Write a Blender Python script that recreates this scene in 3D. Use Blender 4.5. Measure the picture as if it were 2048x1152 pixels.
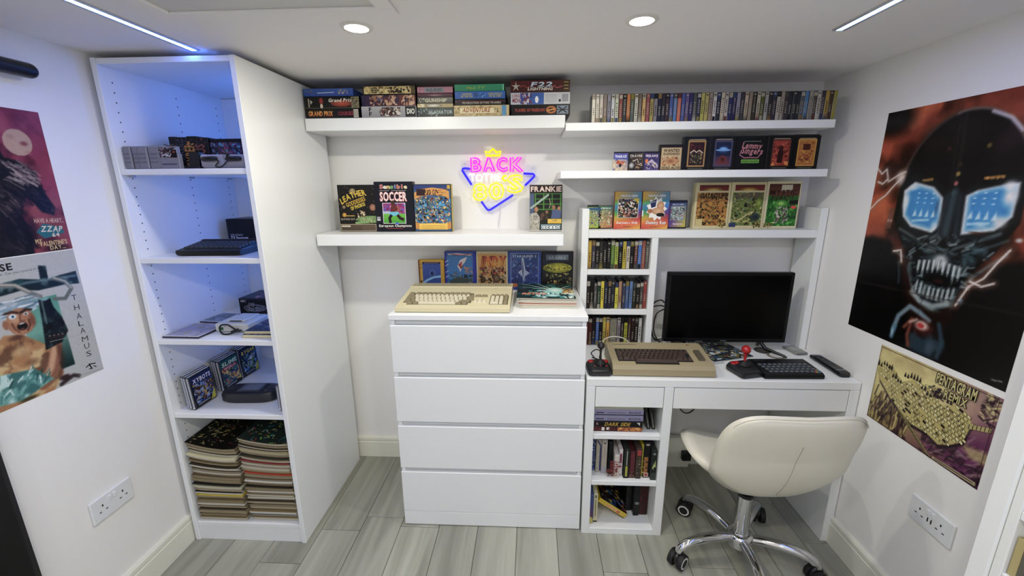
import bpy, math, random
from mathutils import Vector, Matrix
R = random.Random(7)
PI = math.pi
for o in list(bpy.data.objects): bpy.data.objects.remove(o)
SC = bpy.context.scene
COL = SC.collection

# ---------------------------------------------------------------- camera
cam_d = bpy.data.cameras.new('camera'); cam = bpy.data.objects.new('camera', cam_d); COL.objects.link(cam)
cam_d.sensor_width = 36.0; cam_d.lens = 14.648; cam_d.clip_start = 0.02
def set_cam(pos, yaw, pitch, roll):
    f = Vector((math.sin(yaw)*math.cos(pitch), math.cos(yaw)*math.cos(pitch), -math.sin(pitch)))
    r = Vector((math.cos(yaw), -math.sin(yaw), 0)); u = r.cross(f)
    r2 = r*math.cos(roll)+u*math.sin(roll); u2 = -r*math.sin(roll)+u*math.cos(roll)
    m = Matrix((r2, u2, -f)).transposed().to_4x4(); m.translation = pos
    cam.matrix_world = m
set_cam((0.5761, -2.0749, 1.4989), -0.0481, 0.2381, -0.0065)
SC.camera = cam

# ---------------------------------------------------------------- world, exposure
W = bpy.data.worlds.new('world'); SC.world = W; W.use_nodes = True
W.node_tree.nodes['Background'].inputs[0].default_value = (0.5, 0.52, 0.55, 1)
W.node_tree.nodes['Background'].inputs[1].default_value = 0.2
VS = SC.view_settings
VS.view_transform = 'Standard'; VS.look = 'None'; VS.gamma = 1.0; VS.use_curve_mapping = False
VS.exposure = 0.2
DOWN_W = 5.4        # watts of each recessed ceiling lamp
LED_E = 30.0         # emission of the blue ceiling strips
CAB_E = 72.0         # emission of the strip inside the tall cabinet
NEON_E = 0.8

# ---------------------------------------------------------------- room numbers (metres)
XL, XR, ZC, YF = -0.914, 1.871, 1.944, -3.55

# ---------------------------------------------------------------- colour + materials
def lin(c): return c/12.92 if c <= 0.04045 else ((c+0.055)/1.055)**2.4
def hx(h):
    h = h.lstrip('#')
    if len(h) == 3: h = ''.join(a+a for a in h)
    return (lin(int(h[0:2], 16)/255), lin(int(h[2:4], 16)/255), lin(int(h[4:6], 16)/255))
MATS = {}
def mat(h, rough=0.5, metal=0.0, spec=0.5, bump=0.0, bscale=200.0, coat=0.0, var=0.0, name=None, emit=0.0):
    key = (h, rough, metal, spec, bump, bscale, coat, var, emit)
    if key in MATS: return MATS[key]
    m = bpy.data.materials.new(name or 'mat_'+h.strip('#')); m.use_nodes = True
    nt = m.node_tree; b = nt.nodes['Principled BSDF']
    c = hx(h)+(1,)
    b.inputs['Base Color'].default_value = c; b.inputs['Roughness'].default_value = rough
    b.inputs['Metallic'].default_value = metal; b.inputs['Specular IOR Level'].default_value = spec
    b.inputs['Coat Weight'].default_value = coat
    if emit:
        b.inputs['Emission Color'].default_value = c; b.inputs['Emission Strength'].default_value = emit
    if bump or var:
        tc = nt.nodes.new('ShaderNodeTexCoord'); n = nt.nodes.new('ShaderNodeTexNoise')
        n.inputs['Scale'].default_value = bscale; n.inputs['Detail'].default_value = 4
        nt.links.new(tc.outputs['Object'], n.inputs['Vector'])
        if bump:
            bp = nt.nodes.new('ShaderNodeBump'); bp.inputs['Strength'].default_value = bump; bp.inputs['Distance'].default_value = 0.002
            nt.links.new(n.outputs['Fac'], bp.inputs['Height']); nt.links.new(bp.outputs['Normal'], b.inputs['Normal'])
        if var:
            mr = nt.nodes.new('ShaderNodeMapRange'); mr.inputs[3].default_value = 1-var; mr.inputs[4].default_value = 1+var
            mx = nt.nodes.new('ShaderNodeMix'); mx.data_type = 'RGBA'; mx.blend_type = 'MULTIPLY'
            mx.inputs[0].default_value = 1; mx.inputs[6].default_value = c
            nt.links.new(n.outputs['Fac'], mr.inputs[0]); nt.links.new(mr.outputs[0], mx.inputs[7]); nt.links.new(mx.outputs[2], b.inputs['Base Color'])
    MATS[key] = m; return m
def print_mat(rough, coat=0.0):
    k = ('print', rough, coat)
    if k in MATS: return MATS[k]
    m = bpy.data.materials.new('printed_card'); m.use_nodes = True
    nt = m.node_tree; b = nt.nodes['Principled BSDF']
    a = nt.nodes.new('ShaderNodeVertexColor'); a.layer_name = 'Col'
    n = nt.nodes.new('ShaderNodeTexNoise'); n.inputs['Scale'].default_value = 90; n.inputs['Detail'].default_value = 5
    tc = nt.nodes.new('ShaderNodeTexCoord'); nt.links.new(tc.outputs['Object'], n.inputs['Vector'])
    mr = nt.nodes.new('ShaderNodeMapRange'); mr.inputs[3].default_value = 0.86; mr.inputs[4].default_value = 1.1
    nt.links.new(n.outputs['Fac'], mr.inputs[0])
    mx = nt.nodes.new('ShaderNodeMix'); mx.data_type = 'RGBA'; mx.blend_type = 'MULTIPLY'; mx.inputs[0].default_value = 1
    gm = nt.nodes.new('ShaderNodeGamma'); gm.inputs[1].default_value = 1.22; nt.links.new(a.outputs['Color'], gm.inputs[0]); hs = nt.nodes.new('ShaderNodeHueSaturation'); hs.inputs['Saturation'].default_value = 0.9; nt.links.new(gm.outputs[0], hs.inputs['Color']); nt.links.new(hs.outputs[0], mx.inputs[6]); nt.links.new(mr.outputs[0], mx.inputs[7]); nt.links.new(mx.outputs[2], b.inputs['Base Color'])
    b.inputs['Roughness'].default_value = rough; b.inputs['Coat Weight'].default_value = coat; b.inputs['Specular IOR Level'].default_value = 0.3
    MATS[k] = m; return m
def floor_mat():
    m = bpy.data.materials.new('grey_oak_plank'); m.use_nodes = True
    nt = m.node_tree; N = nt.nodes; L = nt.links; b = N['Principled BSDF']
    oi = N.new('ShaderNodeObjectInfo'); tc = N.new('ShaderNodeTexCoord')
    mp = N.new('ShaderNodeMapping'); mp.inputs['Scale'].default_value = (26, 1.6, 1)
    ad = N.new('ShaderNodeVectorMath'); ad.operation = 'ADD'
    sc = N.new('ShaderNodeVectorMath'); sc.operation = 'SCALE'; sc.inputs['Scale'].default_value = 37.0
    cx = N.new('ShaderNodeCombineXYZ')
    L.new(oi.outputs['Random'], cx.inputs[0]); L.new(oi.outputs['Random'], cx.inputs[1])
    L.new(cx.outputs[0], sc.inputs[0]); L.new(tc.outputs['Object'], mp.inputs['Vector'])
    L.new(mp.outputs[0], ad.inputs[0]); L.new(sc.outputs[0], ad.inputs[1])
    n1 = N.new('ShaderNodeTexNoise'); n1.inputs['Scale'].default_value = 1.0; n1.inputs['Detail'].default_value = 6; n1.inputs['Distortion'].default_value = 0.6
    n2 = N.new('ShaderNodeTexNoise'); n2.inputs['Scale'].default_value = 0.28; n2.inputs['Detail'].default_value = 2
    n3 = N.new('ShaderNodeTexNoise'); n3.inputs['Scale'].default_value = 6.0; n3.inputs['Detail'].default_value = 3
    for n in (n1, n2, n3): L.new(ad.outputs[0], n.inputs['Vector'])
    cr = N.new('ShaderNodeValToRGB'); e = cr.color_ramp.elements
    e[0].position = 0.28; e[0].color = hx('#7b7c6f')+(1,); e[1].position = 0.75; e[1].color = hx('#c3c3b5')+(1,)
    k = e.new(0.5); k.color = hx('#a4a597')+(1,)
    mixf = N.new('ShaderNodeMath'); mixf.operation = 'MULTIPLY_ADD'; mixf.inputs[1].default_value = 0.45
    m2 = N.new('ShaderNodeMath'); m2.operation = 'MULTIPLY'; m2.inputs[1].default_value = 0.55
    L.new(n2.outputs['Fac'], m2.inputs[0]); L.new(n1.outputs['Fac'], mixf.inputs[0]); L.new(m2.outputs[0], mixf.inputs[2])
    L.new(mixf.outputs[0], cr.inputs['Fac'])
    mr = N.new('ShaderNodeMapRange'); mr.inputs[3].default_value = 0.84; mr.inputs[4].default_value = 1.06
    L.new(oi.outputs['Random'], mr.inputs[0])
    mx = N.new('ShaderNodeMix'); mx.data_type = 'RGBA'; mx.blend_type = 'MULTIPLY'; mx.inputs[0].default_value = 1
    L.new(cr.outputs['Color'], mx.inputs[6]); L.new(mr.outputs[0], mx.inputs[7]); L.new(mx.outputs[2], b.inputs['Base Color'])
    b.inputs['Roughness'].default_value = 0.38
    bp = N.new('ShaderNodeBump'); bp.inputs['Strength'].default_value = 0.12; bp.inputs['Distance'].default_value = 0.001
    L.new(n3.outputs['Fac'], bp.inputs['Height']); L.new(bp.outputs['Normal'], b.inputs['Normal'])
    return m
WALL = mat('#f3f2ef', 0.75, bump=0.12, bscale=160, var=0.012, name='white_wall_paint')
CEIL = mat('#f9f6f3', 0.8, bump=0.1, bscale=120, name='white_ceiling_paint')
LAM = mat('#eff1f1', 0.32, bump=0.02, bscale=300, name='white_laminate')
LAM2 = mat('#eceeec', 0.42, bump=0.03, bscale=260, name='white_foil')
SKIRT = mat('#e8e8da', 0.45, name='skirting_gloss')
DARK = mat('#0b0b0c', 0.6, name='dark_void')
CHROME = mat('#d8d8da', 0.09, metal=1.0, name='chrome')
BLACKP = mat('#101113', 0.35, name='black_plastic')
RUBBER = mat('#0d0d0e', 0.6, name='black_rubber')
CABLE = mat('#0c0c0d', 0.45, name='black_cable')

# ---------------------------------------------------------------- mesh builder
class MB:
    def __init__(s): s.v = []; s.f = []
    def add(s, vs, fs):
        n = len(s.v); s.v += [tuple(p) for p in vs]; s.f += [tuple(i+n for i in f) for f in fs]; return s
    def box(s, x0, x1, y0, y1, z0, z1, b=0.0):
        if b <= 0:
            return s.add([(x0,y0,z0),(x1,y0,z0),(x1,y1,z0),(x0,y1,z0),(x0,y0,z1),(x1,y0,z1),(x1,y1,z1),(x0,y1,z1)],
                [(0,3,2,1),(4,5,6,7),(0,1,5,4),(1,2,6,5),(2,3,7,6),(3,0,4,7)])
        b = min(b, (x1-x0)*.45, (y1-y0)*.45, (z1-z0)*.45)
        P = {}; vs = []
        lo = (x0, y0, z0); hi = (x1, y1, z1)
        for sx in (0,1):
            for sy in (0,1):
                for sz in (0,1):
                    sg = (sx, sy, sz)
                    for ax in range(3):
                        p = []
                        for k in range(3):
                            q = hi[k] if sg[k] else lo[k]
                            if k != ax: q += -b if sg[k] else b
                            p.append(q)
                        P[sg, ax] = len(vs); vs.append(p)
        fs = []
        def quad(ids):
            fs.append(ids)
        for ax in range(3):
            a, c = [(1,2),(2,0),(0,1)][ax]
            for sd in (0,1):
                q = []
                for (i, j) in ((0,0),(1,0),(1,1),(0,1)):
                    g = [0,0,0]; g[ax] = sd; g[a] = i; g[c] = j; q.append(P[tuple(g), ax])
                quad(tuple(q) if sd else tuple(reversed(q)))
        for ax in range(3):          # edges running along ax
            a, c = [(1,2),(2,0),(0,1)][ax]
            for i in (0,1):
                for j in (0,1):
                    g0 = [0,0,0]; g0[a] = i; g0[c] = j; g1 = list(g0); g1[ax] = 1
                    q = (P[tuple(g0), a], P[tuple(g1), a], P[tuple(g1), c], P[tuple(g0), c])
                    quad(q if (i == j) == True and False else (q if (i ^ j) else tuple(reversed(q))))
        for sx in (0,1):
            for sy in (0,1):
                for sz in (0,1):
                    g = (sx, sy, sz); t = (P[g,0], P[g,1], P[g,2])
                    quad(t if (sx+sy+sz) % 2 else tuple(reversed(t)))
        return s.add(vs, fs)
    def cyl(s, p0, p1, r0, r1=None, n=16, cap=True):
        r1 = r0 if r1 is None else r1
        p0 = Vector(p0); p1 = Vector(p1); d = (p1-p0).normalized()
        a = d.orthogonal().normalized(); b = d.cross(a)
        vs = []
        for p, r in ((p0, r0), (p1, r1)):
            for i in range(n):
                t = 2*PI*i/n; vs.append(p+a*(r*math.cos(t))+b*(r*math.sin(t)))
        fs = [(i, (i+1) % n, n+(i+1) % n, n+i) for i in range(n)]
        if cap: fs += [tuple(reversed(range(n))), tuple(range(n, 2*n))]
        return s.add(vs, fs)
    def tube(s, pts, r, n=8, cap=True, closed=False):
        pts = [Vector(p) for p in pts]; m = len(pts); rs = r if isinstance(r, (list, tuple)) else [r]*m
        vs = []; up = None
        for i, p in enumerate(pts):
            d = (pts[(i+1) % m]-pts[i-1]) if closed else (pts[min(i+1, m-1)]-pts[max(i-1, 0)])
            d.normalize()
            if up is None: up = d.orthogonal().normalized()
            up = (up-d*up.dot(d))
            if up.length < 1e-6: up = d.orthogonal()
            up.normalize(); b = d.cross(up)
            for k in range(n):
                t = 2*PI*k/n; vs.append(p+up*(rs[i]*math.cos(t))+b*(rs[i]*math.sin(t)))
        fs = []
        for i in range(m if closed else m-1):
            j = (i+1) % m
            for k in range(n):
                l = (k+1) % n; fs.append((i*n+k, i*n+l, j*n+l, j*n+k))
        if cap and not closed: fs += [tuple(reversed(range(n))), tuple(range((m-1)*n, m*n))]
        return s.add(vs, fs)
    def lathe(s, prof, n=24, o=(0,0,0)):
        vs = []; m = len(prof)
        for (r, z) in prof:
            for i in range(n):
                t = 2*PI*i/n; vs.append((o[0]+r*math.cos(t), o[1]+r*math.sin(t), o[2]+z))
        fs = []
        for j in range(m-1):
            for i in range(n):
                k = (i+1) % n; fs.append((j*n+i, j*n+k, (j+1)*n+k, (j+1)*n+i))
        fs += [tuple(reversed(range(n))), tuple(range((m-1)*n, m*n))]
        return s.add(vs, fs)
    def prism(s, poly, lo, hi, axis=0):
        """2-D polygon (ccw in the two other axes, cyclic order) extruded along axis"""
        n = len(poly); vs = []
        for h in (lo, hi):
            for (a, b) in poly:
                vs.append({0: (h, a, b), 1: (b, h, a), 2: (a, b, h)}[axis])
        fs = [tuple(reversed(range(n))), tuple(range(n, 2*n))]
        fs += [(i, (i+1) % n, n+(i+1) % n, n+i) for i in range(n)]
        return s.add(vs, fs)
    def sphere(s, c, r, n=16, m=10, sc=(1,1,1)):
        prof = []
        vs = []
        for j in range(m+1):
            ph = PI*j/m
            for i in range(n):
                t = 2*PI*i/n
                vs.append((c[0]+r*sc[0]*math.sin(ph)*math.cos(t), c[1]+r*sc[1]*math.sin(ph)*math.sin(t), c[2]-r*sc[2]*math.cos(ph)))
        fs = []
        for j in range(m):
            for i in range(n):
                k = (i+1) % n; fs.append((j*n+i, j*n+k, (j+1)*n+k, (j+1)*n+i))
        return s.add(vs, fs)
    def xf(s, fn):
        s.v = [tuple(fn(*p)) for p in s.v]; return s
    def mesh(s, name, m, smooth=None):
        me = bpy.data.meshes.new(name); me.from_pydata(s.v, [], s.f); me.update()
        if m: me.materials.append(m)
        if smooth:
            me.polygons.foreach_set('use_smooth', [True]*len(me.polygons))
            me.set_sharp_from_angle(angle=math.radians(smooth))
        return me
    def build(s, name, m, parent=None, smooth=None, loc=None, rot=None):
        return link(name, s.mesh(name, m, smooth), parent, loc, rot)
def link(name, me, parent=None, loc=None, rot=None):
    o = bpy.data.objects.new(name, me); COL.objects.link(o)
    if parent: o.parent = parent
    if loc: o.location = loc
    if rot: o.rotation_euler = rot
    return o
def tag(o, label=None, cat=None, group=None, kind=None):
    if label: o['label'] = label
    if cat: o['category'] = cat
    if group: o['group'] = group
    if kind: o['kind'] = kind
    return o
def thing(name, label, cat, loc=(0,0,0), rot=(0,0,0), group=None):
    o = bpy.data.objects.new(name, None); COL.objects.link(o); o.empty_display_size = 0.05
    o.location = loc; o.rotation_euler = rot
    return tag(o, label, cat, group)
def part(name, m, parent, *boxes, b=0.0015, smooth=None, loc=None, rot=None):
    mb = MB()
    for q in boxes: mb.box(*q, b=b)
    return mb.build(name, m, parent, smooth, loc, rot)
def spline(pts, n=8):
    pts = [Vector(p) for p in pts]; out = []
    for i in range(len(pts)-1):
        p0 = pts[max(i-1, 0)]; p1 = pts[i]; p2 = pts[i+1]; p3 = pts[min(i+2, len(pts)-1)]
        for k in range(n):
            t = k/n
            out.append(0.5*((2*p1)+(p2-p0)*t+(2*p0-5*p1+4*p2-p3)*t*t+(3*p1-p0-3*p2+p3)*t**3))
    out.append(pts[-1]); return out

# ================================================================ THE ROOM
fl = tag(part('floor', mat('#3e3e3a', 0.7), None, (XL, XR, YF, 0.0, -0.06, -0.0045), b=0), kind='structure')
FM = floor_mat()
PW = 0.1765
joints = {2: -0.543, 4: -0.512, 9: -0.706, 11: -0.672, 0: -0.9, 6: -1.05, 7: -0.93, 13: -0.3}
for c in range(-3, 14):
    x0 = max(XL+0.001, -0.543+PW*(c-0)); x1 = min(XR-0.001, -0.543+PW*(c+1))
    k = c+1
    if x1-x0 < 0.01: continue
    jy = joints.get(k, -0.35-((k*0.37) % 1.0))
    ys = [-0.001]
    y = jy
    while y > YF+0.2: ys.append(y); y -= 1.22
    ys.append(YF+0.001)
    for a, b_ in zip(ys[:-1], ys[1:]):
        mb = MB().box(-(x1-x0)/2+0.0008, (x1-x0)/2-0.0008, -(a-b_)/2+0.0008, (a-b_)/2-0.0008, -0.0045, 0.0, b=0.0018)
        mb.build('floor_plank', FM, fl, loc=((x0+x1)/2, (a+b_)/2, 0))
ce = tag(part('ceiling', CEIL, None, (XL, XR, YF, 0.0, ZC, ZC+0.08), b=0), kind='structure')
tag(part('wall_back', WALL, None, (XL-0.1, XR+0.1, 0.0, 0.1, -0.06, ZC+0.08), b=0), kind='structure')
tag(part('wall_left', WALL, None, (XL-0.1, XL, YF, 0.0, -0.06, ZC+0.08), b=0), kind='structure')
tag(part('wall_right', WALL, None, (XR, XR+0.1, YF, 0.0, -0.06, ZC+0.08), b=0), kind='structure')
tag(part('wall_front', WALL, None, (XL-0.1, XR+0.1, YF-0.1, YF, -0.06, ZC+0.08), b=0), kind='structure')
# skirting boards: stepped profile with a rounded top bead, outline (depth from wall, height)
SK = [(0, 0), (0.016, 0), (0.016, 0.092), (0.0125, 0.096), (0.0125, 0.1), (0.016, 0.104), (0.015, 0.118), (0.009, 0.125), (0, 0.126)]
def skirt(name, a, b_, side):
    mb = MB()
    if side == 'back': mb.prism([(-d-0.0002, z) for d, z in SK][::-1], a, b_, 0)
    if side == 'left': mb.prism([(z, XL+d+0.0002) for d, z in SK], a, b_, 1)
    if side == 'right': mb.prism([(z, XR-d-0.0002) for d, z in SK][::-1], a, b_, 1)
    tag(mb.build(name, SKIRT), kind='structure')
skirt('baseboard_back', XL+0.018, XR-0.018, 'back')
skirt('baseboard_left', YF, -0.0, 'left')
skirt('baseboard_right', YF, -0.0, 'right')

tag(part('trim_1', SKIRT, None, (1.315, 1.437, -0.046, -0.0166, 0.0, 0.18), b=0.002), kind='structure')
# ---- ceiling fittings
LAMP = mat('#fff3dc', 0.4, emit=22.0, name='lamp_glow')
for i, (x, y, lab) in enumerate([(0.074, -0.767, 'round white recessed downlight in the ceiling nearest the tall open cabinet'),
                    (0.877, -0.768, 'round white recessed downlight in the ceiling above the desk side'),
                    (0.074, -1.9, None), (0.877, -1.9, None), (0.074, -3.0, None), (0.877, -3.0, None)]):
    lab = lab or ('recessed downlight in the ceiling behind the viewer, %s of the %s pair' % ('left' if i % 2 == 0 else 'right', 'nearer' if i < 4 else 'farther'))
    t = thing('ceiling_downlight', lab, 'downlight', (x, y, ZC), group='recessed ceiling downlights')
    MB().lathe([(0.033, 0.0), (0.033, -0.004), (0.042, -0.004), (0.045, -0.0015), (0.045, 0.0)], 32).build('bezel', mat('#e8e6e0', 0.4), t, 40)
    MB().lathe([(0.0, 0.0), (0.0329, 0.0), (0.0329, -0.0035), (0.0, -0.0035)], 32).build('lens', LAMP, t)
    ld = bpy.data.lights.new('downlight_lamp', 'AREA'); ld.shape = 'DISK'; ld.size = 0.066; ld.energy = DOWN_W*(0.82 if i < 2 else 0.98)
    ld.color = (1.0, 0.965, 0.86); ld.spread = math.radians(180)
    lo = bpy.data.objects.new('downlight_lamp', ld); COL.objects.link(lo); lo.parent = t; lo.location = (0, 0, -0.006)
LEDM = mat('#5a85ff', 0.4, emit=LED_E, name='blue_led_diffuser')
for x, y1, lab in ((-0.535, -0.607, 'long blue-white light strip set in the ceiling in front of the tall cabinet'),
                   (1.477, -0.657, 'long blue-white light strip set in the ceiling near the skull poster wall')):
    t = thing('led_strip', lab, 'light strip', (x, 0, ZC), group='ceiling light strips')
    part('channel', mat('#c9ccd2', 0.3, metal=0.8), t, (-0.019, -0.009, -3.3, y1, -0.004, 0.0), (0.009, 0.019, -3.3, y1, -0.004, 0.0), (-0.009, 0.009, y1-0.002, y1, -0.004, 0), b=0.0008)
    part('diffuser', LEDM, t, (-0.0088, 0.0088, -3.3, y1-0.0022, -0.0036, 0.0), b=0.0006)
t = thing('ceiling_hatch', 'square white access hatch with raised frame in the ceiling', 'hatch', (-0.087, -1.173, ZC))
part('panel', mat('#dddbd6', 0.6), t, (-0.27, 0.27, -0.27, 0.27, -0.002, 0.0))
for q in ((-0.313, 0.313, 0.262, 0.313), (-0.313, 0.313, -0.313, -0.262), (-0.313, -0.268, -0.262, 0.262), (0.268, 0.313, -0.262, 0.262)):
    part('frame_strip', CEIL, t, (q[0], q[1], q[2], q[3], -0.009, 0.0), b=0.003)

# ---- wall sockets
SOCK = mat('#e6e8ea', 0.3, name='socket_plastic')
def socket(label, loc, rz, usb=False):
    t = thing('wall_socket', label, 'socket', loc, (0, 0, rz), 'double wall sockets')      # faces local -y
    part('face_plate', SOCK, t, (-0.073, 0.073, -0.009, 0.0, -0.043, 0.043), b=0.003)
    for sx in (-1, 1):
        cx = sx*0.036
        part('pin_hole', DARK, t, (cx-0.0022, cx+0.0022, -0.0094, -0.005, 0.006, 0.014), b=0)
        for q in (-0.011, 0.011): part('pin_hole', DARK, t, (cx+q-0.0035, cx+q+0.0035, -0.0094, -0.005, -0.012, -0.0085), b=0)
        part('rocker_switch', SOCK, t, (sx*0.0085-0.0055, sx*0.0085+0.0055, -0.0125, -0.006, 0.012, 0.03), b=0.0015)
    if usb:
        for q in (-0.006, 0.006): part('usb_port', DARK, t, (q-0.002, q+0.002, -0.0094, -0.005, -0.012, 0.003), b=0)
    return t
socket('white double socket plate low on the left wall beside the tall cabinet', (XL, -0.881, 0.425), PI/2)
socket('white double socket plate with charging ports low on the right wall by the skirting', (XR, -0.884, 0.447), -PI/2, True)

# ================================================================ TALL OPEN CABINET
CX0, CX1, CY0, CY1, CH = -0.891, -0.395, -0.622, -0.042, 1.924
cab = thing('tall_open_cabinet', 'tall white open wardrobe cabinet with shelves standing in the left corner', 'cabinet', (CX0, CY0, 0))
cw, cdp = CX1-CX0, CY1-CY0
part('side_panel', LAM, cab, (0, 0.019, 0, cdp, 0, CH))
part('side_panel', LAM, cab, (cw-0.019, cw, 0, cdp, 0, CH))
part('top_panel', LAM, cab, (0.019, cw-0.019, 0.002, cdp, CH-0.019, CH-0.001))
part('back_panel', LAM2, cab, (0.019, cw-0.019, cdp-0.008, cdp-0.002, 0.09, CH-0.02))
part('bottom_panel', LAM, cab, (0.019, cw-0.019, 0.004, cdp-0.008, 0.072, 0.092))
part('plinth', LAM, cab, (0.019, cw-0.019, 0.006, 0.022, 0.0, 0.0715))
CS = [1.568, 1.251, 0.931, 0.614]      # shelf top heights
for z in CS:
    part('shelf', LAM, cab, (0.0195, cw-0.0195, 0.004, cdp-0.009, z-0.02, z))
    for sx in (0.022, cw-0.034):
        for yy in (0.03, 0.3, 0.53):
            MB().box(sx, sx+0.012, yy, yy+0.016, z-0.027, z-0.0201, b=0.001).build('shelf_bracket', mat('#b9bcc0', 0.35, metal=0.6), cab)
holes = MB()
for z in [0.16+0.032*i for i in range(54)]:
    for yy in (0.045, 0.31, 0.53):
        for xx, d in ((0.019, 1), (cw-0.019, -1)):
            holes.cyl((xx-0.001*d, yy, z), (xx+0.0003*d, yy, z), 0.0026, n=8)
tag(holes.build('peg_holes', mat('#2a2d35', 0.8), cab), kind='stuff')

CS = [z+0.0006 for z in CS]
t = thing('cabinet_led_strip', 'blue light strip on the inner right side of the tall cabinet', 'light strip', (CX1-0.0195, CY0+0.3, 0))
CLED = mat('#4f86ff', 0.4, emit=CAB_E, name='blue_cabinet_led')
for z0, z1 in ((0.8, 0.9), (0.95, 1.22), (1.27, 1.535), (1.59, 1.895)):
    part('channel', mat('#c9ccd2', 0.3, metal=0.8), t, (-0.003, 0.0, -0.007, -0.004, z0, z1), (-0.003, 0.0, 0.004, 0.007, z0, z1), b=0)
    part('diffuser', CLED, t, (-0.004, -0.0002, -0.004, 0.004, z0, z1), b=0.0005)
# ================================================================ CHEST OF DRAWERS
ch = thing('chest_of_drawers', 'white four-drawer chest in the middle with recessed pull edges', 'chest of drawers', (0, -0.501, 0))
cd = 0.478
part('side_panel', LAM, ch, (0.004, 0.022, 0.012, cd, 0.0, 0.98))
part('side_panel', LAM, ch, (0.778, 0.796, 0.012, cd, 0.0, 0.98))
part('back_panel', LAM2, ch, (0.022, 0.778, cd-0.006, cd-0.001, 0.02, 0.978))
part('top_panel', LAM, ch, (0.0, 0.80, 0.0, cd, 0.981, 1.0025))
part('carcass', mat('#c9cccc', 0.5), ch, (0.0225, 0.7775, 0.03, cd-0.007, 0.05, 0.9805))
for z0, z1 in ((0.753, 0.958), (0.526, 0.731), (0.299, 0.504), (0.0745, 0.279)):
    d = part('drawer', LAM, ch, (0.004, 0.796, 0.0, 0.018, z0, z1), b=0.002)
    part('pull_groove', mat('#d3d7d8', 0.4), d, (0.023, 0.777, 0.016, 0.029, z1+0.001, z1+0.021), b=0)
part('plinth', LAM, ch, (0.004, 0.796, 0.001, 0.018, 0.003, 0.0725), b=0.002)

# ================================================================ DESK
DX, DY, DZ = 0.8025, -0.519, 0.7467
dw = 1.0645
dk = thing('desk', 'white desk with two drawers, open side shelves and a raised shelf unit', 'desk', (DX, DY, 0))
dd = 0.5
part('desktop', LAM2, dk, (0.0, dw, 0.0, dd, DZ-0.033, DZ), b=0.002)
part('side_panel', LAM2, dk, (0.0, 0.034, 0.0, dd-0.02, 0.0, DZ-0.0335))
part('side_panel', LAM2, dk, (0.311, 0.347, 0.0, dd-0.02, 0.0, DZ-0.0335))
part('side_panel', LAM2, dk, (dw-0.036, dw, 0.0, dd-0.02, 0.0, DZ-0.0335))
part('back_panel', LAM2, dk, (0.034, 0.311, dd-0.03, dd-0.022, 0.02, DZ-0.034))
part('back_rail', LAM2, dk, (0.347, dw-0.036, dd-0.045, dd-0.027, 0.36, DZ-0.034))
part('bottom_panel', LAM2, dk, (0.034, 0.311, 0.0, dd-0.03, 0.0, 0.03))
part('shelf', LAM2, dk, (0.0345, 0.3105, 0.002, dd-0.031, 0.249, 0.271))
part('shelf', LAM2, dk, (0.0345, 0.3105, 0.002, dd-0.031, 0.472, 0.494))
part('drawer', LAM2, dk, (0.036, 0.309, 0.001, 0.4, 0.622, 0.7105))
part('drawer', LAM2, dk, (0.3495, dw-0.0385, 0.001, 0.4, 0.62, 0.7105))
# raised unit at the back
AY = 0.347                       # its front, from the desk front
AH = 1.401
part('upright', LAM2, dk, (0.0, 0.031, AY, dd-0.002, DZ+0.0005, AH))
part('upright', LAM2, dk, (dw-0.031, dw, AY, dd-0.002, DZ+0.0005, AH))
part('top_shelf', LAM2, dk, (0.0315, dw-0.0315, AY, dd-0.003, 1.271, 1.306))
part('upright', LAM2, dk, (0.316, 0.345, AY, dd-0.003, DZ+0.0005, 1.2705))
part('small_shelf', LAM2, dk, (0.0315, 0.3155, AY, dd-0.012, 1.101, 1.125))
part('small_shelf', LAM2, dk, (0.0315, 0.3155, AY, dd-0.012, 0.909, 0.934))
part('unit_back', LAM2, dk, (0.0315, 0.3155, dd-0.011, dd-0.004, DZ+0.001, 1.2705))

DZ += 0.0006
# ================================================================ WALL SHELVES
def wshelf(label, x0, x1, y0, z0, z1):
    t = thing('wall_shelf', label, 'shelf', (x0, y0, z0), group='white wall shelves')
    part('board', LAM, t, (0, x1-x0, 0, -y0, 0, z1-z0), b=0.0012)
    part('end_cap', LAM2, t, (x1-x0-0.0005, x1-x0+0.0005, 0.003, -y0-0.003, 0.003, z1-z0-0.003), b=0)
wshelf('thick white wall shelf nearest the ceiling, loaded with stacked boxes', -0.389, 0.7115, -0.23, 1.736, 1.786)
wshelf('thick white wall shelf under the neon sign', -0.385, 0.714, -0.254, 1.247, 1.297)
wshelf('thin white wall shelf near the ceiling holding a long row of cassettes', 0.7135, 1.784, -0.247, 1.7215, 1.7525)
wshelf('thin white wall shelf holding dark boxes in the middle of the right side', 0.696, 1.782, -0.252, 1.532, 1.562)

# ---- bookcase at the right edge, against the right wall and nearer the viewer
bk = thing('bookcase', 'white bookcase standing against the right wall at the photo edge', 'bookcase', (1.62, -1.21, 0))
bd = XR-1.62-0.018
part('side_panel', LAM, bk, (0, bd, -0.042, 0, 0, 1.9), b=0.004)
part('inner_frame', LAM2, bk, (0.002, bd, -0.064, -0.044, 0, 1.9), b=0.002)
part('side_panel', LAM, bk, (0, bd, -0.84, -0.8, 0, 1.9), b=0.004)
part('top_panel', LAM, bk, (0, bd, -0.8, -0.064, 1.865, 1.899))
part('back_panel', LAM2, bk, (bd-0.01, bd, -0.8, -0.064, 0.02, 1.865))
for z in (0.66, 0.82, 0.36, 0.05, 1.2, 1.5): part('shelf', LAM, bk, (0.003, bd-0.011, -0.7995, -0.0645, z-0.02, z))

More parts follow.
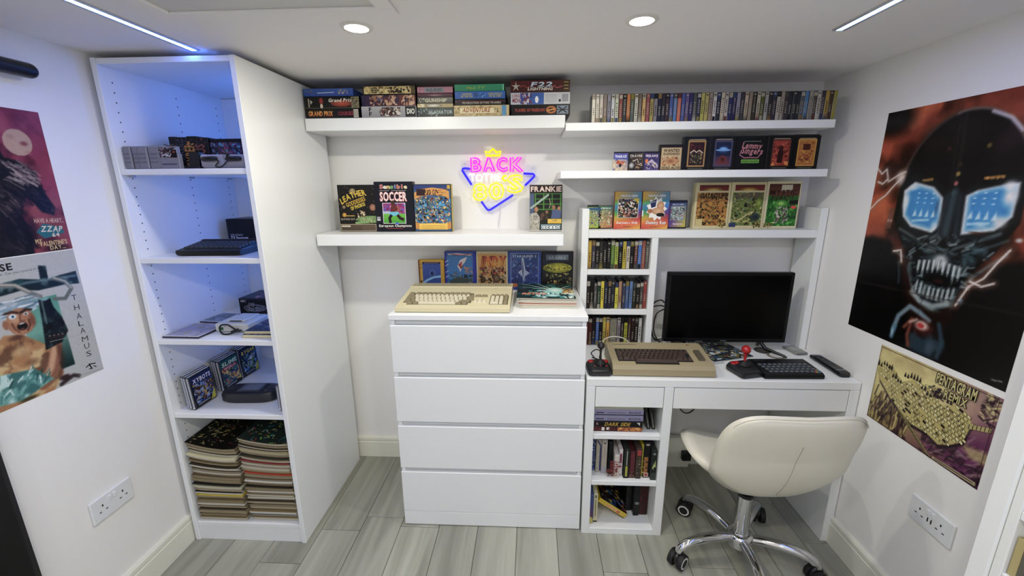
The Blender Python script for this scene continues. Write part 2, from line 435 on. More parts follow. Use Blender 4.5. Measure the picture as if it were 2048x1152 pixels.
# ================================================================ FLAT PRINT (lettering and cover pictures as coloured faces)
GL = {}
def load_glyphs():
    chars = "ABCDEFGHIJKLMNOPQRSTUVWXYZabcdefghijklmnopqrstuvwxyz0123456789.,'!?-&:/"
    tmp = []
    for off in (0.0, 0.028):
        for c in chars:
            cu = bpy.data.curves.new('g', 'FONT'); cu.body = c; cu.resolution_u = 2; cu.offset = off; cu.fill_mode = 'FRONT'
            o = bpy.data.objects.new('g', cu); COL.objects.link(o); tmp.append((c, off, o))
    dg = bpy.context.evaluated_depsgraph_get(); dg.update()
    for c, off, o in tmp:
        me = o.evaluated_get(dg).to_mesh()
        vs = [(v.co.x, v.co.y) for v in me.vertices]; fs = [tuple(p.vertices) for p in me.polygons]
        xs = [p[0] for p in vs] or [0]
        x0 = min(xs); GL[c, off > 0] = ([(x-x0, y) for x, y in vs], fs, max(xs)-x0)
        o.evaluated_get(dg).to_mesh_clear()
    for c, off, o in tmp:
        cu = o.data; bpy.data.objects.remove(o); bpy.data.curves.remove(cu)
load_glyphs()
CAP = max(p[1] for p in GL['H', False][0])
def flipcheck(): pass
class Art:
    def __init__(s, w, h, bg=None, seed=1):
        s.w, s.h = w, h; s.v = []; s.f = []; s.c = []; s.k = 0; s.r = random.Random(seed)
        if bg: s.rect(0, 0, 1, 1, bg)
    def _put(s, pts, faces, cols, dz=2.2e-5):
        s.k += dz; n = len(s.v); pts = [(min(max(x, 0), 1), min(max(y, 0), 1)) for x, y in pts]
        s.v += [(x*s.w, -s.k, y*s.h) for x, y in pts]
        for f in faces:
            s.f.append(tuple(i+n for i in f)); s.c.append([cols[i] for i in f])
    def poly(s, pts, c, dz=2.2e-5):
        cols = [hx(q) for q in c] if isinstance(c, (list, tuple)) else [hx(c)]*len(pts)
        a = sum(pts[i][0]*pts[(i+1) % len(pts)][1]-pts[(i+1) % len(pts)][0]*pts[i][1] for i in range(len(pts)))
        if a < 0: pts = pts[::-1]; cols = cols[::-1]
        s._put(pts, [tuple(range(len(pts)))], cols, dz); return s
    def rect(s, x0, y0, x1, y1, c, c2=None):
        """c2: colour of the upper edge"""
        s.poly([(x0, y0), (x1, y0), (x1, y1), (x0, y1)], [c, c, c2 or c, c2 or c]); return s
    def quad4(s, x0, y0, x1, y1, a, b, c, d):
        s.poly([(x0, y0), (x1, y0), (x1, y1), (x0, y1)], [a, b, c, d]); return s
    def frame(s, x0, y0, x1, y1, t, c):
        tx = t; ty = t*s.w/s.h
        s.rect(x0, y0, x1, y0+ty, c); s.rect(x0, y1-ty, x1, y1, c); s.rect(x0, y0, x0+tx, y1, c); s.rect(x1-tx, y0, x1, y1, c)
    def ell(s, cx, cy, rx, ry, c, c2=None, n=18, a0=0, a1=2*PI, rot=0):
        pts = [(cx, cy)]; full = abs(a1-a0-2*PI) < 1e-6
        for i in range(n+(0 if full else 1)):
            t = a0+(a1-a0)*i/n; x, y = rx*math.cos(t)*s.w, ry*math.sin(t)*s.h
            pts.append((cx+(x*math.cos(rot)-y*math.sin(rot))/s.w, cy+(x*math.sin(rot)+y*math.cos(rot))/s.h))
        m = len(pts)-1
        fs = [(0, i+1, (i+1) % m+1) for i in range(m if full else m-1)]
        s._put(pts, fs, [hx(c)]+[hx(c2 or c)]*m); return s
    def ring(s, cx, cy, rx, ry, wd, c, n=22):
        pts = []
        for i in range(n):
            t = 2*PI*i/n; pts += [(cx+rx*math.cos(t), cy+ry*math.sin(t)), (cx+(rx-wd)*math.cos(t), cy+(ry-wd*s.w/s.h)*math.sin(t))]
        s._put(pts, [(2*i, 2*((i+1) % n), 2*((i+1) % n)+1, 2*i+1) for i in range(n)], [hx(c)]*len(pts)); return s
    def line(s, pts, wd, c, c2=None):
        """wd in fractions of the width; pts in cover fractions"""
        P = [(x*s.w, y*s.h) for x, y in pts]; wd *= s.w; L = []; Rr = []
        for i, p in enumerate(P):
            a = P[max(i-1, 0)]; b = P[min(i+1, len(P)-1)]
            dx, dy = b[0]-a[0], b[1]-a[1]; l = math.hypot(dx, dy) or 1
            nx, ny = -dy/l*wd/2, dx/l*wd/2
            L.append(((p[0]+nx)/s.w, (p[1]+ny)/s.h)); Rr.append(((p[0]-nx)/s.w, (p[1]-ny)/s.h))
        n = len(P)
        fs = [(n+i, n+i+1, i+1, i) for i in range(n-1)]
        c2 = c2 or c
        cc = [tuple(a*(1-i/max(n-1, 1))+b*i/max(n-1, 1) for a, b in zip(hx(c), hx(c2))) for i in range(n)]
        s._put(L+Rr, fs, cc+cc); return s
    def blot(s, x0, y0, x1, y1, cols, n=30, a=0.05, b=0.14, asp=1.0, rot=None):
        n = int(n*2.3); a *= .6; b *= .62
        for _ in range(n):
            cx = s.r.uniform(x0, x1); cy = s.r.uniform(y0, y1); ra = s.r.uniform(a, b); rb = ra*s.r.uniform(0.35, 0.9)*asp
            t0 = s.r.uniform(0, PI) if rot is None else rot+s.r.uniform(-.25, .25)
            m = s.r.choice((5, 6, 7)); pts = []
            for i in range(m):
                t = 2*PI*i/m+s.r.uniform(-.3, .3); q = s.r.uniform(.65, 1.1)
                x, y = ra*q*math.cos(t)*s.w, rb*q*math.sin(t)*s.w
                px = cx+(x*math.cos(t0)-y*math.sin(t0))/s.w; py = cy+(x*math.sin(t0)+y*math.cos(t0))/s.h
                pts.append((min(max(px, x0), x1), min(max(py, y0), y1)))
            c = s.r.choice(cols)
            s.poly(pts, [c if s.r.random() < .6 else s.r.choice(cols) for _ in pts] if s.r.random() < .5 else c, 4e-6)
        return s
    def star(s, cx, cy, r, c, n=4, q=0.25):
        pts = []
        for i in range(2*n):
            t = PI/2+PI*i/n; k = r if i % 2 == 0 else r*q
            pts.append((cx+k*math.cos(t), cy+k*math.sin(t)*s.w/s.h))
        s._put([(cx, cy)]+pts, [(0, i+1, (i+1) % (2*n)+1) for i in range(2*n)], [hx(c)]*(2*n+1)); return s
    def text(s, t, x, y, hgt, c, width=None, bold=True, al='c', slant=0.0, rot=0.0, c2=None, arc=0.0, out=None, ow=0.006):
        """x,y: centre (or left) of the baseline in fractions; hgt: cap height in fractions of h; width: fit to this fraction of w"""
        if out:
            for dx, dy in ((1, 0), (-1, 0), (0, 1), (0, -1)):
                s.text(t, x+dx*ow, y+dy*ow*s.w/s.h, hgt, out, width, bold, al, slant, rot, None, arc)
        sc = hgt*s.h/CAP; pen = 0; G = []
        for ch in t:
            if ch == ' ': pen += 0.32; continue
            g = GL.get((ch, bold)) or GL['o', bold]
            G.append((g, pen)); pen += g[2]+0.085
        pen -= 0.085
        W_ = pen*sc; fx = (width*s.w/W_) if width else 1.0; W_ *= fx
        off = {'c': -W_/2, 'l': 0, 'r': -W_}[al]
        s.k += 2.2e-5
        ca, sa = math.cos(rot), math.sin(rot)
        for (vs, fs, _), p in G:
            n = len(s.v)
            for (a, b) in vs:
                u = (a+p)*sc*fx+off+slant*b*sc; v = b*sc
                q = u/(W_/2) if W_ else 0
                v += arc*s.h*(1-q*q)
                s.v.append((x*s.w+u*ca-v*sa, -s.k, y*s.h+u*sa+v*ca))
            cl, ch_ = hx(c), hx(c2 or c)
            for f in fs:
                s.f.append(tuple(i+n for i in f))
                s.c.append([tuple(l+(h-l)*min(max(vs[i][1]/CAP, 0), 1) for l, h in zip(cl, ch_)) for i in f])
        return s
    def mesh(s, name, m):
        # every face looks towards local -y
        fs = []; cs = []
        for f, c in zip(s.f, s.c):
            p = [s.v[i] for i in f]; a = 0
            for i in range(len(p)):
                q = p[(i+1) % len(p)]; a += p[i][0]*q[2]-q[0]*p[i][2]
            if abs(a) < 1e-14: continue
            if a < 0: f = f[::-1]; c = c[::-1]
            fs.append(f); cs += c
        me = bpy.data.meshes.new(name); me.from_pydata(s.v, [], fs)
        at = me.color_attributes.new('Col', 'FLOAT_COLOR', 'CORNER')
        flat = []
        for c in cs: flat += [c[0], c[1], c[2], 1.0]
        at.data.foreach_set('color', flat); me.materials.append(m); me.update()
        return me
    def build(s, name, parent=None, loc=None, rot=None, rough=0.4, coat=0.0):
        return link(name, s.mesh(name, print_mat(rough, coat)), parent, loc, rot)
ORD = ['zeroth','first','second','third','fourth','fifth','sixth','seventh','eighth','ninth','tenth','eleventh','twelfth','thirteenth','fourteenth','fifteenth','sixteenth','seventeenth','eighteenth','nineteenth']
def ordn(n):
    if n < 20: return ORD[n]
    s = {1: 'st', 2: 'nd', 3: 'rd'}.get(n % 10, 'th') if n not in (11, 12, 13) else 'th'
    return '%d%s' % (n, s)
def box_item(name, label, cat, x0, x1, y0, z0, z1, d, art=None, body='#1a1a1c', group=None, tilt=0.0, rz=0.0, artname='front_cover', rough=0.4, side=None, hole=None):
    """a standing or lying carton: body mesh with its printed face as a part; front at y0, tilt leans the top backwards"""
    w, h = x1-x0, z1-z0
    o = MB().box(0, w, 0, d, 0, h, b=0.0012).build(name, mat(body, rough, var=0.05, bscale=40), None, loc=(x0, y0, z0+0.0003+d*math.sin(tilt)), rot=(-tilt, 0, rz))
    tag(o, label, cat, group)
    if art: art.build(artname, o, loc=(0.0006, -0.00025, 0.0006), rough=rough)
    if side:
        Art(d-0.001, h-0.001, side).build('side_print', o, loc=(w+0.0002, 0.0005, 0.0005), rot=(0, 0, PI/2), rough=rough)
    return o

# ================================================================ GAME BOXES LYING ON THE SHELF BY THE CEILING (spines)
G_TOP = 'game cartons stacked on the shelf by the ceiling'
def spine(name, label, x0, x1, z0, z1, body, fn, d=0.185, dx=0.0, y0=-0.225):
    w, h = x1-x0-0.002, z1-z0-0.001
    a = Art(w-0.0012, h-0.0012, body, seed=int(abs(x0*1000+z0*777))); fn(a)
    box_item(name, label, 'box', x0+0.001, x1-0.001, y0, z0+0.0005, z1, d, a, body=body, group=G_TOP, artname='spine_print', side=body)
def f(a):
    a.rect(0, 0, 1, 1, '#1d4fa0', '#2a63b5'); a.text('', .5, .4, .3, '#fff'); a.line([(.28, .42), (.62, .5)], .012, '#cfe0f2'); a.blot(.03, .2, .2, .9, ['#6d7f96', '#3d5a86', '#8a7a70'], 8, .03, .06, .4)
    a.blot(.7, .2, .9, .9, ['#b09a72', '#c8b48c', '#5f8fca'], 9, .03, .06, .5)
spine('game_box', 'thin bright blue box topping the leftmost stack by the ceiling', -0.386, -0.171, 1.8725, 1.903, '#1d4f9f', f)
def f(a):
    a.rect(0, 0, 1, .06, '#6d655a'); a.ell(.68, .42, .2, .3, '#c85a20', '#7a2a10'); a.text('Grand Prix', .66, .55, .28, '#e9e2d4', .44, slant=.2); a.rect(.86, .02, 1, .98, '#8a8266'); a.blot(.86, .05, 1, .95, ['#33301f', '#b5aa7a', '#5c5540'], 9, .02, .04)
    a.rect(.07, .12, .09, .85, '#bbb5a8'); a.poly([(.11, .35), (.15, .55), (.11, .75)], '#c9c4b8'); a.ell(.31, .62, .04, .3, '#b8443a', '#7a1c1a'); a.ell(.31, .2, .025, .2, '#d8cdb8')
spine('game_box', 'dark racing game box in the middle of the leftmost stack', -0.386, -0.149, 1.824, 1.872, '#17140f', f)
def f(a):
    a.text('GRAND PRIX', .28, .25, .5, '#e07a1e', .46, c2='#f6b84a'); a.text('COURSES', .75, .3, .4, '#a3283c', .28); a.rect(.9, .05, .99, .95, '#cfc9bd')
    for i in range(5): a.rect(.905+i*.017, .15, .911+i*.017, .85, '#2a2622')
    a.line([(.06, .88), (.5, .92)], .006, '#5b5044')
spine('game_box', 'black box with orange racing title at the bottom of the leftmost stack', -0.385, -0.153, 1.7862, 1.8235, '#15100e', f)
def f(a):
    a.rect(.02, .08, .92, .92, '#d6c48c'); a.blot(.02, .08, .92, .92, ['#e6d9a8', '#c2a968', '#ead9a0', '#8c7748'], 40, .04, .1, .8)
    a.text('IEEH', .24, .18, .6, '#2a2018', .15); a.blot(.45, .1, .9, .85, ['#3a2d1c', '#5c4628', '#2a2015'], 12, .03, .07); a.rect(.93, .1, .99, .9, '#6e5a32')
spine('game_box', 'straw yellow box topping the second stack from the left', -0.132, 0.093, 1.8745, 1.911, '#1c1712', f)
def f(a):
    a.quad4(0, 0, 1, 1, '#2e2a52', '#7a2a26', '#8c4a38', '#3a2f55'); a.blot(.15, .02, .98, .98, ['#4a3555', '#a4785a', '#c8a080', '#6a2a28', '#352c4a', '#d6b49a'], 36, .04, .12); a.text('The', .34, .5, .3, '#8f8aa6', .1)
spine('game_box', 'dim purple and red picture box in the middle of the second stack', -0.14, 0.091, 1.831, 1.8745, '#241f33', f)
def f(a):
    a.rect(0, 0, 1, 1, '#9b9ba0', '#b9b8ba'); a.ell(.52, .5, .2, .45, '#4a2a24', '#8a7a74'); a.blot(.34, .1, .72, .9, ['#2a1816', '#6a3a30', '#d6cfc8', '#40241e'], 22, .03, .08)
    a.text('F', .16, .55, .35, '#141416', .05); a.text('F', .16, .12, .35, '#141416', .05); a.rect(.8, .02, .99, .98, '#141414'); a.text('DIO', .9, .3, .45, '#f0efe8', .14, rot=0)
spine('game_box', 'silver-grey box with black end block at the bottom of the second stack', -0.144, 0.092, 1.7862, 1.831, '#8f9096', f)
def f(a): a.rect(.0, .05, 1, .95, '#c18a9a'); a.rect(.2, .12, .75, .88, '#9aa0a8'); a.text('INJURED', .48, .22, .5, '#5e626a', .45); a.blot(.0, .1, .2, .9, ['#d6a4b0', '#a06478'], 5, .03, .06)
spine('game_box', 'dusty pink box topping the middle stack', 0.098, 0.249, 1.8775, 1.903, '#7c3b52', f)
def f(a): a.rect(0, 0, 1, 1, '#4a2038', '#6a3048'); a.ell(.5, .5, .25, .3, '#b48a9a', '#5a2a40')
spine('game_box', 'thin dark maroon box second from the top of the middle stack', 0.097, 0.248, 1.862, 1.8775, '#42192f', f)
def f(a): a.rect(0, 0, 1, 1, '#55534e', '#8a8880'); a.text('GUNSHIP', .52, .22, .55, '#d8d2b4', .62); a.blot(0, .1, .2, .9, ['#23241f', '#c6c2b6'], 7, .03, .06)
spine('game_box', 'grey box with pale lettering at mid height of the middle stack', 0.097, 0.248, 1.838, 1.862, '#3b3a36', f)
def f(a): a.rect(0, 0, 1, 1, '#b9ab7c'); a.ell(.45, .5, .25, .6, '#f1efe6', '#8a7f5a'); a.blot(0, 0, .2, 1, ['#d4c690', '#f0ead8'], 4, .04, .07)
spine('game_box', 'thin cream box second from the bottom of the middle stack', 0.095, 0.248, 1.8215, 1.838, '#a5976c', f)
def f(a): a.rect(0, 0, 1, 1, '#2b3433', '#4a5856'); a.blot(0, 0, .6, 1, ['#6f8080', '#1f2726', '#a5b4b2'], 16, .03, .08); a.text('GLADIATOR', .64, .32, .38, '#aebcbc', .66)
spine('game_box', 'dark slate box at the bottom of the middle stack', 0.094, 0.249, 1.7862, 1.8215, '#28302f', f)
def f(a): a.rect(0, 0, 1, 1, '#2f9a73', '#3fae84'); a.text('Mad TV', .42, .3, .4, '#a9c24a', .36, slant=.2); a.rect(.97, 0, 1, 1, '#86d0b4')
spine('game_box', 'sea green box topping the fourth stack', 0.254, 0.461, 1.8825, 1.909, '#2b8f6b', f)
def f(a):
    a.rect(0, 0, 1, 1, '#1763b4', '#1e74c6'); a.text('LEGEND', .24, .52, .26, '#c8c04a', .2); a.text('OF THE FAR', .24, .2, .24, '#c8c04a', .24); a.text('CHRONICLE', .8, .52, .26, '#c8c04a', .28); a.text('OF ELVEN', .8, .2, .24, '#c8c04a', .24); a.blot(.38, .2, .62, .8, ['#0f3a7a', '#6aa4dc'], 8, .03, .05)
spine('game_box', 'mid blue box second from the top of the fourth stack', 0.254, 0.465, 1.853, 1.8825, '#155aa5', f)
def f(a): a.rect(0, 0, 1, 1, '#16121d'); a.rect(0, .55, 1, .7, '#6a2a3a'); a.text('PROSECUTION OF PURE TRADERS', .53, .2, .34, '#c9bfb4', .76)
spine('game_box', 'near-black box with thin pale lettering, third down in the fourth stack', 0.253, 0.467, 1.829, 1.853, '#16131d', f)
def f(a):
    a.rect(0, 0, 1, 1, '#c3b184', '#d8c79c'); a.blot(0, 0, 1, 1, ['#b8a26c', '#dccda2', '#a48d5c'], 20, .04, .1); a.rect(.1, .2, .74, .82, '#e9dcb4'); a.frame(.1, .2, .74, .82, .006, '#8a6a30'); a.text('ADVENTURE', .4, .36, .4, '#8a3a1c', .5, slant=.25, c2='#c8792a'); a.rect(.76, .25, .84, .8, '#cdbb8a'); a.text('L', .8, .35, .35, '#2a2418', .03); a.rect(.87, .02, .95, .98, '#5f9fc8')
spine('game_box', 'sand coloured adventure game box at the bottom of the fourth stack', 0.248, 0.481, 1.7862, 1.829, '#b9a678', f)
def f(a):
    a.rect(0, 0, 1, 1, '#4a0d12', '#6a1218'); a.text('F22', .52, .48, .38, '#b9c8d8', .36, slant=.35, c2='#e9f0f6', out='#2a3a5a'); a.text('LIGHTNING', .5, .16, .24, '#e9e4da', .42, slant=.25)
    a.star(.09, .5, .08, '#c9c2ba', 5, .3); a.line([(.16, .45), (.22, .6), (.27, .4), (.33, .52)], .008, '#c8502a'); a.line([(.68, .3), (.74, .55), (.78, .35), (.88, .5)], .01, '#d86a5a'); a.rect(.9, .05, .985, .95, '#5a4a20')
    for i in range(6): a.rect(.905, .1+i*.14, .98, .17+i*.14, '#c2a85a' if i % 2 else '#2a1a10')
spine('game_box', 'large dark red box with slanted silver lettering topping the rightmost stack', 0.485, 0.729, 1.874, 1.9195, '#3a0a0e', f)
def f(a):
    a.rect(0, 0, 1, 1, '#d8d8dc'); a.poly([(0, 0), (.3, 0), (.22, 1), (0, 1)], '#c8ccd8'); a.text('LORD OF', .13, .62, .24, '#b02a30', .22); a.text('MIDNIGHT', .15, .16, .36, '#9a2430', .25); a.rect(.32, 0, .56, 1, '#2a6ab8'); a.ell(.44, .4, .03, .3, '#f2f2f4'); a.blot(.16, 0, .36, 1, ['#6a3a6a', '#2f4fa0', '#8a4a5a'], 12, .03, .07)
    for i in range(6): a.line([(.58, .18+i*.13), (.78, .18+i*.13)], .003, '#8a8a90')
    for i in range(7): a.rect(.87+i*.015, .2, .876+i*.015, .85, '#1c1c20')
    a.ell(.83, .3, .02, .12, '#1c1c20')
spine('game_box', 'white and blue box in the middle of the rightmost stack', 0.486, 0.731, 1.828, 1.874, '#cfd0d6', f)
def f(a):
    a.text('FLAMES OF FREEDOM', .32, .35, .28, '#b8452c', .5); a.ell(.68, .5, .09, .38, '#d8892a', '#b06a18'); a.ell(.68, .5, .05, .2, '#1a1412'); a.line([(.62, .42), (.74, .58)], .02, '#e8a03a'); a.rect(.78, .1, .97, .9, '#8a97a6'); a.line([(.8, .2), (.95, .8)], .02, '#1c2026'); a.line([(.8, .8), (.95, .2)], .02, '#1c2026'); a.rect(.78, .46, .97, .54, '#1c2026')
spine('game_box', 'black box with orange emblem at the bottom of the rightmost stack', 0.4875, 0.732, 1.7862, 1.828, '#121013', f)

# ================================================================ BOXES STANDING UNDER THE NEON SIGN
def f():
    a = Art(0.1738, 0.2138, '#1d1713', 5)
    for _ in range(26): a.star(a.r.random(), a.r.uniform(.25, 1), a.r.uniform(.006, .016), '#cfc4a4')
    a.ell(.41, .86, .085, .07, '#c8b98c', '#8a7c5a'); a.ell(.93, .52, .09, .075, '#c79a7c', '#8a5f48'); a.ell(.14, .53, .05, .04, '#b5a07c', '#70604a')
    a.poly([(.42, .2), (1, .34), (1, .19), (.42, .16)], '#8fb074'); a.ell(.85, .24, .42, .1, '#a6c088', '#7a9c62', n=14, a0=0, a1=PI); a.blot(.5, .19, .95, .3, ['#c7d6a4', '#8a5a44', '#6f9058'], 14, .02, .05)
    a.text('LEATHER', .44, .68, .12, '#e3c52a', .74, arc=.05, rot=.33, out='#2a1d08'); a.text('GODDESSES', .49, .6, .085, '#d6b21e', .56, rot=.33); a.text('OF PHOBOS', .54, .51, .075, '#e6cd3c', .42, rot=.33)
    a.line([(.08, .34), (.42, .34)], .02, '#d8b84a'); a.ell(.14, .36, .06, .05, '#e6c452', '#a8741c'); a.text('BLOWED OUT', .23, .25, .035, '#b9b2a0', .38); a.blot(.5, .28, .72, .45, ['#c3ab84', '#e0d0ac', '#8a7250'], 12, .03, .06)
    a.rect(0, 0, 1, .165, '#5f5142', '#6c5c4a'); a.frame(.01, .008, .99, .16, .012, '#c9bca4'); a.rect(.04, .1, .28, .13, '#e4d9c4')
    for i in range(4): a.line([(.6, .03+i*.028), (.97, .03+i*.028)], .006, '#9a8b76')
    return a
box_item('game_box', 'dark box with arched yellow lettering, leftmost under the neon sign', 'box', -0.3290, -0.1535, -0.128, 1.297, 1.512, 0.035, f(), '#3a3128', 'game cartons on the shelf under the sign', 0.02)
def f():
    a = Art(0.1798, 0.2268, '#15182a', 6)
    for i, (ch, c) in enumerate(zip('Sensible', ['#d83a34', '#e8e2d8', '#e6c22e', '#3aa04a', '#3a78c8', '#d86a2a', '#c8402f', '#e8d8a0'])):
        a.text(ch, .19+i*.09, .865, .075, c, .085 if ch not in 'il' else .03, out='#e9e4da', ow=.004)
    a.rect(.13, .822, .39, .828, '#d8d4cc'); a.rect(.45, .822, .83, .828, '#d8d4cc')
    a.text('SOCCER', .49, .62, .17, '#eee6e2', .7, out='#d85a58', ow=.008)
    a.rect(.19, .16, .79, .58, '#e8e2ea'); a.rect(.205, .17, .775, .57, '#c03a8a', '#a02a78'); a.blot(.205, .36, .775, .57, ['#d04a9a', '#3a52c0', '#5a7ad8', '#e0a0c0', '#b03a50', '#8c2a6a'], 30, .04, .1)
    a.rect(.205, .36, .5, .41, '#b8c8d8'); a.rect(.205, .17, .775, .36, '#4aa82a', '#7ac23a')
    a.line([(.46, .62), (.48, .56), (.5, .5)], .09, '#4a2a24'); a.ell(.47, .58, .055, .05, '#5a3a2c'); a.poly([(.38, .36), (.62, .36), (.58, .54), (.42, .54)], '#7a2c2e'); a.line([(.58, .52), (.62, .44), (.52, .38)], .05, '#a86a58')
    a.poly([(.35, .32), (.64, .32), (.6, .4), (.39, .4)], '#74c4dc'); a.line([(.42, .34), (.36, .27), (.38, .17)], .075, '#2a1a1c'); a.line([(.57, .34), (.64, .27), (.74, .24)], .08, '#3a2422'); a.ell(.55, .16, .04, .03, '#3a6ac8')
    a.text('European Champions', .5, .095, .045, '#efe9dc', .86); a.rect(.28, .058, .7, .066, '#c23a42'); a.rect(.03, .27, .12, .3, '#bdbac0'); a.rect(.03, .22, .12, .26, '#d6d4d8')
    return a
box_item('game_box', 'navy box with a footballer picture, second from left under the neon sign', 'box', -0.153, 0.028, -0.134, 1.297, 1.525, 0.042, f(), '#11131f', 'game cartons on the shelf under the sign', 0.02, side='#0d0f19')
def f():
    a = Art(0.1748, 0.2148, '#3a6f9a', 9); a.rect(0, .88, 1, 1, '#2f4a88')
    a.blot(.02, .2, .98, .8, ['#3a8ab8', '#5ab0d8', '#2a5a8a'], 30, .08, .2); a.blot(.02, .17, .96, .75, ['#20303a', '#6a8a94', '#b85a30', '#d8d0b4', '#2a1f1c', '#3f6a50', '#a0a890', '#7a3a2a', '#46606a', '#e2c07a'], 130, .03, .085)
    a.poly([(.02, .82), (.2, .9), (.5, .93), (.8, .9), (.95, .85), (.95, .68), (.85, .74), (.5, .78), (.15, .74), (.02, .68)], '#dca24a'); a.rect(.08, .76, .32, .9, '#4a2a24'); a.text('WORLD OF', .37, .78, .1, '#3a2030', .5); a.blot(.3, .76, .9, .9, ['#e8c060', '#b8742a', '#5a3a28'], 16, .03, .06)
    a.ell(.5, .11, .42, .07, '#e0b03a', '#c98f24'); a.poly([(.02, .06), (.16, .03), (.16, .17), (.02, .2)], '#cf9430'); a.poly([(.98, .06), (.84, .03), (.84, .17), (.98, .2)], '#cf9430'); a.rect(.12, .04, .88, .17, '#e6bf3c', '#edcb55')
    for i in range(3): a.line([(.18, .07+i*.03), (.5, .06+i*.03), (.82, .07+i*.03)], .008, '#a87a1c')
    a.rect(.9, .9, .98, .98, '#d0b03a'); a.frame(0, 0, 1, 1, .012, '#2a2a22')
    return a
box_item('game_box', 'box with a crowded cartoon scene and orange scrolls, beside the footballer box', 'box', 0.0285, 0.205, -0.128, 1.297, 1.513, 0.035, f(), '#b59a3e', 'game cartons on the shelf under the sign', 0.02, side='#cfc24a')
def f():
    a = Art(0.1478, 0.2068, '#26301f', 11)
    a.rect(0, .85, 1, 1, '#3a2226'); a.text('FRANKIE', .5, .865, .105, '#efd8cc', .94)
    a.rect(.14, .46, .98, .83, '#2f5a2a')
    for i in range(3):
        for j in range(3): a.rect(.2+i*.26, .5+j*.11, .4+i*.26, .58+j*.11, '#1a2018')
    for i in range(4): a.rect(.16+i*.26, .46, .18+i*.26, .83, '#62a03e')
    for j in range(4): a.rect(.14, .475+j*.112, .98, .485+j*.112, '#62a03e')
    a.rect(0, .2, .13, .83, '#5a6a8a'); a.line([(.02, .5), (.58, .8)], .06, '#a9bcae'); a.line([(.6, .72), (.64, .6), (.6, .5)], .015, '#c7c4a8')
    a.poly([(0, .02), (.3, .02), (.32, .3), (.2, .42), (0, .38)], '#b7b3a6'); a.ell(.2, .48, .065, .06, '#c79a78', '#a87858'); a.blot(.0, .04, .3, .38, ['#8a8880', '#d0ccc0', '#9a958a'], 16, .04, .08)
    a.poly([(.66, .28), (.96, .28), (.98, .46), (.7, .48)], '#5a6a90'); a.ell(.74, .52, .06, .055, '#b58464', '#8c6044'); a.ell(.9, .5, .05, .05, '#c49676', '#94684a')
    for x, y, c in ((.4, .36, '#b07f60'), (.53, .42, '#b88a68'), (.36, .28, '#6a5a4a'), (.52, .3, '#4a4a44')): a.ell(x, y, .055, .05, c, '#5a4030')
    a.blot(.28, .15, .66, .4, ['#2a2420', '#6a4a34', '#3a3a36'], 14, .03, .06)
    a.rect(.56, .17, .98, .27, '#e3c23c'); a.text('GAME', .77, .225, .025, '#a05a20', .16); a.line([(.6, .2), (.94, .2)], .008, '#a87a24')
    a.rect(.34, .03, .97, .155, '#2c5668'); a.rect(.355, .04, .955, .145, '#a5b8bc'); a.text('ocean', .655, .055, .085, '#f2f4f2', .54, out='#16242a', ow=.014)
    a.rect(0, 0, 1, .02, '#cfcac0')
    return a
box_item('game_box', 'box with a group photo cover and big white title, right of the neon sign', 'box', 0.566, 0.7125, -0.128, 1.297, 1.5065, 0.03, f(), '#3a3436', 'game cartons on the shelf under the sign', 0.02, side='#55504e')

# ================================================================ BOXES ON THE CHEST
def f():
    a = Art(0.1288, 0.1478, '#d2a91c', 12)
    a.rect(0, 0, .06, 1, '#8a5a2c'); a.rect(.16, .04, .86, .93, '#2a4f9c', '#3a5fae'); a.rect(.16, .86, .86, .93, '#41345e'); a.line([(.22, .89), (.78, .9)], .01, '#cfc8d8')
    a.poly([(.16, .25), (.3, .34), (.5, .42), (.7, .46), (.86, .48), (.86, .4), (.6, .38), (.35, .28), (.16, .16)], '#8fc0e0'); a.rect(.16, .04, .86, .2, '#2c6ab0', '#2f5aa6'); a.ell(.52, .52, .05, .1, '#16244a', '#26407a'); a.ring(.54, .55, .12, .1, .012, '#7fa4d4')
    a.ell(.78, .08, .12, .06, '#a8cfe0', '#5a92c4'); a.text('A', .1, .82, .06, '#3a2c10', .05); a.text('7', .1, .7, .06, '#3a2c10', .05); a.rect(.07, .22, .13, .3, '#3a2c10')
    return a
box_item('game_box', 'small yellow-edged box with a blue space cover at the left on the chest', 'box', 0.0150, 0.145, -0.07, 1.0025, 1.1515, 0.03, f(), '#b8901a', 'game cartons on the chest', 0.02)
def f():
    a = Art(0.1546, 0.19, '#1c2fa6', 13)
    a.rect(.07, .02, .9, .97, '#2a8ac8', '#3a7ab4'); a.line([(.12, .92), (.4, .94), (.85, .9)], .035, '#d8c8c8'); a.line([(.2, .94), (.5, .9), (.88, .93)], .02, '#c8503a')
    a.poly([(.4, .62), (.5, .78), (.72, .86), (.66, .74), (.56, .62), (.5, .46)], '#d9d2d0'); a.poly([(.42, .66), (.56, .74), (.52, .54)], '#b03a3a'); a.poly([(.46, .52), (.56, .58), (.62, .7)], '#8a2c34')
    a.blot(.07, .02, .9, .4, ['#4a5a5e', '#2c3a40', '#6c7a72', '#8a9894', '#1f2c34'], 46, .05, .13, .7); a.poly([(.1, .2), (.4, .34), (.72, .3), (.9, .22), (.9, .08), (.3, .06)], '#5a6664'); a.ell(.34, .44, .07, .03, '#6f7a80'); a.blot(.62, .42, .9, .6, ['#b07a5c', '#7a8a98', '#d0a888'], 12, .04, .08)
    a.ell(.8, .1, .1, .12, '#c2c8c8', '#6a7478')
    for y in (.72, .62, .45, .32): a.line([(.02, y), (.12, y+.05)], .02, '#c9cfe8')
    return a
box_item('game_box', 'royal blue box with a flying craft picture, second from left on the chest', 'box', 0.1480, 0.304, -0.072, 1.0025, 1.193, 0.035, f(), '#1a2b98', 'game cartons on the chest', 0.02)
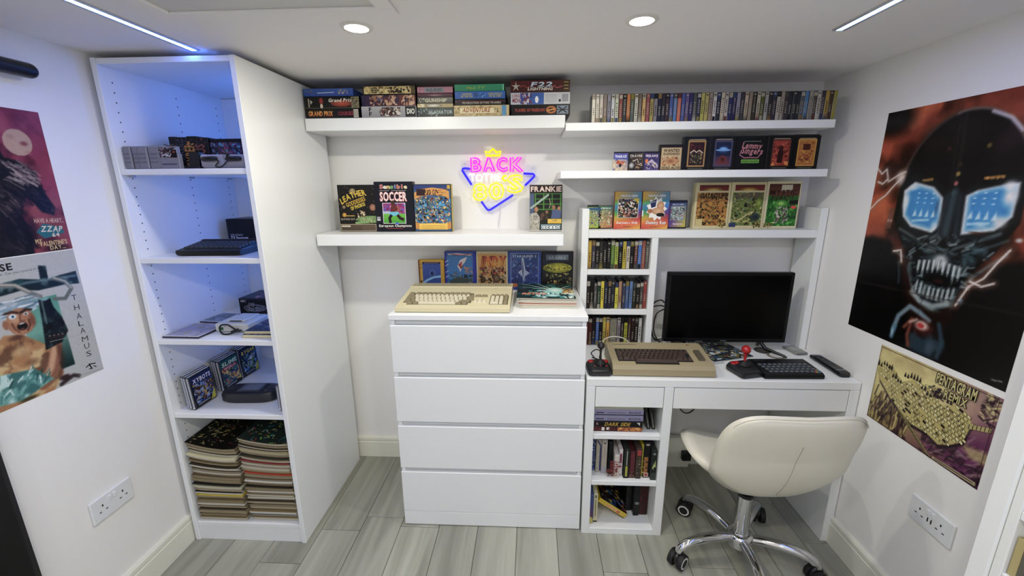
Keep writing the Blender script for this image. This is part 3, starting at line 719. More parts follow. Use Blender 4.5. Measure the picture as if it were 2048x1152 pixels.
def f():
    a = Art(0.1526, 0.189, '#cfc4a6', 14)
    a.rect(.05, .04, .95, .94, '#c8974e', '#d8a860'); a.blot(.05, .04, .95, .6, ['#7a6a58', '#4a3c30', '#a89478', '#5c4a3a', '#cbb998', '#3a3028'], 70, .05, .13); a.blot(.1, .4, .9, .6, ['#a83a22', '#c8602a', '#7a2a1a'], 16, .05, .1)
    a.text('INDY', .54, .62, .25, '#d88a22', .78, slant=.12, c2='#a8281c', out='#3a140c', ow=.012); a.text('INDY', .6, .66, .2, '#e3ab34', .6, slant=.12, c2='#c64a22')
    a.ell(.2, .26, .09, .08, '#7a6048', '#4a3a2c'); a.ell(.64, .3, .12, .12, '#a08468', '#5a4636'); a.rect(.08, .44, .18, .5, '#c8b02c'); a.blot(.02, .02, .05, .96, ['#e6dec6', '#a89a78'], 6, .01, .03); a.frame(0, 0, 1, 1, .03, '#ddd2b4')
    return a
box_item('game_box', 'cream-bordered box with burnt orange title, middle of the row on the chest', 'box', 0.3055, 0.4595, -0.072, 1.0025, 1.192, 0.035, f(), '#c4b998', 'game cartons on the chest', 0.02)
def f():
    a = Art(0.1596, 0.189, '#2052a8', 15)
    a.quad4(.09, .12, .92, .95, '#35407c', '#3a58a4', '#2a4a86', '#3c6aa8'); a.blot(.1, .13, .91, .94, ['#4a7ab8', '#2f3c72', '#6a8ac0', '#54508a', '#37508c'], 46, .04, .12); a.frame(.08, .11, .93, .96, .01, '#b9c8e4')
    a.text('STARGLIDER 2', .5, .86, .05, '#c6d4ea', .72); a.poly([(.41, .84), (.47, .84), (.53, .52), (.66, .44), (.52, .36), (.47, .2), (.43, .36), (.3, .46), (.42, .54)], '#b7c0d4'); a.poly([(.44, .82), (.48, .5), (.46, .3), (.42, .5)], '#6a7694'); a.line([(.46, .2), (.46, .1)], .012, '#d0d8e6'); a.blot(.12, .3, .3, .8, ['#8fa4cc', '#52649a'], 10, .03, .06)
    a.rect(.08, .07, .28, .17, '#c8793a'); a.rect(.31, .06, .72, .11, '#5ea0dc'); a.frame(.31, .05, .72, .12, .012, '#9cc6ec')
    return a
box_item('game_box', 'cobalt blue box with a pale spire picture, fourth along on the chest', 'box', 0.4610, 0.6215, -0.072, 1.0025, 1.193, 0.035, f(), '#1d4a9c', 'game cartons on the chest', 0.02)
def f():
    a = Art(0.1536, 0.189, '#141318', 16)
    a.quad4(.04, .03, .96, .97, '#2a2420', '#1e1c24', '#1a1c30', '#2c2c50'); a.rect(.14, .78, .84, .92, '#5c6672', '#78828c'); a.text('ARAMIA', .49, .8, .08, '#98a2ac', .56)
    a.ell(.5, .58, .46, .13, '#c0b83a', '#8a8a24'); a.blot(.12, .5, .9, .66, ['#3a3a14', '#d8d05a', '#a8a030', '#1f2010'], 22, .03, .07); a.ell(.36, .38, .14, .07, '#5a6a34', '#2c3418'); a.blot(.1, .06, .95, .45, ['#6a7a3c', '#b8a058', '#2a2620', '#8a8a5a', '#3c3c3a', '#c8b06a'], 40, .03, .09); a.ell(.45, .1, .3, .08, '#b89a5c', '#7a6034')
    return a
box_item('game_box', 'black box with a yellow-green saucer picture at the right on the chest', 'box', 0.6240, 0.7785, -0.072, 1.0025, 1.193, 0.035, f(), '#111115', 'game cartons on the chest', 0.02)

# ================================================================ THIN SHELF: CASSETTE BOXES AND DARK BIG BOXES
G_SR = 'dark game boxes on the thin middle shelf'
def small(cols, title, tc, seed, w=0.061, h=0.078):
    a = Art(w, h, cols[0], seed); a.quad4(0, 0, 1, 1, cols[0], cols[1], cols[2], cols[0]); a.blot(0, 0, 1, .75, cols, 26, .06, .2)
    a.rect(0, .92, 1, 1, '#20202a'); a.text(title, .5, .72, .11, tc, .82); return a
a = small(['#d8cbae', '#c8b090', '#5a6ab8'], 'TRAILBLAZE', '#eef0f4', 31); a.rect(0, .6, 1, .92, '#4a5fb0', '#5a52a8'); a.text('TRAILBLAZE', .5, .7, .12, '#eef0f4', .8); a.poly([(.15, .4), (.55, .3), (.85, .48), (.5, .5), (.3, .58)], '#b8502a'); a.ell(.48, .28, .1, .09, '#2a2a2c'); a.line([(.3, .6), (.8, .25)], .04, '#d89a3a')
box_item('cassette_box', 'pale sand and blue cassette box, leftmost on the thin middle shelf', 'cassette box', 0.9220, 0.984, -0.2, 1.562, 1.6405, 0.018, a, '#c9bfae', G_SR)
a = small(['#1c1a22', '#3a3440', '#6a5a50'], 'TRAVMI', '#d8d2c8', 32); a.ell(.22, .28, .18, .16, '#d8d4d0', '#6a6a70'); a.line([(.3, .5), (.6, .6), (.75, .3)], .09, '#c0b4a8'); a.blot(.5, .1, .95, .6, ['#b08a5a', '#d8c8b0', '#3a2a24'], 14, .06, .14)
box_item('cassette_box', 'black and silver cassette box between the sand and the purple ones', 'cassette box', 0.9860, 1.0515, -0.2, 1.562, 1.64, 0.018, a, '#1a181c', G_SR)
a = small(['#4a3f7c', '#6a5a9a', '#3a3060'], 'FIRELANCE', '#e8e0ec', 33); a.poly([(.05, .3), (.5, .45), (.95, .15), (.95, .3), (.5, .6)], '#c8b8cc'); a.blot(.1, .05, .95, .5, ['#e0d49a', '#8a7ab8', '#2a2444', '#d8c8e0'], 20, .05, .14); a.ell(.16, .5, .1, .12, '#d8803a')
box_item('cassette_box', 'purple cassette box third from left on the thin middle shelf', 'cassette box', 1.0525, 1.1145, -0.2, 1.562, 1.641, 0.018, a, '#3c3363', G_SR)
a = Art(0.0955, 0.1045, '#1f1713', 34); a.rect(.06, .02, .97, .9, '#c9b48e'); a.frame(.06, .02, .97, .9, .02, '#5a3a22'); a.blot(.12, .18, .9, .55, ['#a8703c', '#8a4a24', '#dac49a', '#c08a58'], 26, .06, .14); a.text('WANTED', .52, .72, .11, '#3a2012', .7, bold=True); a.text('SUSPENDED', .52, .6, .08, '#5a3018', .72); a.ell(.5, .36, .26, .13, '#9a5a2c', '#c9a070'); a.text('DEAD-ALIVE', .52, .05, .1, '#241610', .8)
box_item('cassette_box', 'tan wanted-poster box between the small cassettes and the dark boxes', 'box', 1.1145, 1.2125, -0.2, 1.562, 1.668, 0.022, a, '#2a201b', G_SR)
def dark(seed, fr, inner, x0=.16, x1=.86, y0=.1, y1=.9):
    a = Art(0.105, 0.134, '#121012', seed); a.rect(x0, y0, x1, y1, fr); a.rect(x0+.06, y0+.05, x1-.06, y1-.06, inner); a.rect(x0+.04, y1+.01, x1-.04, y1+.03, '#b9ae9a'); a.rect(x0+.06, .035, x1-.06, .065, '#6f6a64'); return a
a = dark(41, '#a2804a', '#3a1012'); a.frame(.18, .12, .84, .88, .02, '#c3a468'); a.ell(.51, .36, .25, .2, '#4a4434', '#241c18'); a.blot(.28, .2, .74, .52, ['#8a7858', '#c0a878', '#2a2420'], 22, .04, .1); a.blot(.26, .52, .76, .8, ['#5a1418', '#7a1c1e', '#2c0c10'], 16, .06, .12); a.line([(.26, .52), (.4, .6), (.5, .54), (.62, .6), (.76, .52)], .04, '#d8cdb8')
box_item('game_box', 'dark box with a gold-framed red picture, first of the five large ones', 'box', 1.2135, 1.3225, -0.2, 1.562, 1.6985, 0.03, a, '#141113', G_SR)
a = dark(42, '#5a5878', '#1c2a52'); a.ell(.51, .62, .28, .14, '#2f6ab4', '#16244a'); a.ell(.51, .64, .16, .05, '#9fd4f0', '#3f8ac8'); a.ell(.51, .6, .3, .03, '#7ab0e0'); a.rect(.22, .15, .8, .42, '#7a4450', '#4a3a60'); a.ell(.51, .32, .15, .12, '#2a1418', '#8a3a34')
box_item('game_box', 'dark box with a blue glowing saucer picture, second of the five large ones', 'box', 1.3235, 1.4255, -0.2, 1.562, 1.7, 0.03, a, '#121117', G_SR)
a = Art(0.13, 0.134, '#10110f', 43); a.text('Lemmy', .5, .64, .17, '#c98a92', .62, slant=.15, rot=-.06); a.text('Singers', .52, .48, .17, '#c98a92', .66, slant=.15, rot=-.06); a.line([(.2, .6), (.15, .45), (.3, .36), (.5, .37), (.72, .36), (.83, .5)], .035, '#b8788a'); a.rect(.22, .2, .78, .31, '#6fae3c', '#8ac24e'); a.text('NIGHTSHADE', .5, .225, .06, '#2a4a18', .5); a.rect(.25, .84, .78, .86, '#8a8a84')
box_item('game_box', 'black box with pink script lettering and a green strip', 'box', 1.4265, 1.5575, -0.2, 1.562, 1.6995, 0.03, a, '#0f100e', G_SR)
a = dark(44, '#8a3016', '#a83a18'); a.blot(.2, .14, .82, .84, ['#b8481c', '#7a2210', '#c8642a', '#5a1a10'], 30, .06, .14); a.poly([(.4, .2), (.6, .2), (.62, .5), (.56, .66), (.46, .66), (.4, .5)], '#3a120c'); a.ell(.51, .64, .09, .08, '#4a1a10'); a.poly([(.16, .12), (.34, .12), (.26, .24)], '#e0902a'); a.poly([(.66, .24), (.86, .24), (.84, .12), (.72, .14)], '#e0902a'); a.frame(.16, .1, .86, .9, .02, '#6a4a30')
box_item('game_box', 'dark box with a hooded figure in red-orange, fourth of the five large ones', 'box', 1.5590, 1.661, -0.2, 1.562, 1.701, 0.03, a, '#151012', G_SR)
a = dark(45, '#c08a1c', '#b9781a'); a.blot(.24, .2, .8, .82, ['#8a3a14', '#c8902a', '#a05a18', '#d8a43a'], 26, .05, .12); a.rect(.36, .58, .64, .76, '#5a2410'); a.blot(.3, .22, .74, .48, ['#7a2a10', '#a8501c'], 16, .04, .09); a.frame(.16, .1, .86, .9, .03, '#d8a832')
box_item('game_box', 'dark box with an amber picture at the right end of the thin middle shelf', 'box', 1.6620, 1.7625, -0.2, 1.562, 1.702, 0.03, a, '#141012', G_SR)

# ================================================================ TOP OF THE DESK UNIT
G_AT = 'game boxes on top of the desk shelf unit'
ZT = 1.306
a = Art(0.062, 0.098, '#c9d67a', 51); a.quad4(0, 0, 1, 1, '#d6d84a', '#bcd84a', '#3a6a98', '#b8cc5a'); a.rect(.0, .86, 1, .97, '#356a92'); a.blot(.1, .12, .92, .84, ['#5a8a5a', '#d6e0c8', '#3a5a9a', '#e8d88a', '#c07a4a', '#a8c890'], 46, .06, .14); a.rect(0, 0, 1, .04, '#151515')
box_item('cassette_box', 'yellow-green cassette box at the far left on the desk unit', 'cassette box', 0.8340, 0.8845, -0.1, ZT, 1.415, 0.016, a, '#1c2a22', G_AT)
a = Art(0.0640, 0.1025, '#3a6a70', 52); a.quad4(.0, .04, 1, 1, '#d8b05a', '#c86a4a', '#3a7a7a', '#6a9a6a'); a.blot(.06, .08, .96, .82, ['#d8b890', '#b8c878', '#e0d8c0', '#b06a58', '#7a9a7a'], 46, .06, .14); a.text('MIKRO', .5, .88, .06, '#d8e4dc', .7); a.rect(0, 0, 1, .035, '#141414')
box_item('cassette_box', 'teal-topped cassette box second from left on the desk unit', 'cassette box', 0.8850, 0.95, -0.1, ZT, 1.4115, 0.016, a, '#17201f', G_AT)
def rainbow(a):
    for i in range(10):
        y0, y1 = i/10, (i+1)/10
        L = ['#c83a28', '#d85a24', '#e09a28', '#c8b838', '#6ab04a', '#3a9a8a', '#3a8ab8', '#6ab04a', '#d8b82c', '#e0b42a']
        Rr = ['#e8c02a', '#e09028', '#d84a28', '#b83048', '#8a3a8a', '#4a4aa8', '#3a7ac8', '#3a9ac8', '#4a9ac0', '#5a9ab8']
        c0, c1 = L[i], L[min(i+1, 9)]; d0, d1 = Rr[i], Rr[min(i+1, 9)]
        a.poly([(0, y0), (1, y0), (1, y1), (0, y1)], [c0, d0, d1, c1], 1e-6)
    return a
a = rainbow(Art(0.1195, 0.168, None, 53)); a.text('MIKRO-GEN', .52, .86, .055, '#e9edf2', .64); a.rect(.12, .3, .9, .82, '#d8d8d2'); a.rect(.14, .31, .88, .81, '#2a2a30'); a.blot(.14, .31, .88, .81, ['#d8d0c0', '#8a4a34', '#d0b03a', '#3a3a8a', '#4a6a4a', '#c88a6a', '#1a1a1e', '#e8e4dc'], 90, .04, .1); a.poly([(.66, .82), (.9, .82), (.9, .68)], '#e6d02a'); a.text('Everyones a Wally', .5, .14, .06, '#f0eeea', .8, slant=.1); a.rect(.35, .06, .65, .07, '#6a2a20')
box_item('game_box', 'rainbow box with a framed crowd picture on the desk unit', 'box', 0.9535, 1.0745, -0.118, ZT, 1.476, 0.028, a, '#8a4a2a', G_AT)
a = rainbow(Art(0.1195, 0.168, None, 54)); a.text('MIKRO-GEN', .52, .86, .055, '#e9edf2', .64)
pts = []
for i in range(22):
    t = 2*PI*i/22; k = .4 if i % 2 == 0 else .3; pts.append((.54+k*math.cos(t), .54+k*.82*math.sin(t)))
a.poly(pts, '#f2f0ea'); a.poly([(.28, .72), (.52, .8), (.5, .6), (.34, .56)], '#2a3a6a'); a.line([(.3, .7), (.5, .74)], .02, '#c8d0e0'); a.ell(.68, .62, .14, .12, '#e0b890', '#c09068'); a.ell(.6, .48, .24, .1, '#e3c09a', '#c89a70'); a.ell(.7, .38, .16, .05, '#2a2420'); a.ell(.3, .48, .1, .06, '#b87a54'); a.text('Dummy Run', .54, .13, .085, '#f3f1ec', .74, slant=.15, out='#8a2a20', ow=.006); a.rect(.35, .05, .65, .06, '#6a2a20'); a.rect(0, .34, .05, .5, '#e4e8ee')
box_item('game_box', 'rainbow box with a white starburst cartoon on the desk unit', 'box', 1.0780, 1.2, -0.118, ZT, 1.476, 0.028, a, '#8a4a2a', G_AT)
a = Art(0.083, 0.1235, '#2a2c50', 55); a.quad4(.03, .05, .97, .95, '#7a4a9a', '#d8c83a', '#5a7aa0', '#3a4a8a'); a.text('MIKRO-GEN', .5, .86, .05, '#dfe4ea', .6); a.rect(.14, .3, .86, .82, '#a8b4b4'); a.blot(.14, .3, .86, .82, ['#e8ecea', '#6a7a7a', '#b84a5a', '#5a9a7a', '#c8d0d0', '#3a4a5a'], 50, .05, .12); a.text('Herberts', .54, .14, .06, '#efe6f2', .5); a.rect(0, 0, 1, .03, '#131318')
box_item('cassette_box', 'small purple cassette box right of the two rainbow boxes', 'cassette box', 1.2020, 1.2865, -0.1, ZT, 1.435, 0.02, a, '#1c1d30', G_AT)
def rpg(cols, green, seed, title, tcol):
    a = Art(0.152, 0.2015, '#d8cfa4', seed); a.rect(.06, .07, .95, .8, cols[0]); a.blot(.06, .07, .95, .8, cols, 120, .04, .11)
    a.rect(.1, .84, .94, .965, '#8a2f22', '#6a241c'); a.ell(.5, .84, .28, .07, '#b8923a', '#8a6a28', n=14, a0=0, a1=PI); a.ell(.5, .84, .18, .045, '#d8c07a', '#b8923a', n=14, a0=0, a1=PI)
    a.text(title, .52, .68, .1, tcol, .76, slant=.1, out='#2a1e10', ow=.008); a.blot(.74, .02, .96, .14, ['#4a3c1a', '#8a7434', '#c8b060'], 16, .03, .07); return a
a = rpg(['#b8822c', '#8a5a1c', '#4a3a1c', '#c8a03a', '#2a2418', '#6a5a2c', '#d8b85a'], 0, 61, 'GAUNTLET', '#6a4a1c'); a.rect(.07, .07, .26, .22, '#d6c88c')
box_item('game_box', 'cream-edged fantasy box in brown and amber on the desk unit', 'box', 1.3110, 1.4655, -0.118, ZT, 1.5115, 0.032, a, '#d3c99a', G_AT, side='#cabf8e')
a = rpg(['#7a8a4a', '#4a5a2c', '#a8a85a', '#2a2c1a', '#8a9a7a', '#5a4a2a', '#c8c47a'], 0, 62, 'ROGUES', '#8a7a6a'); a.ell(.82, .58, .1, .12, '#a8b85a', '#6a7a34'); a.line([(.22, .16), (.66, .38)], .03, '#d8cc9a'); a.rect(.02, .04, .22, .13, '#3a4a78'); a.ell(.76, .26, .14, .09, '#2a3038', '#4a5a50')
box_item('game_box', 'cream-edged fantasy box in olive green with a pale staff on the desk unit', 'box', 1.4670, 1.6205, -0.118, ZT, 1.5125, 0.032, a, '#d3c99a', G_AT, side='#cabf8e')
a = Art(0.1472, 0.2035, '#ddd6b4', 63); a.rect(.06, .06, .96, .97, '#2f7a2a'); a.blot(.06, .06, .96, .7, ['#3f9a34', '#6ac24a', '#1f5a20', '#2a6a28'], 60, .05, .14); a.rect(.06, .72, .96, .97, '#7a4a34', '#5a2a20'); a.rect(.42, .82, .74, .95, '#d0c8b4'); a.text('MYSTIC', .5, .74, .1, '#3a1c14', .8); a.text('FOREST', .5, .64, .08, '#4a2418', .66); a.ell(.46, .55, .2, .08, '#8ac45a', '#3f8a34'); a.ell(.46, .55, .07, .035, '#a8d46a'); a.blot(.3, .12, .72, .48, ['#c8c0b0', '#5a4a44', '#8a8a84', '#e0dcd0', '#6a3a34'], 40, .03, .09); a.rect(.7, .53, .95, .62, '#16201a'); a.ell(.84, .47, .08, .035, '#e2402c'); a.blot(.02, .02, .3, .14, ['#4a3c1a', '#8a7434', '#c8b060'], 16, .03, .07)
box_item('game_box', 'cream-edged box with bright green forest cover, rightmost on the desk unit', 'box', 1.6220, 1.7705, -0.118, ZT, 1.5155, 0.032, a, '#d9d2b0', G_AT, side='#cabf8e')

# ================================================================ NEON SIGN
def loops(vs, fs):
    cnt = {}
    for f_ in fs:
        for i in range(len(f_)):
            e = (f_[i], f_[(i+1) % len(f_)]); k = (min(e), max(e)); cnt.setdefault(k, []).append(e)
    nxt = {}
    for k, es in cnt.items():
        if len(es) == 1: nxt.setdefault(es[0][0], []).append(es[0][1])
    out = []
    while nxt:
        st = next(iter(nxt)); cur = st; lp = []
        while cur in nxt:
            lp.append(vs[cur]); q = nxt[cur]; c2 = q.pop()
            if not q: del nxt[cur]
            cur = c2
            if cur == st: break
        if len(lp) > 3: out.append(lp)
    return out
def weld(vs, fs):
    m = {}; new = []; idx = []
    for x, y in vs:
        k = (round(x, 4), round(y, 4))
        if k not in m: m[k] = len(new); new.append(k)
        idx.append(m[k])
    return new, [tuple(idx[i] for i in f_) for f_ in fs]
def nx(u, v): return (0.234+(u-920)*0.002373, 1.673-(v-297)*0.0023)
def neon(col, name): return mat(col, 0.4, emit=NEON_E, name=name)
NP, NY, NW, NB = neon('#ff1ccc', 'neon_pink'), neon('#fff000', 'neon_yellow'), neon('#fff6f0', 'neon_white'), neon('#1c10ff', 'neon_blue')
sg = thing('neon_sign', 'glowing pink, yellow and blue neon sign on a clear plate on the back wall', 'neon sign', (0.412, -0.002, 1.53))
def rel(p): return (p[0]-0.412, p[1]-1.53)
YT = -0.022
def ntube(name, pts, m, r=0.0048, closed=False):
    P = [(q[0], YT, q[1]) for q in pts]
    MB().tube(P, r, 8, closed=closed).build(name, m, sg, 60)
def letter(ch, u0, u1, v0, v1, m, r=0.0035):
    vs, fs = weld(*GL[ch, True][:2]); mx_ = max(p[0] for p in vs); my0 = min(p[1] for p in vs); my1 = max(p[1] for p in vs)
    mb = MB()
    for lp in loops(vs, fs):
        pts = []
        for (a, b) in lp:
            x, z = nx(u0+(u1-u0)*a/mx_, v1-(v1-v0)*(b-my0)/(my1-my0)); x, z = rel((x, z)); pts.append(Vector((x, YT, z)))
        cl = [pts[0]]
        for p in pts[1:]:
            if (p-cl[-1]).length > 0.0022: cl.append(p)
        if (cl[0]-cl[-1]).length < 0.0022: cl.pop()
        if len(cl) > 3: mb.tube(cl, r, 8, closed=True)
    mb.build('neon_letter', m, sg, 60)
for ch, u0, u1 in (('B', 942, 962), ('A', 967, 989), ('C', 994, 1014), ('K', 1021, 1046)): letter(ch, u0, u1, 314.5, 341.5, NP)
letter('8', 945, 972, 366, 400, NY); letter('0', 977, 1007, 364, 398, NY); letter('S', 1015, 1046, 349, 384, NY); 
ntube('neon_letter', [rel(nx(u, v)) for u, v in ((1013, 350), (1007, 351), (1005, 355), (1008, 360), (1013, 359))], NY)
ntube('crown_tube', [rel(nx(u, v)) for u, v in ((973, 310), (971, 302), (979, 304), (986.5, 297), (994, 304), (1002, 302), (1000, 310))], NY, closed=True)
def strokes(name, *lines):
    mb = MB()
    for l in lines: mb.tube([(lambda q: (q[0], YT, q[1]))(rel(nx(u, v))) for u, v in l], 0.0036, 8)
    mb.build(name, NW, sg, 60)
strokes('neon_letter', ((937, 347), (949, 347)), ((943, 347), (945, 361)))
strokes('neon_letter', [(958+6*math.cos(t*PI/6), 354+6.5*math.sin(t*PI/6)) for t in range(13)])
strokes('neon_letter', ((966, 346.5), (979, 346.5)), ((972.5, 346.5), (972.5, 361)))
strokes('neon_letter', ((983, 346.5), (983, 360.5)), ((990, 346.5), (990, 360.5)), ((983, 353.5), (990, 353.5)))
strokes('neon_letter', ((1001, 346.5), (995, 346.5), (995, 360), (1001, 360)), ((995, 353), (1000, 353)))
for l in (((940, 336), (930, 334.5), (925, 335.5), (924, 339), (942, 368)), ((1047, 346), (1066, 347), (1069, 349.5), (1068.5, 352), (1050, 370)), ((961, 402), (972, 418), (975.5, 420), (979, 419.5), (1026, 389))):
    ntube('triangle_tube', [rel(nx(u, v)) for u, v in l], NB, 0.0052)
AC = bpy.data.materials.new('clear_acrylic'); AC.use_nodes = True
b_ = AC.node_tree.nodes['Principled BSDF']; b_.inputs['Base Color'].default_value = (0.7, 0.74, 0.85, 1); b_.inputs['Alpha'].default_value = 0.13; b_.inputs['Roughness'].default_value = 0.08
pl = [rel(nx(u, v)) for u, v in ((921, 319), (966, 319), (966, 291), (1008, 291), (1008, 308), (1052, 308), (1052, 328), (1073, 328), (1073, 358), (1030, 400), (980, 427), (966, 420), (921, 350))]
MB().prism([(z, x) for x, z in pl], -0.016, -0.012, 1).build('backing_plate', AC, sg)
for u, v in ((928, 325), (1066, 334), (975, 414)):
    x, z = rel(nx(u, v)); MB().cyl((x, -0.012, z), (x, 0.002, z), 0.003, n=10).build('standoff', CHROME, sg)
q = [(lambda p: (p[0], -0.008, p[1]))(rel(nx(u, v))) for u, v in ((999, 410), (998, 430), (996, 445), (995, 457))]
MB().tube(spline(q, 5), 0.0011, 6).build('sign_cable', mat('#b9b3bd', 0.5), sg)

# ================================================================ POSTERS
def poster(label, art, loc, rz, group='posters on the side walls', curl=0.0):
    o = MB().box(0, art.w, 0, 0.0006, 0, art.h, b=0).build('poster', mat('#d9d6cd', 0.5), None, loc=loc, rot=(0, 0, rz))
    tag(o, label, 'poster', group)
    art.build('poster_print', o, loc=(0, -0.0001, 0), rough=0.32)
    return o
import numpy as np
class Ras:
    """airbrush-style picture on a fine grid of coloured faces"""
    def __init__(s, w, h, n, bg, seed=1):
        s.w, s.h = w, h; s.nx = n; s.ny = int(round(n*h/w)); s.k = h/w
        x = np.linspace(0, 1, s.nx+1); y = np.linspace(0, 1, s.ny+1); s.X, s.Y = np.meshgrid(x, y)
        s.I = np.zeros(s.X.shape+(3,)); s.I[:] = s.c(bg); s.rng = np.random.RandomState(seed)
    @staticmethod
    def c(h):
        h = h.lstrip('#'); h = ''.join(a+a for a in h) if len(h) == 3 else h
        return np.array([int(h[i:i+2], 16)/255 for i in (0, 2, 4)])
    def mix(s, m, col, a=1.0):
        m = np.clip(m, 0, 1)[..., None]*a; s.I = s.I*(1-m)+s.c(col)*m; return s
    def noise(s, f, oct=4, seed=None):
        r = np.random.RandomState(seed) if seed is not None else s.rng; out = 0; amp = 1; tot = 0
        for _ in range(oct):
            gx, gy = int(f)+2, int(f*s.k)+3; g = r.rand(gy+1, gx+1); u = s.X*f; v = s.Y*f*s.k
            i = np.clip(u.astype(int), 0, gx-1); j = np.clip(v.astype(int), 0, gy-1); a = u-i; b = v-j; a = a*a*(3-2*a); b = b*b*(3-2*b)
            out = out+amp*(g[j, i]*(1-a)*(1-b)+g[j, i+1]*a*(1-b)+g[j+1, i]*(1-a)*b+g[j+1, i+1]*a*b); tot += amp; amp *= .5; f *= 2
        return out/tot
    def grad(s, a, b, c, d):
        X, Y = s.X[..., None], s.Y[..., None]
        s.I = s.c(a)*(1-X)*(1-Y)+s.c(b)*X*(1-Y)+s.c(c)*X*Y+s.c(d)*(1-X)*Y; return s
    def cloud(s, f, col, lo=.5, hi=.7, a=1.0, mask=1.0, seed=None): return s.mix(np.clip((s.noise(f, seed=seed)-lo)/(hi-lo), 0, 1)*mask, col, a)
    def ell(s, cx, cy, rx, ry, col, a=1.0, soft=.4, rot=0):
        x = s.X-cx; y = (s.Y-cy)*s.k; c, q = math.cos(rot), math.sin(rot); u = x*c+y*q; v = -x*q+y*c
        d = np.sqrt((u/rx)**2+(v/(ry*s.k))**2); m = np.clip((1-d)/soft, 0, 1); return s.mix(m*m*(3-2*m), col, a)
    def dist(s, pts, closed=False):
        D = np.full(s.X.shape, 9.0); P = list(pts)+([pts[0]] if closed else [])
        for (x0, y0), (x1, y1) in zip(P[:-1], P[1:]):
            y0 *= s.k; y1 *= s.k; dx, dy = x1-x0, y1-y0; L = dx*dx+dy*dy or 1e-9
            t = np.clip(((s.X-x0)*dx+(s.Y*s.k-y0)*dy)/L, 0, 1); D = np.minimum(D, np.hypot(s.X-x0-t*dx, s.Y*s.k-y0-t*dy))
        return D
    def line(s, pts, w, col, a=1.0, soft=.008): return s.mix((w/2+soft-s.dist(pts))/soft, col, a)
    def sd(s, pts):
        ins = np.zeros(s.X.shape, bool); j = len(pts)-1
        for i in range(len(pts)):
            (xi, yi), (xj, yj) = pts[i], pts[j]
            if yi != yj: ins ^= ((yi > s.Y) != (yj > s.Y)) & (s.X < (xj-xi)*(s.Y-yi)/(yj-yi)+xi)
            j = i
        D = s.dist(pts, True); return np.where(ins, D, -D)
    def poly(s, pts, col, a=1.0, soft=.008): return s.mix(.5+s.sd(pts)/soft, col, a)
    def inpoly(s, pts, soft=.01): return np.clip(.5+s.sd(pts)/soft, 0, 1)
    def strokes(s, n, box, L, w, cols, ang, mask=None, a=.8, jit=.4):
        x0, y0, x1, y1 = box
        for _ in range(n):
            x = s.rng.uniform(x0, x1); y = s.rng.uniform(y0, y1); t = ang+s.rng.uniform(-jit, jit); l = L*s.rng.uniform(.5, 1.2)
            if mask is not None and mask[min(int(y*s.ny), s.ny), min(int(x*s.nx), s.nx)] < .5: continue
            s.line([(x, y), (x+l*math.cos(t), y+l*math.sin(t)/s.k)], w*s.rng.uniform(.5, 1.2), cols[s.rng.randint(len(cols))], a, .006)
        return s
    def art(s):
        A = Art(s.w, s.h); I = np.clip(s.I, 0, 1); I = np.where(I <= .04045, I/12.92, ((I+.055)/1.055)**2.4)
        nx = s.nx+1; A.v = [(x*s.w, 0.0, y*s.h) for x, y in zip(s.X.ravel().tolist(), s.Y.ravel().tolist())]
        C = [tuple(c) for c in I.reshape(-1, 3).tolist()]
        for j in range(s.ny):
            for i in range(s.nx):
                f_ = (j*nx+i, j*nx+i+1, (j+1)*nx+i+1, (j+1)*nx+i); A.f.append(f_); A.c.append([C[q] for q in f_])
        return A
# --- big dark robot-skull poster
r = Ras(0.583, 0.805, 150, '#0d0908', 5)
r.grad('#0c0908', '#120c0a', '#9a3c18', '#7a3014'); bgm = np.clip((r.Y-.4)/.08, 0, 1)
r.cloud(3, '#cc5a20', .3, .52, .9, bgm); r.cloud(5, '#e0742e', .52, .72, .8, bgm*np.clip(1-r.X*1.2+.3*(r.Y > .85), 0, 1)); r.cloud(4, '#1a0f0b', .52, .72, .8, bgm)
r.ell(.05, .97, .22, .12, '#120d0b', .95, .7); r.ell(.06, .5, .12, .08, '#b8501c', .7, .8); r.ell(.93, .5, .07, .05, '#a03c18', .8, .6)
r.poly([(-.1, .42), (.06, .45), (.2, .44), (.3, .36), (.45, .1), (.48, -.1), (-.1, -.1)], '#0b0908', 1, .04); r.poly([(1.1, .4), (.94, .44), (.82, .42), (.7, .25), (.6, -.1), (1.1, -.1)], '#100c0a', 1, .04)
r.cloud(4, '#1d1614', .5, .8, .6, np.clip((.42-r.Y)/.1, 0, 1))
sk = [(.53-.335*math.cos(PI*i/30), .655+.3*math.sin(PI*i/30)) for i in range(31)]
head = sk+[(.87, .56), (.8, .45), (.7, .36), (.67, .25), (.6, .2), (.47, .21), (.41, .3), (.36, .39), (.27, .45), (.19, .54)]
r.poly(head, '#131112', 1, .012); hm = r.inpoly(head)
r.ell(.48, .86, .26, .13, '#2b2423', .9, .9); r.ell(.34, .84, .09, .11, '#3a2f2b', .5, .9, .5); r.ell(.74, .84, .1, .1, '#3d2831', .8, .9, -.6); r.line(sk[1:14], .006, '#5a4a44', .8, .014); r.line(sk[13:27], .004, '#8a7a76', .8, .012); r.line([(.63, .935), (.72, .905), (.78, .86)], .006, '#d6ced6', .9, .01)
r.line([(.5, .94), (.52, .8), (.52, .7)], .004, '#3d3634', .7, .012)
for x, y, c in ((.53, .725, '#b79a52'), (.53, .69, '#c47274'), (.53, .655, '#86a04a'), (.65, .82, '#7a6836'), (.45, .82, '#54302f'), (.53, .76, '#4a3a2c')): r.ell(x, y, .017, .013, c, .95, .7)
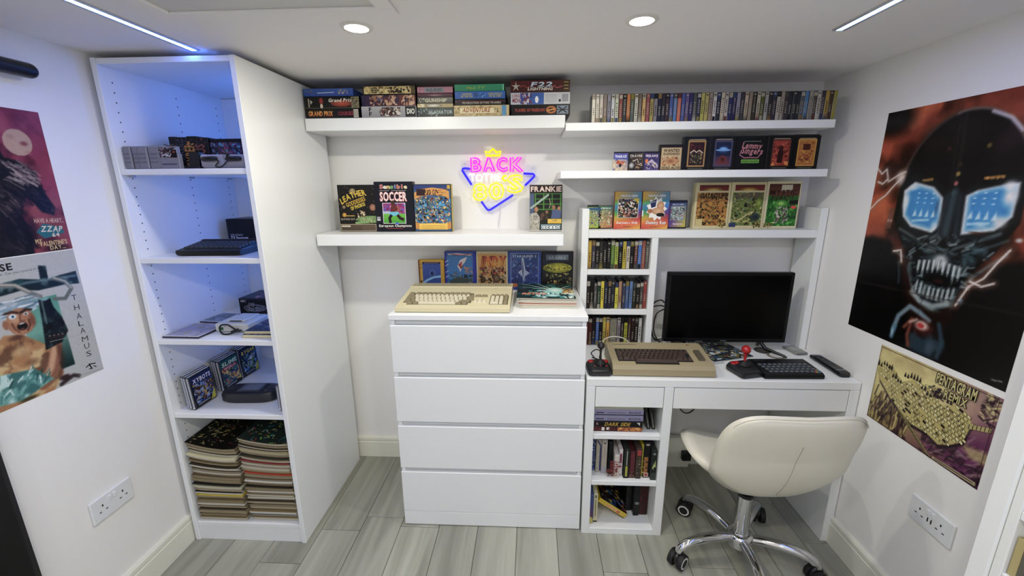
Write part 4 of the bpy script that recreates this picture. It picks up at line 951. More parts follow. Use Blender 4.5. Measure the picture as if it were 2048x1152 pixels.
for x0, x1, y in ((.325, .4, .695), (.66, .76, .7)):
    r.poly([(x0, y-.035), (x1, y-.03), (x1, y+.018), (x0, y+.016)], '#070606', 1, .006); r.line([(x0+.01, y+.008), (x1-.01, y+.012)], .008, '#c98d33', .9, .006)
    for q in range(4): r.ell(x0+.02+q*(x1-x0-.03)/3, y+.008, .006, .005, '#f0c060', .8, .6)
eL = [(.23, .66), (.29, .695), (.41, .675), (.475, .635), (.495, .53), (.455, .5), (.32, .515), (.255, .555)]
eR = [(.6, .645), (.65, .665), (.77, .685), (.825, .69), (.83, .58), (.77, .53), (.62, .505)]
def grow(P, k):
    cx = sum(p[0] for p in P)/len(P); cy = sum(p[1] for p in P)/len(P); return [(cx+(x-cx)*k, cy+(y-cy)*k) for x, y in P]
for e in (eL, eR):
    r.poly(grow(e, 1.2), '#42525c', .7, .07); r.poly(grow(e, 1.09), '#050505', .8, .02); r.poly(grow(e, 1.03), '#dfe6e8', 1, .014); r.poly(grow(e, .84), '#2490cc', 1, .03); r.poly(grow(e, .6), '#36a4de', .6, .08)
r.ell(.255, .615, .035, .06, '#f2f4f3', .95, .9); r.ell(.29, .675, .05, .02, '#eef3f4', .8, .9); r.ell(.8, .645, .05, .05, '#f5f2ee', 1, .9); r.ell(.78, .56, .055, .035, '#ece9e6', .9, .9); r.ell(.7, .545, .05, .018, '#e8eef0', .7, .9); r.ell(.46, .53, .03, .03, '#e6eef2', .6, .9); r.ell(.7, .515, .07, .008, '#5a3426', .8, .8)
for cx, cy in ((.375, .605), (.69, .61)):
    for i in range(3):
        for j in range(3): r.ell(cx-.045+i*.045, cy+.008+j*.02, .011, .0045, '#d6eef8', .85, .6)
    for i in range(4): r.poly([(cx-.06+i*.038, cy-.048), (cx-.035+i*.038, cy-.045), (cx-.046+i*.038, cy-.016)], '#e6f3f8', .9, .008)
    r.line([(cx-.05, cy-.066), (cx+.045, cy-.058)], .007, '#bfe3f3', .9, .006)
r.line([(.535, .66), (.535, .5)], .014, '#4a5d66', .9, .03); r.line([(.5, .64), (.495, .5)], .006, '#30404a', .9, .02); r.line([(.57, .64), (.59, .5)], .006, '#30404a', .9, .02); r.ell(.455, .6, .015, .05, '#4d4a66', .5, .9)
for pts, w_, c in (([(.25, .5), (.34, .475), (.42, .455), (.49, .437), (.58, .44), (.68, .475), (.8, .52)], .006, '#8a9a9c'), ([(.28, .47), (.38, .44), (.47, .42)], .005, '#4a6a70'), ([(.6, .425), (.7, .445), (.84, .5)], .006, '#687a7c'),
        ([(.46, .475), (.49, .49), (.52, .475), (.5, .455), (.47, .46)], .007, '#8f9c9e'), ([(.555, .475), (.585, .495), (.615, .48), (.595, .46), (.565, .465)], .007, '#8f9c9e'), ([(.37, .41), (.365, .34), (.41, .27), (.47, .22), (.56, .2), (.64, .23)], .008, '#7f8c8e'), ([(.66, .43), (.69, .35), (.66, .27)], .008, '#5c7074'),
        ([(.26, .4), (.31, .385), (.36, .39)], .004, '#8a9ea4'), ([(.29, .36), (.31, .31), (.32, .27)], .005, '#4d6a72'), ([(.85, .45), (.78, .4), (.72, .35)], .006, '#8aa4aa'), ([(.3, .43), (.36, .42), (.4, .38)], .01, '#33484e'), ([(.63, .4), (.7, .41), (.76, .45)], .012, '#3c5a5e')): r.line(pts, w_*.75, c, .6, .012)
jm = r.inpoly([(.28, .46), (.8, .5), (.7, .3), (.62, .2), (.45, .21), (.37, .3)], .03)
r.cloud(16, '#4f7078', .56, .72, .7, jm); r.cloud(22, '#06080a', .52, .68, .8, jm); r.strokes(260, (.26, .2, .84, .5), .045, .004, ['#a8b8ba', '#3a4a4e', '#0a0c0d', '#6a8084', '#26343a'], .45, jm, .7, .9)
r.ell(.535, .37, .13, .07, '#12181b', .9, .5); r.ell(.53, .4, .11, .03, '#5d7378', .8, .9); r.ell(.545, .39, .06, .045, '#eef0ee', .95, .9); r.ell(.55, .325, .1, .035, '#040404', 1, .4); r.ell(.56, .315, .045, .014, '#4a201a', .8, .8)
for i in range(9):
    x = .415+i*.029; y = .40-.004*abs(i-4)
    r.poly([(x, y), (x+.023, y), (x+.015, y-.055-(.018 if i in (1, 7) else 0)), (x+.007, y-.055)], '#aab5b6' if i % 2 else '#7c8a8c', .95, .008); r.line([(x+.008, y-.005), (x+.009, y-.04)], .003, '#eef2f0', .8, .006)
for i in range(9):
    x = .43+i*.0265; y = .235+.004*(i-4)**2*.25
    r.poly([(x, y), (x+.021, y), (x+.017, y+.055), (x+.004, y+.055)], '#9aa6a6' if i % 2 else '#6d7b7c', .95, .008); r.line([(x+.008, y+.01), (x+.009, y+.045)], .003, '#e4eaea', .7, .006)
r.line([(.42, .245), (.48, .218), (.56, .212), (.64, .24)], .01, '#c3cfcf', .8, .02); r.ell(.55, .2, .08, .02, '#8fa0a2', .5, .9); r.ell(.66, .25, .02, .05, '#6c8488', .6, .9)
nm = r.inpoly([(.34, .0), (.36, .14), (.46, .2), (.62, .2), (.68, .1), (.68, 0)], .05); r.cloud(12, '#3a5464', .55, .75, .8, nm)
for pts, w_, c in (([(.35, .06), (.37, .13), (.43, .185), (.5, .17), (.56, .15)], .012, '#8fa6b4'), ([(.35, .03), (.36, .08)], .012, '#5f8aa6'), ([(.42, .09), (.46, .135), (.45, .06), (.47, .02)], .005, '#94503c'), ([(.62, .15), (.66, .08), (.65, .02)], .008, '#3c5666')): r.line(pts, w_, c, .9, .016)
r.ell(.53, .115, .1, .05, '#5a1a16', .9, .8); r.ell(.525, .122, .06, .028, '#e8d4c8', .95, .7); r.ell(.52, .12, .028, .014, '#c21c1c', 1, .5); r.ell(.6, .045, .045, .05, '#566a7a', .7, .9); r.line([(.45, .12), (.49, .14)], .006, '#d8b8b0', .8, .01)
for pts in ([(-.02, .77), (.04, .735), (.07, .755), (.1, .7), (.17, .73), (.21, .74)], [(.0, .575), (.05, .615), (.1, .64), (.15, .685), (.2, .72)], [(.02, .7), (.06, .69), (.09, .71)], [(.68, .24), (.72, .32), (.78, .36), (.82, .42), (.86, .47)], [(.72, .34), (.78, .33), (.83, .35)], [(.24, .4), (.29, .41), (.31, .36)]):
    r.line(pts, .006, '#b89484', .45, .03); r.line(pts, .002, '#f4ece6', .95, .007)
r.ell(.185, .715, .05, .05, '#f0e2d8', .9, .95); r.ell(.79, .68, .05, .03, '#fbf8f4', .95, .95); r.ell(.86, .92, .1, .05, '#d8c8c8', .8, .95); r.ell(.885, .505, .025, .012, '#dfe6ea', .9, .9); r.ell(.35, .05, .012, .03, '#bfe0ee', .8, .9); r.ell(.7, .26, .02, .02, '#9fc4d8', .6, .9)
for x in (.155, .175): r.line([(x, .5), (x+.004, .58)], .006, '#84625a', .8, .01); r.ell(x+.002, .53, .006, .012, '#e6e2e4', .8, .7)
r.line([(.47, 1.01), (.5, .69), (.49, -.01)], .002, '#5a4a46', .35, .006); r.line([(0, .225), (.5, .245), (1, .27)], .002, '#4a423e', .5, .007); r.line([(.93, .022), (.975, .03)], .003, '#aaa49e', .8, .004)
poster('large dark poster of a chrome robot skull with blue eye screens on the right wall', r.art(), (XR-0.0008, -0.392, 0.945), -PI/2)
# --- sepia map poster
r = Ras(0.41, 0.29, 150, '#b9b07c', 6)
r.grad('#9a8c54', '#5a2450', '#8a6470', '#c4b888'); r.ell(.35, .75, .75, .75, '#d8d092', .95, .9); r.cloud(4, '#a08e66', .5, .75, .6, np.clip((r.Y-.7)/.2, 0, 1)); r.ell(.95, .2, .3, .5, '#5a1c50', .8, .9)
r.cloud(9, '#3a2430', .5, .62, .9, np.clip((.42-r.Y-.1*r.X)/.15, 0, 1)); r.strokes(160, (0, -.02, .4, .34), .12, .008, ['#4a3430', '#b8ac6c', '#2f1c24', '#8a7c4c'], 1.45, None, .8, .25); r.strokes(120, (.55, 0, 1, .4), .1, .01, ['#2c1428', '#6a2a5c', '#8a7078', '#3a1c34'], .5, None, .7, .8)
r.poly([(.82, .36), (1.02, .42), (1.02, .28), (.9, .26)], '#b0a274', .8, .04)
r.ell(.93, .85, .06, .12, '#3a2034', .8, .6); r.strokes(60, (.88, .7, .98, .97), .05, .006, ['#c8bd88', '#2f1828', '#8a7a60'], .6, None, .9, 1.4); r.ell(.55, .73, .06, .06, '#3a2630', .9, .5); r.strokes(24, (.5, .67, .6, .8), .04, .006, ['#b8ac78', '#241520'], .4, None, .9, 1)
cas = [(.01, .71), (.12, .79), (.2, .75), (.25, .65), (.36, .76), (.49, .77), (.56, .7), (.62, .64), (.72, .72), (.82, .69), (.86, .61), (.83, .38), (.75, .27), (.67, .2), (.56, .25), (.42, .24), (.3, .32), (.19, .4), (.05, .56)]
r.poly([(x+.01, y-.035) for x, y in cas], '#2c1a26', .95, .02); r.poly(cas, '#b3a76c', 1, .01)
r.I = np.clip(r.I*1.15, 0, 1); a = r.art(); a.k = 1e-5; rr = random.Random(3)
def inside(x, y):
    c = False; j = len(cas)-1
    for i in range(len(cas)):
        if (cas[i][1] > y) != (cas[j][1] > y) and x < (cas[j][0]-cas[i][0])*(y-cas[i][1])/(cas[j][1]-cas[i][1])+cas[i][0]: c = not c
        j = i
    return c
for i in range(-6, 34):                # isometric blocks
    for j in range(-14, 22):
        x = i*.03+j*.018; y = .47-i*.012+j*.036
        if inside(x, y) and rr.random() < .86:
            q = rr.random(); c = rr.choice(['#eee6ac', '#e2da9c', '#d2c888', '#f0e8b8']) if q < .86 else rr.choice(['#4a3038', '#8a7a50', '#33202a']); k = '#33202a' if x > .5 else '#42342a'
            a.poly([(x, y), (x+.028, y-.014), (x+.03, y+.014), (x+.004, y+.028)], k, 4e-6); a.poly([(x+.0025, y+.003), (x+.0258, y-.0095), (x+.0275, y+.0115), (x+.005, y+.0235)], c, 4e-6)
            if rr.random() < .3: a.poly([(x+.006, y+.006), (x+.012, y+.003), (x+.013, y+.03), (x+.007, y+.032)], k, 3e-6)
for i in range(11):                    # stairs
    x, y = .29+i*.03, .33-i*.028; a.poly([(x, y), (x+.05, y-.02), (x+.055, y-.05), (x, y-.03)], '#c3ba78'); a.line([(x, y-.012), (x+.05, y-.034)], .008, '#33202a'); a.line([(x, y-.024), (x+.05, y-.046)], .005, '#4a3430')
for i in range(26):
    x = .01+i*.027; y = [.76, .8, .78, .7, .68, .78, .8, .8, .74, .7, .72, .75, .73, .66][i//2]; a.poly([(x, y-.03), (x+.008, y+.01+rr.random()*.05), (x+.02, y-.03)], '#3a2630')
a.poly([(.84, .55), (.99, .63), (.99, .68), (.84, .6)], '#c0b47c')
for i in range(6): a.line([(.85+i*.025, .555+i*.014), (.85+i*.025, .605+i*.014)], .005, '#33202a')
a.text('PENTAGRAM', .695, .86, .115, '#d6cc90', .3, out='#2f1c28', ow=.006, rot=-.02); a.text('REMIX', .715, .745, .085, '#d0c688', .17, out='#2f1c28', ow=.006)
a.poly([(.66, .05), (.99, .07), (.99, .03), (.66, .015)], '#b8a98a'); a.line([(.68, .035), (.97, .05)], .006, '#3a2030')
a.frame(.012, .016, .988, .984, .004, '#4a3034')
poster('small sepia and purple castle map poster below the skull poster', a, (XR-0.0008, -0.567, 0.635), -PI/2)
# --- red moonlit poster
r = Ras(0.293, 0.4125, 110, '#6a1c34', 7)
r.grad('#8a3a38', '#9a4c48', '#7a1c3a', '#7c2040'); r.cloud(3, '#a83c58', .42, .65, .8); r.cloud(4, '#b8666a', .58, .76, .6); r.cloud(5, '#4a1428', .55, .75, .7)
r.ell(.92, .36, .2, .12, '#a8615a', .6, .9); r.ell(.75, .775, .125, .092, '#c9a78c', 1, .06); r.ell(.7, .81, .05, .03, '#b08874', .6, .9); r.ell(.8, .77, .05, .025, '#8a3a42', .75, .8); r.ell(.82, .71, .04, .02, '#b88c78', .7, .9)
beast = [(-.1, .72), (.3, .84), (.55, .8), (.6, .67), (.7, .65), (.84, .575), (.83, .5), (.93, .32), (.9, .265), (.8, .29), (.7, .41), (.66, .36), (.62, .27), (.66, .12), (.62, -.1), (-.1, -.1)]
r.poly(beast, '#1d171d', 1, .02); bm_ = r.inpoly(beast, .01)
r.strokes(260, (.3, .0, .9, .68), .09, .012, ['#33282e', '#120e13', '#4a3c40', '#241c22', '#171217'], -.9, bm_, .7, .4); r.strokes(60, (.55, .5, .85, .66), .1, .008, ['#a8948c', '#7a6662', '#c8b4a8'], -.6, bm_, .7, .3); r.strokes(40, (.3, .3, .62, .5), .08, .008, ['#8a7670', '#5a4a4a'], -.8, bm_, .6, .4)
r.ell(.9, .3, .025, .02, '#6a5a58', .8, .8); r.ell(.66, .15, .1, .15, '#120e10', .7, .9); r.ell(.85, .02, .2, .05, '#1a0e12', .8, .9)
a = r.art(); a.k = 1e-5
a.text('HAVE A HEART..', .84, .212, .03, '#d8b8a0', .27, rot=-.06); a.poly([(.7, .15), (.78, .21), (.94, .17), (.96, .13), (.86, .11), (.76, .1)], '#2f7a82'); a.text('ZZAP', .84, .145, .04, '#e2d6c4', .2, rot=-.08, slant=.2); a.text('64', .87, .105, .028, '#e2d6c4', .07); a.text('MY', .7, .068, .03, '#d8c08a', .06); a.text("VALENTINE'S", .83, .045, .032, '#d8c08a', .26); a.text('DAY...', .86, .012, .028, '#d8c08a', .15)
poster('red moonlit poster with a dark shaggy beast, upper one on the left wall', a, (XL+0.0008, -1.09, 1.3135), PI/2)
# --- white poster with a gun-wielding man
r = Ras(0.293, 0.42, 130, '#c6c6c0', 8)
gm = [(.38, .69), (.725, .69), (.725, .13), (.38, .13)]; r.poly(gm, '#7fb3a2', 1, .01); g_ = r.inpoly(gm, .01); r.mix(g_*np.clip((.45-r.Y)/.3, 0, 1), '#1f3632', .95); r.mix(g_*np.clip((r.Y-.5)/.2, 0, 1), '#4f9a84', .7); r.ell(.62, .45, .06, .12, '#b8ccc4', .5, .9)
rifle = [(-.05, .82), (.3, .84), (.45, .85), (.62, .82), (.635, .92), (.7, .91), (.69, .81), (.8, .825), (.97, .835), (.975, .735), (.82, .75), (.58, .745), (.45, .77), (.3, .76), (-.05, .74)]
r.poly(rifle, '#1f3338', 1, .012); rm_ = r.inpoly(rifle, .01); r.cloud(14, '#6d8a8c', .55, .7, .7, rm_); r.line([(.0, .8), (.5, .815), (.95, .8)], .006, '#7d9698', .8, .02); r.ell(.44, .83, .06, .02, '#2c5a5e', .9, .5)
for y in (.84, .86, .88, .9): r.line([(.63, y), (.69, y-.003)], .006, '#0f1a1c', .9, .006)
r.line([(.74, .81), (.84, .77), (.885, .71), (.8, .645), (.7, .66)], .026, '#7c8178', 1, .012); r.line([(.74, .815), (.84, .775), (.885, .715)], .008, '#c2c4ba', .8, .01); r.line([(.28, .83), (.4, .81), (.5, .745), (.58, .7)], .028, '#8d8a80', 1, .012); r.line([(.28, .835), (.4, .815), (.5, .75)], .008, '#cfcabc', .8, .01)
r.cloud(5, '#9fb6c2', .42, .6, .95, np.clip(1-np.abs(r.Y-.66)/.07, 0, 1)*(r.X < .58)); r.strokes(50, (.0, .6, .5, .72), .14, .012, ['#e2e8ea', '#8fa8b4', '#c8d4d8', '#6a8694'], .1, None, .8, .2)
body = [(-.05, -.05), (.08, .42), (.2, .495), (.34, .47), (.5, .36), (.56, .27), (.6, .1), (.42, -.05)]
r.poly(body, '#b98a58', 1, .02); b2 = r.inpoly(body, .02); r.cloud(7, '#dcc18c', .48, .66, .9, b2); r.cloud(8, '#6d4630', .54, .7, .8, b2); r.ell(.3, .36, .12, .06, '#e0c896', .6, .9); r.ell(.36, .26, .1, .04, '#7a5238', .6, .9); r.ell(.28, .46, .09, .03, '#5c3a2a', .7, .9)
r.line([(.4, .07), (.48, .12), (.555, .22), (.6, .32)], .09, '#a06a4c', 1, .02); r.line([(.41, .1), (.5, .17), (.575, .3)], .03, '#d8b08a', .9, .03); r.line([(.55, .08), (.62, .2), (.62, .3)], .02, '#5a3426', .6, .03)
r.ell(.365, .56, .125, .1, '#b7825e', 1, .12); r.ell(.33, .59, .08, .05, '#d8ac86', .8, .8); r.ell(.46, .55, .04, .07, '#7a4a34', .7, .8); r.ell(.33, .5, .07, .03, '#c8946c', .8, .8); r.ell(.24, .56, .03, .04, '#a87456', 1, .4)
r.ell(.365, .525, .05, .032, '#1c0d0b', 1, .25); r.ell(.365, .545, .035, .006, '#e6dfd2', .9, .5); r.ell(.36, .508, .028, .008, '#8a4438', .9, .6); r.ell(.31, .607, .036, .02, '#e2ecee', 1, .3); r.ell(.312, .606, .014, .012, '#2c5260', 1, .4); r.ell(.42, .605, .028, .014, '#d8dcd8', .9, .4); r.ell(.42, .604, .01, .009, '#2a2a2c', 1, .4)
r.line([(.26, .636), (.31, .64), (.355, .625)], .012, '#4a2a1e', .9, .012); r.line([(.38, .62), (.43, .635), (.47, .625)], .012, '#3a2018', .9, .012); r.line([(.37, .61), (.36, .565), (.39, .56)], .008, '#8a5840', .9, .01); r.line([(.29, .56), (.3, .52), (.33, .49)], .006, '#6a3f2c', .8, .01); r.line([(.43, .56), (.43, .52), (.4, .49)], .006, '#5a3424', .8, .01)
gun = [(.555, .68), (.66, .67), (.67, .6), (.72, .52), (.745, .4), (.66, .33), (.5, .31), (.52, .42), (.54, .55)]
r.poly(gun, '#182427', 1, .012); gg = r.inpoly(gun, .01); r.cloud(16, '#51686a', .54, .7, .8, gg); r.cloud(20, '#070c0e', .52, .66, .8, gg); r.ell(.61, .675, .05, .016, '#8fbcba', .9, .5); r.line([(.58, .66), (.57, .5)], .008, '#7a9898', .7, .012); r.ell(.63, .38, .07, .035, '#2a2220', .9, .5)
for i in range(4): r.ell(.57+i*.04, .395-i*.004, .02, .018, '#3a2e2c', .95, .5); r.ell(.565+i*.04, .402-i*.004, .008, .007, '#c8c0b8', .8, .6)
sl2 = [(-.05, .22), (.1, .24), (.36, .205), (.42, .15), (.5, .085), (.34, .05), (.19, .02), (-.05, .05)]
r.poly(sl2, '#7fb5ae', 1, .02); s2 = r.inpoly(sl2, .02); r.cloud(9, '#d4ebe4', .5, .66, .9, s2); r.cloud(10, '#3f7674', .54, .7, .85, s2); r.strokes(40, (.0, .05, .48, .22), .06, .008, ['#e4f4ee', '#4a8a88', '#2c5a58'], 1.2, s2, .8, .6)
r.ell(.25, .015, .12, .02, '#2c3a22', .8, .8); r.ell(.6, .06, .07, .03, '#3a211c', .9, .6); r.line([(.55, .02), (.68, .05), (.73, .03)], .02, '#2a1816', .8, .02)
a = r.art(); a.k = 1e-5
a.text('SE', .37, .92, .045, '#1c1c1e', .1); a.text('ever. Can you control it?', .44, .892, .016, '#3a3a3c', .34, bold=False)
for i, c in enumerate('THALAMUS'): a.text(c, .885, [.615, .535, .465, .405, .345, .275, .215, .15][i], .042, '#4a4a4a', .055 if c != 'M' else .065, bold=False, rot=-.05)
a.line([(.82, .07), (.87, .085), (.93, .075)], .012, '#1c1c1c'); a.line([(.86, .09), (.88, .04), (.85, .05)], .014, '#1c1c1c'); a.line([(.9, .06), (.93, .045)], .01, '#1c1c1c'); a.line([(.55, .36), (1, .33)], .004, '#b4b3ac'); a.line([(.72, .03), (.98, .01)], .005, '#9a9a94')
poster('white folded poster of a shouting man with guns, lower one on the left wall', a, (XL+0.0008, -1.09, 0.8905), PI/2)

# ================================================================ BLACK CURTAIN ON THE LEFT
cu = thing('curtain', 'black curtain hanging at the left photo edge', 'curtain', (XL+0.04, -1.142, 0.03))
vs = []; fs = []; n = 40
for i in range(n+1):
    y = -i*0.02; x = 0.012*math.sin(i*1.1)+0.003*math.sin(i*2.7)
    vs += [(x, y, 0), (x*0.8, y, 0.9), (x*0.6, y, 1.78)]
for i in range(n):
    for k in range(2): fs.append((i*3+k, i*3+3+k, i*3+4+k, i*3+1+k))
o = MB().add(vs, fs).build('fabric', mat('#060608', 0.8), cu, 60); md = o.modifiers.new('thick', 'SOLIDIFY'); md.thickness = 0.003
rd = thing('curtain_rod', 'black curtain rod end with a round cap on the left wall near the ceiling', 'curtain rod', (XL+0.04, -0.828, 1.833))
MB().cyl((0, -1.5, 0), (0, 0, 0), 0.021, n=20).sphere((0, 0, 0), 0.021, 20, 10).build('rod', mat('#0a0a10', 0.3), rd, 50)
for yy in (-0.25, -1.3): MB().cyl((0, yy, 0), (-0.039, yy, 0), 0.007, n=12).cyl((-0.0398, yy, 0), (-0.034, yy, 0), 0.02, n=16).build('wall_bracket', BLACKP, rd, 40)

# ================================================================ CASSETTES
import colorsys
def cword(h):
    h = h.lstrip('#'); r, g, b = [int(h[i:i+2], 16)/255 for i in (0, 2, 4)]
    H, S, V = colorsys.rgb_to_hsv(r, g, b); H *= 360
    if V < .2: return 'black'
    if S < .14: return 'white' if V > .72 else ('pale grey' if V > .55 else ('grey' if V > .36 else 'charcoal'))
    if S < .32 and V > .6: return 'cream' if 20 < H < 75 else ('pale violet' if H > 230 else 'pale blue')
    nm = 'red' if H < 14 or H > 335 else 'brown' if H < 42 and V < .62 else 'orange' if H < 38 else 'tan' if H < 50 and S < .5 else 'yellow' if H < 60 else 'olive' if H < 75 and V < .6 else 'yellow-green' if H < 90 else 'green' if H < 165 else 'blue' if H < 255 else 'purple'
    return ('dark ' if V < .4 else '')+nm
CASE_ME = {}
def spine_row(name, cat, cols, x0, x1, y, z, hgts, d, group, labf, ws=None, seed=5, case='#161517', parts=True, jit=0.004):
    rr = random.Random(seed); n = len(cols); ws = ws or [1]*n; tot = sum(ws); x = x0
    for i, c in enumerate(cols):
        w = (x1-x0)*ws[i]/tot; h = hgts(i, rr)
        if c is None: x += w; continue
        ww = w-0.0012
        key = (round(ww, 5), round(h, 4), round(d, 4), case)
        if key not in CASE_ME: CASE_ME[key] = MB().box(0, ww, 0, d, 0, h, b=0.0009).mesh(name, mat(case, 0.25))
        o = link(name, CASE_ME[key], None, loc=(x+0.0006, y+rr.uniform(-jit, jit), z+0.0003))
        tag(o, labf(i, c), cat, group)
        a = Art(ww-0.0016, h-0.003, c, seed*100+i); light = sum(hx(c)) > .8
        ink = '#4a443c' if light else '#a39c8e'
        alt = rr.choice(['#a8a294', '#1c1a1c', '#8a7e34', '#6a302a', '#2f4674', '#54544f', '#8a7048', '#b4b0a6'])
        k = rr.random()
        if k < .3: a.rect(0, .82, 1, 1, alt)
        elif k < .55: a.rect(0, .84, 1, .97, '#b0aa9c'); a.rect(.1, 0, .9, .16, alt)
        elif k < .75: a.rect(0, 0, 1, .28, alt, c)
        y0_ = rr.uniform(.2, .3); m = rr.randint(4, 8)
        for j in range(m):
            q = y0_+j*.07; a.rect(.3, q, .7, q+.045*rr.uniform(.5, 1.1), ink)
        if rr.random() < .35: a.rect(.2, .9, .8, .95, ink)
        a.build('spine_inlay', o, loc=(0.0008, -0.00015, 0.0015), rough=0.3)
        x += w
TRC = ['#cdc6b4','#c9c2b0','#c4b8aa','#7f695c','#8a8898','#c8c6cc','#c9cdb8','#93473f','#3c3e47','#c07a30','#5f6a60','#c9c6bb','#7a6c60','#c8a86a','#9a5558','#a69a5a','#8f8a92','#2c2f45','#3a3440','#4a3434','#4a5fa0','#5a7fb0','#c86a3a','#4a5a9a','#6a5a8a','#3a2a66','#5a5a4a','#3a3642','#b8b04a','#b8aa5a','#a08c78','#cfc9c6','#3c4048','#c4b8a4','#bfb6b0','#33346a','#2f2a60','#9a94a4','#4a4650','#c2b09a','#9a8c7a','#4c4638','#b8b09c','#6a6a3a','#a8a2a0','#3a343a','#3f3a48','#b8b0a4','#a49a90','#4a4048','#30343f','#3a4048','#353b44','#5f6a78','#4a84b4','#8f8a86','#5a5250','#c0bab4','#4a3a50','#b8982a','#5a4028','#a09a3a']
spine_row('cassette', 'cassette', TRC, 0.818, 1.783, -0.236, 1.7525, lambda i, r: 0.1085, 0.07, 'cassettes in the long row by the ceiling', lambda i, c: '%s-spined cassette, %s from the left in the long row near the ceiling' % (cword(c), ordn(i+1)), seed=8, jit=0.001)
R1 = ['#c8a82a','#4a4450','#26221f','#3a3832','#2c2a28','#1c1b1a','#6a8a2e','#a8b83e','#1d1c1a','#b8a81e','#c8bfae','#1f1e1c','#6a3434','#3a78b8','#9a5a4a','#6a6a66']
R2 = ['#3a2f28','#1a1817','#5a585a','#2a4a30','#d8c62a','#2c3048','#33313a','#3a3a42','#cfc838','#b08a6a','#4a4a62','#4a6a9a','#6a86b0','#3a3a2c','#2c2826','#5a5652','#9a3c34']
R3 = ['#7a3a38','#5a2c2c','#2c2024','#2f6ab0','#1f2430','#b8a84a','#c89a3a','#8a8878','#9a8f98','#2a2626','#b0b02a','#4a2c28','#3a2c2a','#33302e','#c0beb8']
for cols, z, nm, hh, x1, sd, yy in ((R1, 1.125, 'top', .134, 1.116, 21, -.152), (R2, .934, 'middle', .135, 1.116, 22, -.156), (R3, .7467, 'bottom', .143, 1.105, 23, -.15)):
    spine_row('cassette_case', 'cassette case', cols, 0.8355, x1, yy, z, lambda i, r, hh=hh: hh-r.choice([0, 0, .001, .004, .008]), 0.11, 'game cases in the %s cubby of the desk unit' % nm,
        lambda i, c, nm=nm: '%s-spined game case, %s from the left in the %s cubby of the desk unit' % (cword(c), ordn(i+1), nm), seed=sd,
        ws=[2.1 if (nm == 'bottom' and i == 7) else 1 for i in range(len(cols))], jit=0.003)

# ================================================================ THINGS IN THE TALL CABINET
GREYP = '#807e86'
# --- first shelf down
for i, (x0, x1, d_) in enumerate(((-0.867, -0.839, 0), (-0.8375, -0.8145, .004), (-0.813, -0.7785, 0), (-0.777, -0.7395, .003))):
    mb = MB().box(0, x1-x0, 0, 0.1, 0, 0.0775, b=0.003)
    o = mb.build('game_cartridge', mat(GREYP, 0.45, bump=.05, bscale=300), None, loc=(x0, -0.6+d_, CS[0]+0.0003))
    tag(o, 'plain grey plastic game cartridge seen edge-on, %s from the left on the top cabinet shelf' % ordn(i+1), 'cartridge', 'grey cartridges on the top cabinet shelf')
    for k in range(3): part('grip_ridge', mat('#6c6a74', 0.5), o, (0.004, x1-x0-0.004, -0.0012, 0.002, 0.02+k*0.014, 0.026+k*0.014), b=0.0005)
o = thing('game_cartridge', 'grey game cartridge with a picture label facing out on the top cabinet shelf', 'cartridge', (-0.738, -0.598, CS[0]))
part('shell', mat(GREYP, 0.45), o, (0, 0.072, 0, 0.018, 0, 0.052), (0.004, 0.068, 0.0, 0.018, 0.0515, 0.076), b=0.002)
part('slot_groove', mat('#3c3a58', 0.5), o, (0.008, 0.062, -0.0004, 0.002, 0.014, 0.018), b=0)
a = Art(0.062, 0.034, '#3a3434', 81); a.blot(0, 0, 1, 1, ['#8a8088', '#2a2428', '#c8c0c4', '#7a3a44', '#4a4048'], 40, .06, .16); a.rect(.68, 0, 1, .8, '#14121a'); a.ell(.85, .55, .08, .08, '#b84a3a'); a.line([(.1, .2), (.3, .3), (.5, .15)], .06, '#d8d4d8'); a.build('label', o, loc=(0.005, -0.0004, 0.038))
for i, (x0, x1, c, tc, h) in enumerate(((-0.818, -0.79, '#1b1720', '#7a6a5a', .125), (-0.789, -0.748, '#17151b', '#5a5a62', .123), (-0.747, -0.706, '#1a1512', '#d8952a', .126), (-0.705, -0.664, '#18141a', '#a05a4a', .121))):
    a = Art(x1-x0-.002, h-.002, c, 90+i); a.text(['ROTOX', 'STRIKER', 'CYBER', 'TITUS'][i], .62, .45, .3, tc, h*.75/(x1-x0), rot=PI/2); a.rect(.05, .05, .95, .1, tc); a.blot(0, .75, 1, 1, [c, tc, '#3a3440'], 6, .1, .3)
    box_item('game_box', 'black game box with %s lettering standing behind the cartridges, %s from the left' % (['tan', 'grey', 'orange', 'rust red'][i], ordn(i+1)), 'box', x0, x1, -0.45, CS[0], CS[0]+h, 0.13, a, c, 'boxes at the back of the top cabinet shelf', artname='spine_print')
a = Art(0.126, 0.112, '#3a3250', 95); a.blot(0, 0, 1, 1, ['#5a3a70', '#8a4a6a', '#3a5a8a', '#2a2440', '#5aa0b8', '#a86a7a'], 60, .06, .18); a.rect(0, .9, 1, 1, '#1a1824')
box_item('game_box', 'purple picture box behind the grey console on the top cabinet shelf', 'box', -0.663, -0.535, -0.445, CS[0], CS[0]+0.1155, 0.04, a, '#2a2540', 'boxes at the back of the top cabinet shelf', tilt=0.03)
o = thing('power_adapter', 'black wedge-shaped adapter beside the cartridges on the top cabinet shelf', 'adapter', (-0.652, -0.59, CS[0]))
MB().prism([(0.0, 0.0), (0.055, 0.0), (0.05, 0.05), (0.01, 0.058)], 0.012, 0.05, 0).build('body', BLACKP, o)
part('foot', BLACKP, o, (0.0, 0.053, -0.006, 0.06, 0.0, 0.008), b=0.002)
o = thing('game_console', 'pale grey flat game console at the right on the top cabinet shelf', 'console', (-0.597, -0.59, CS[0]))
part('body', mat('#a5a2a8', 0.45), o, (0, 0.177, 0, 0.15, 0.004, 0.048), b=0.005)
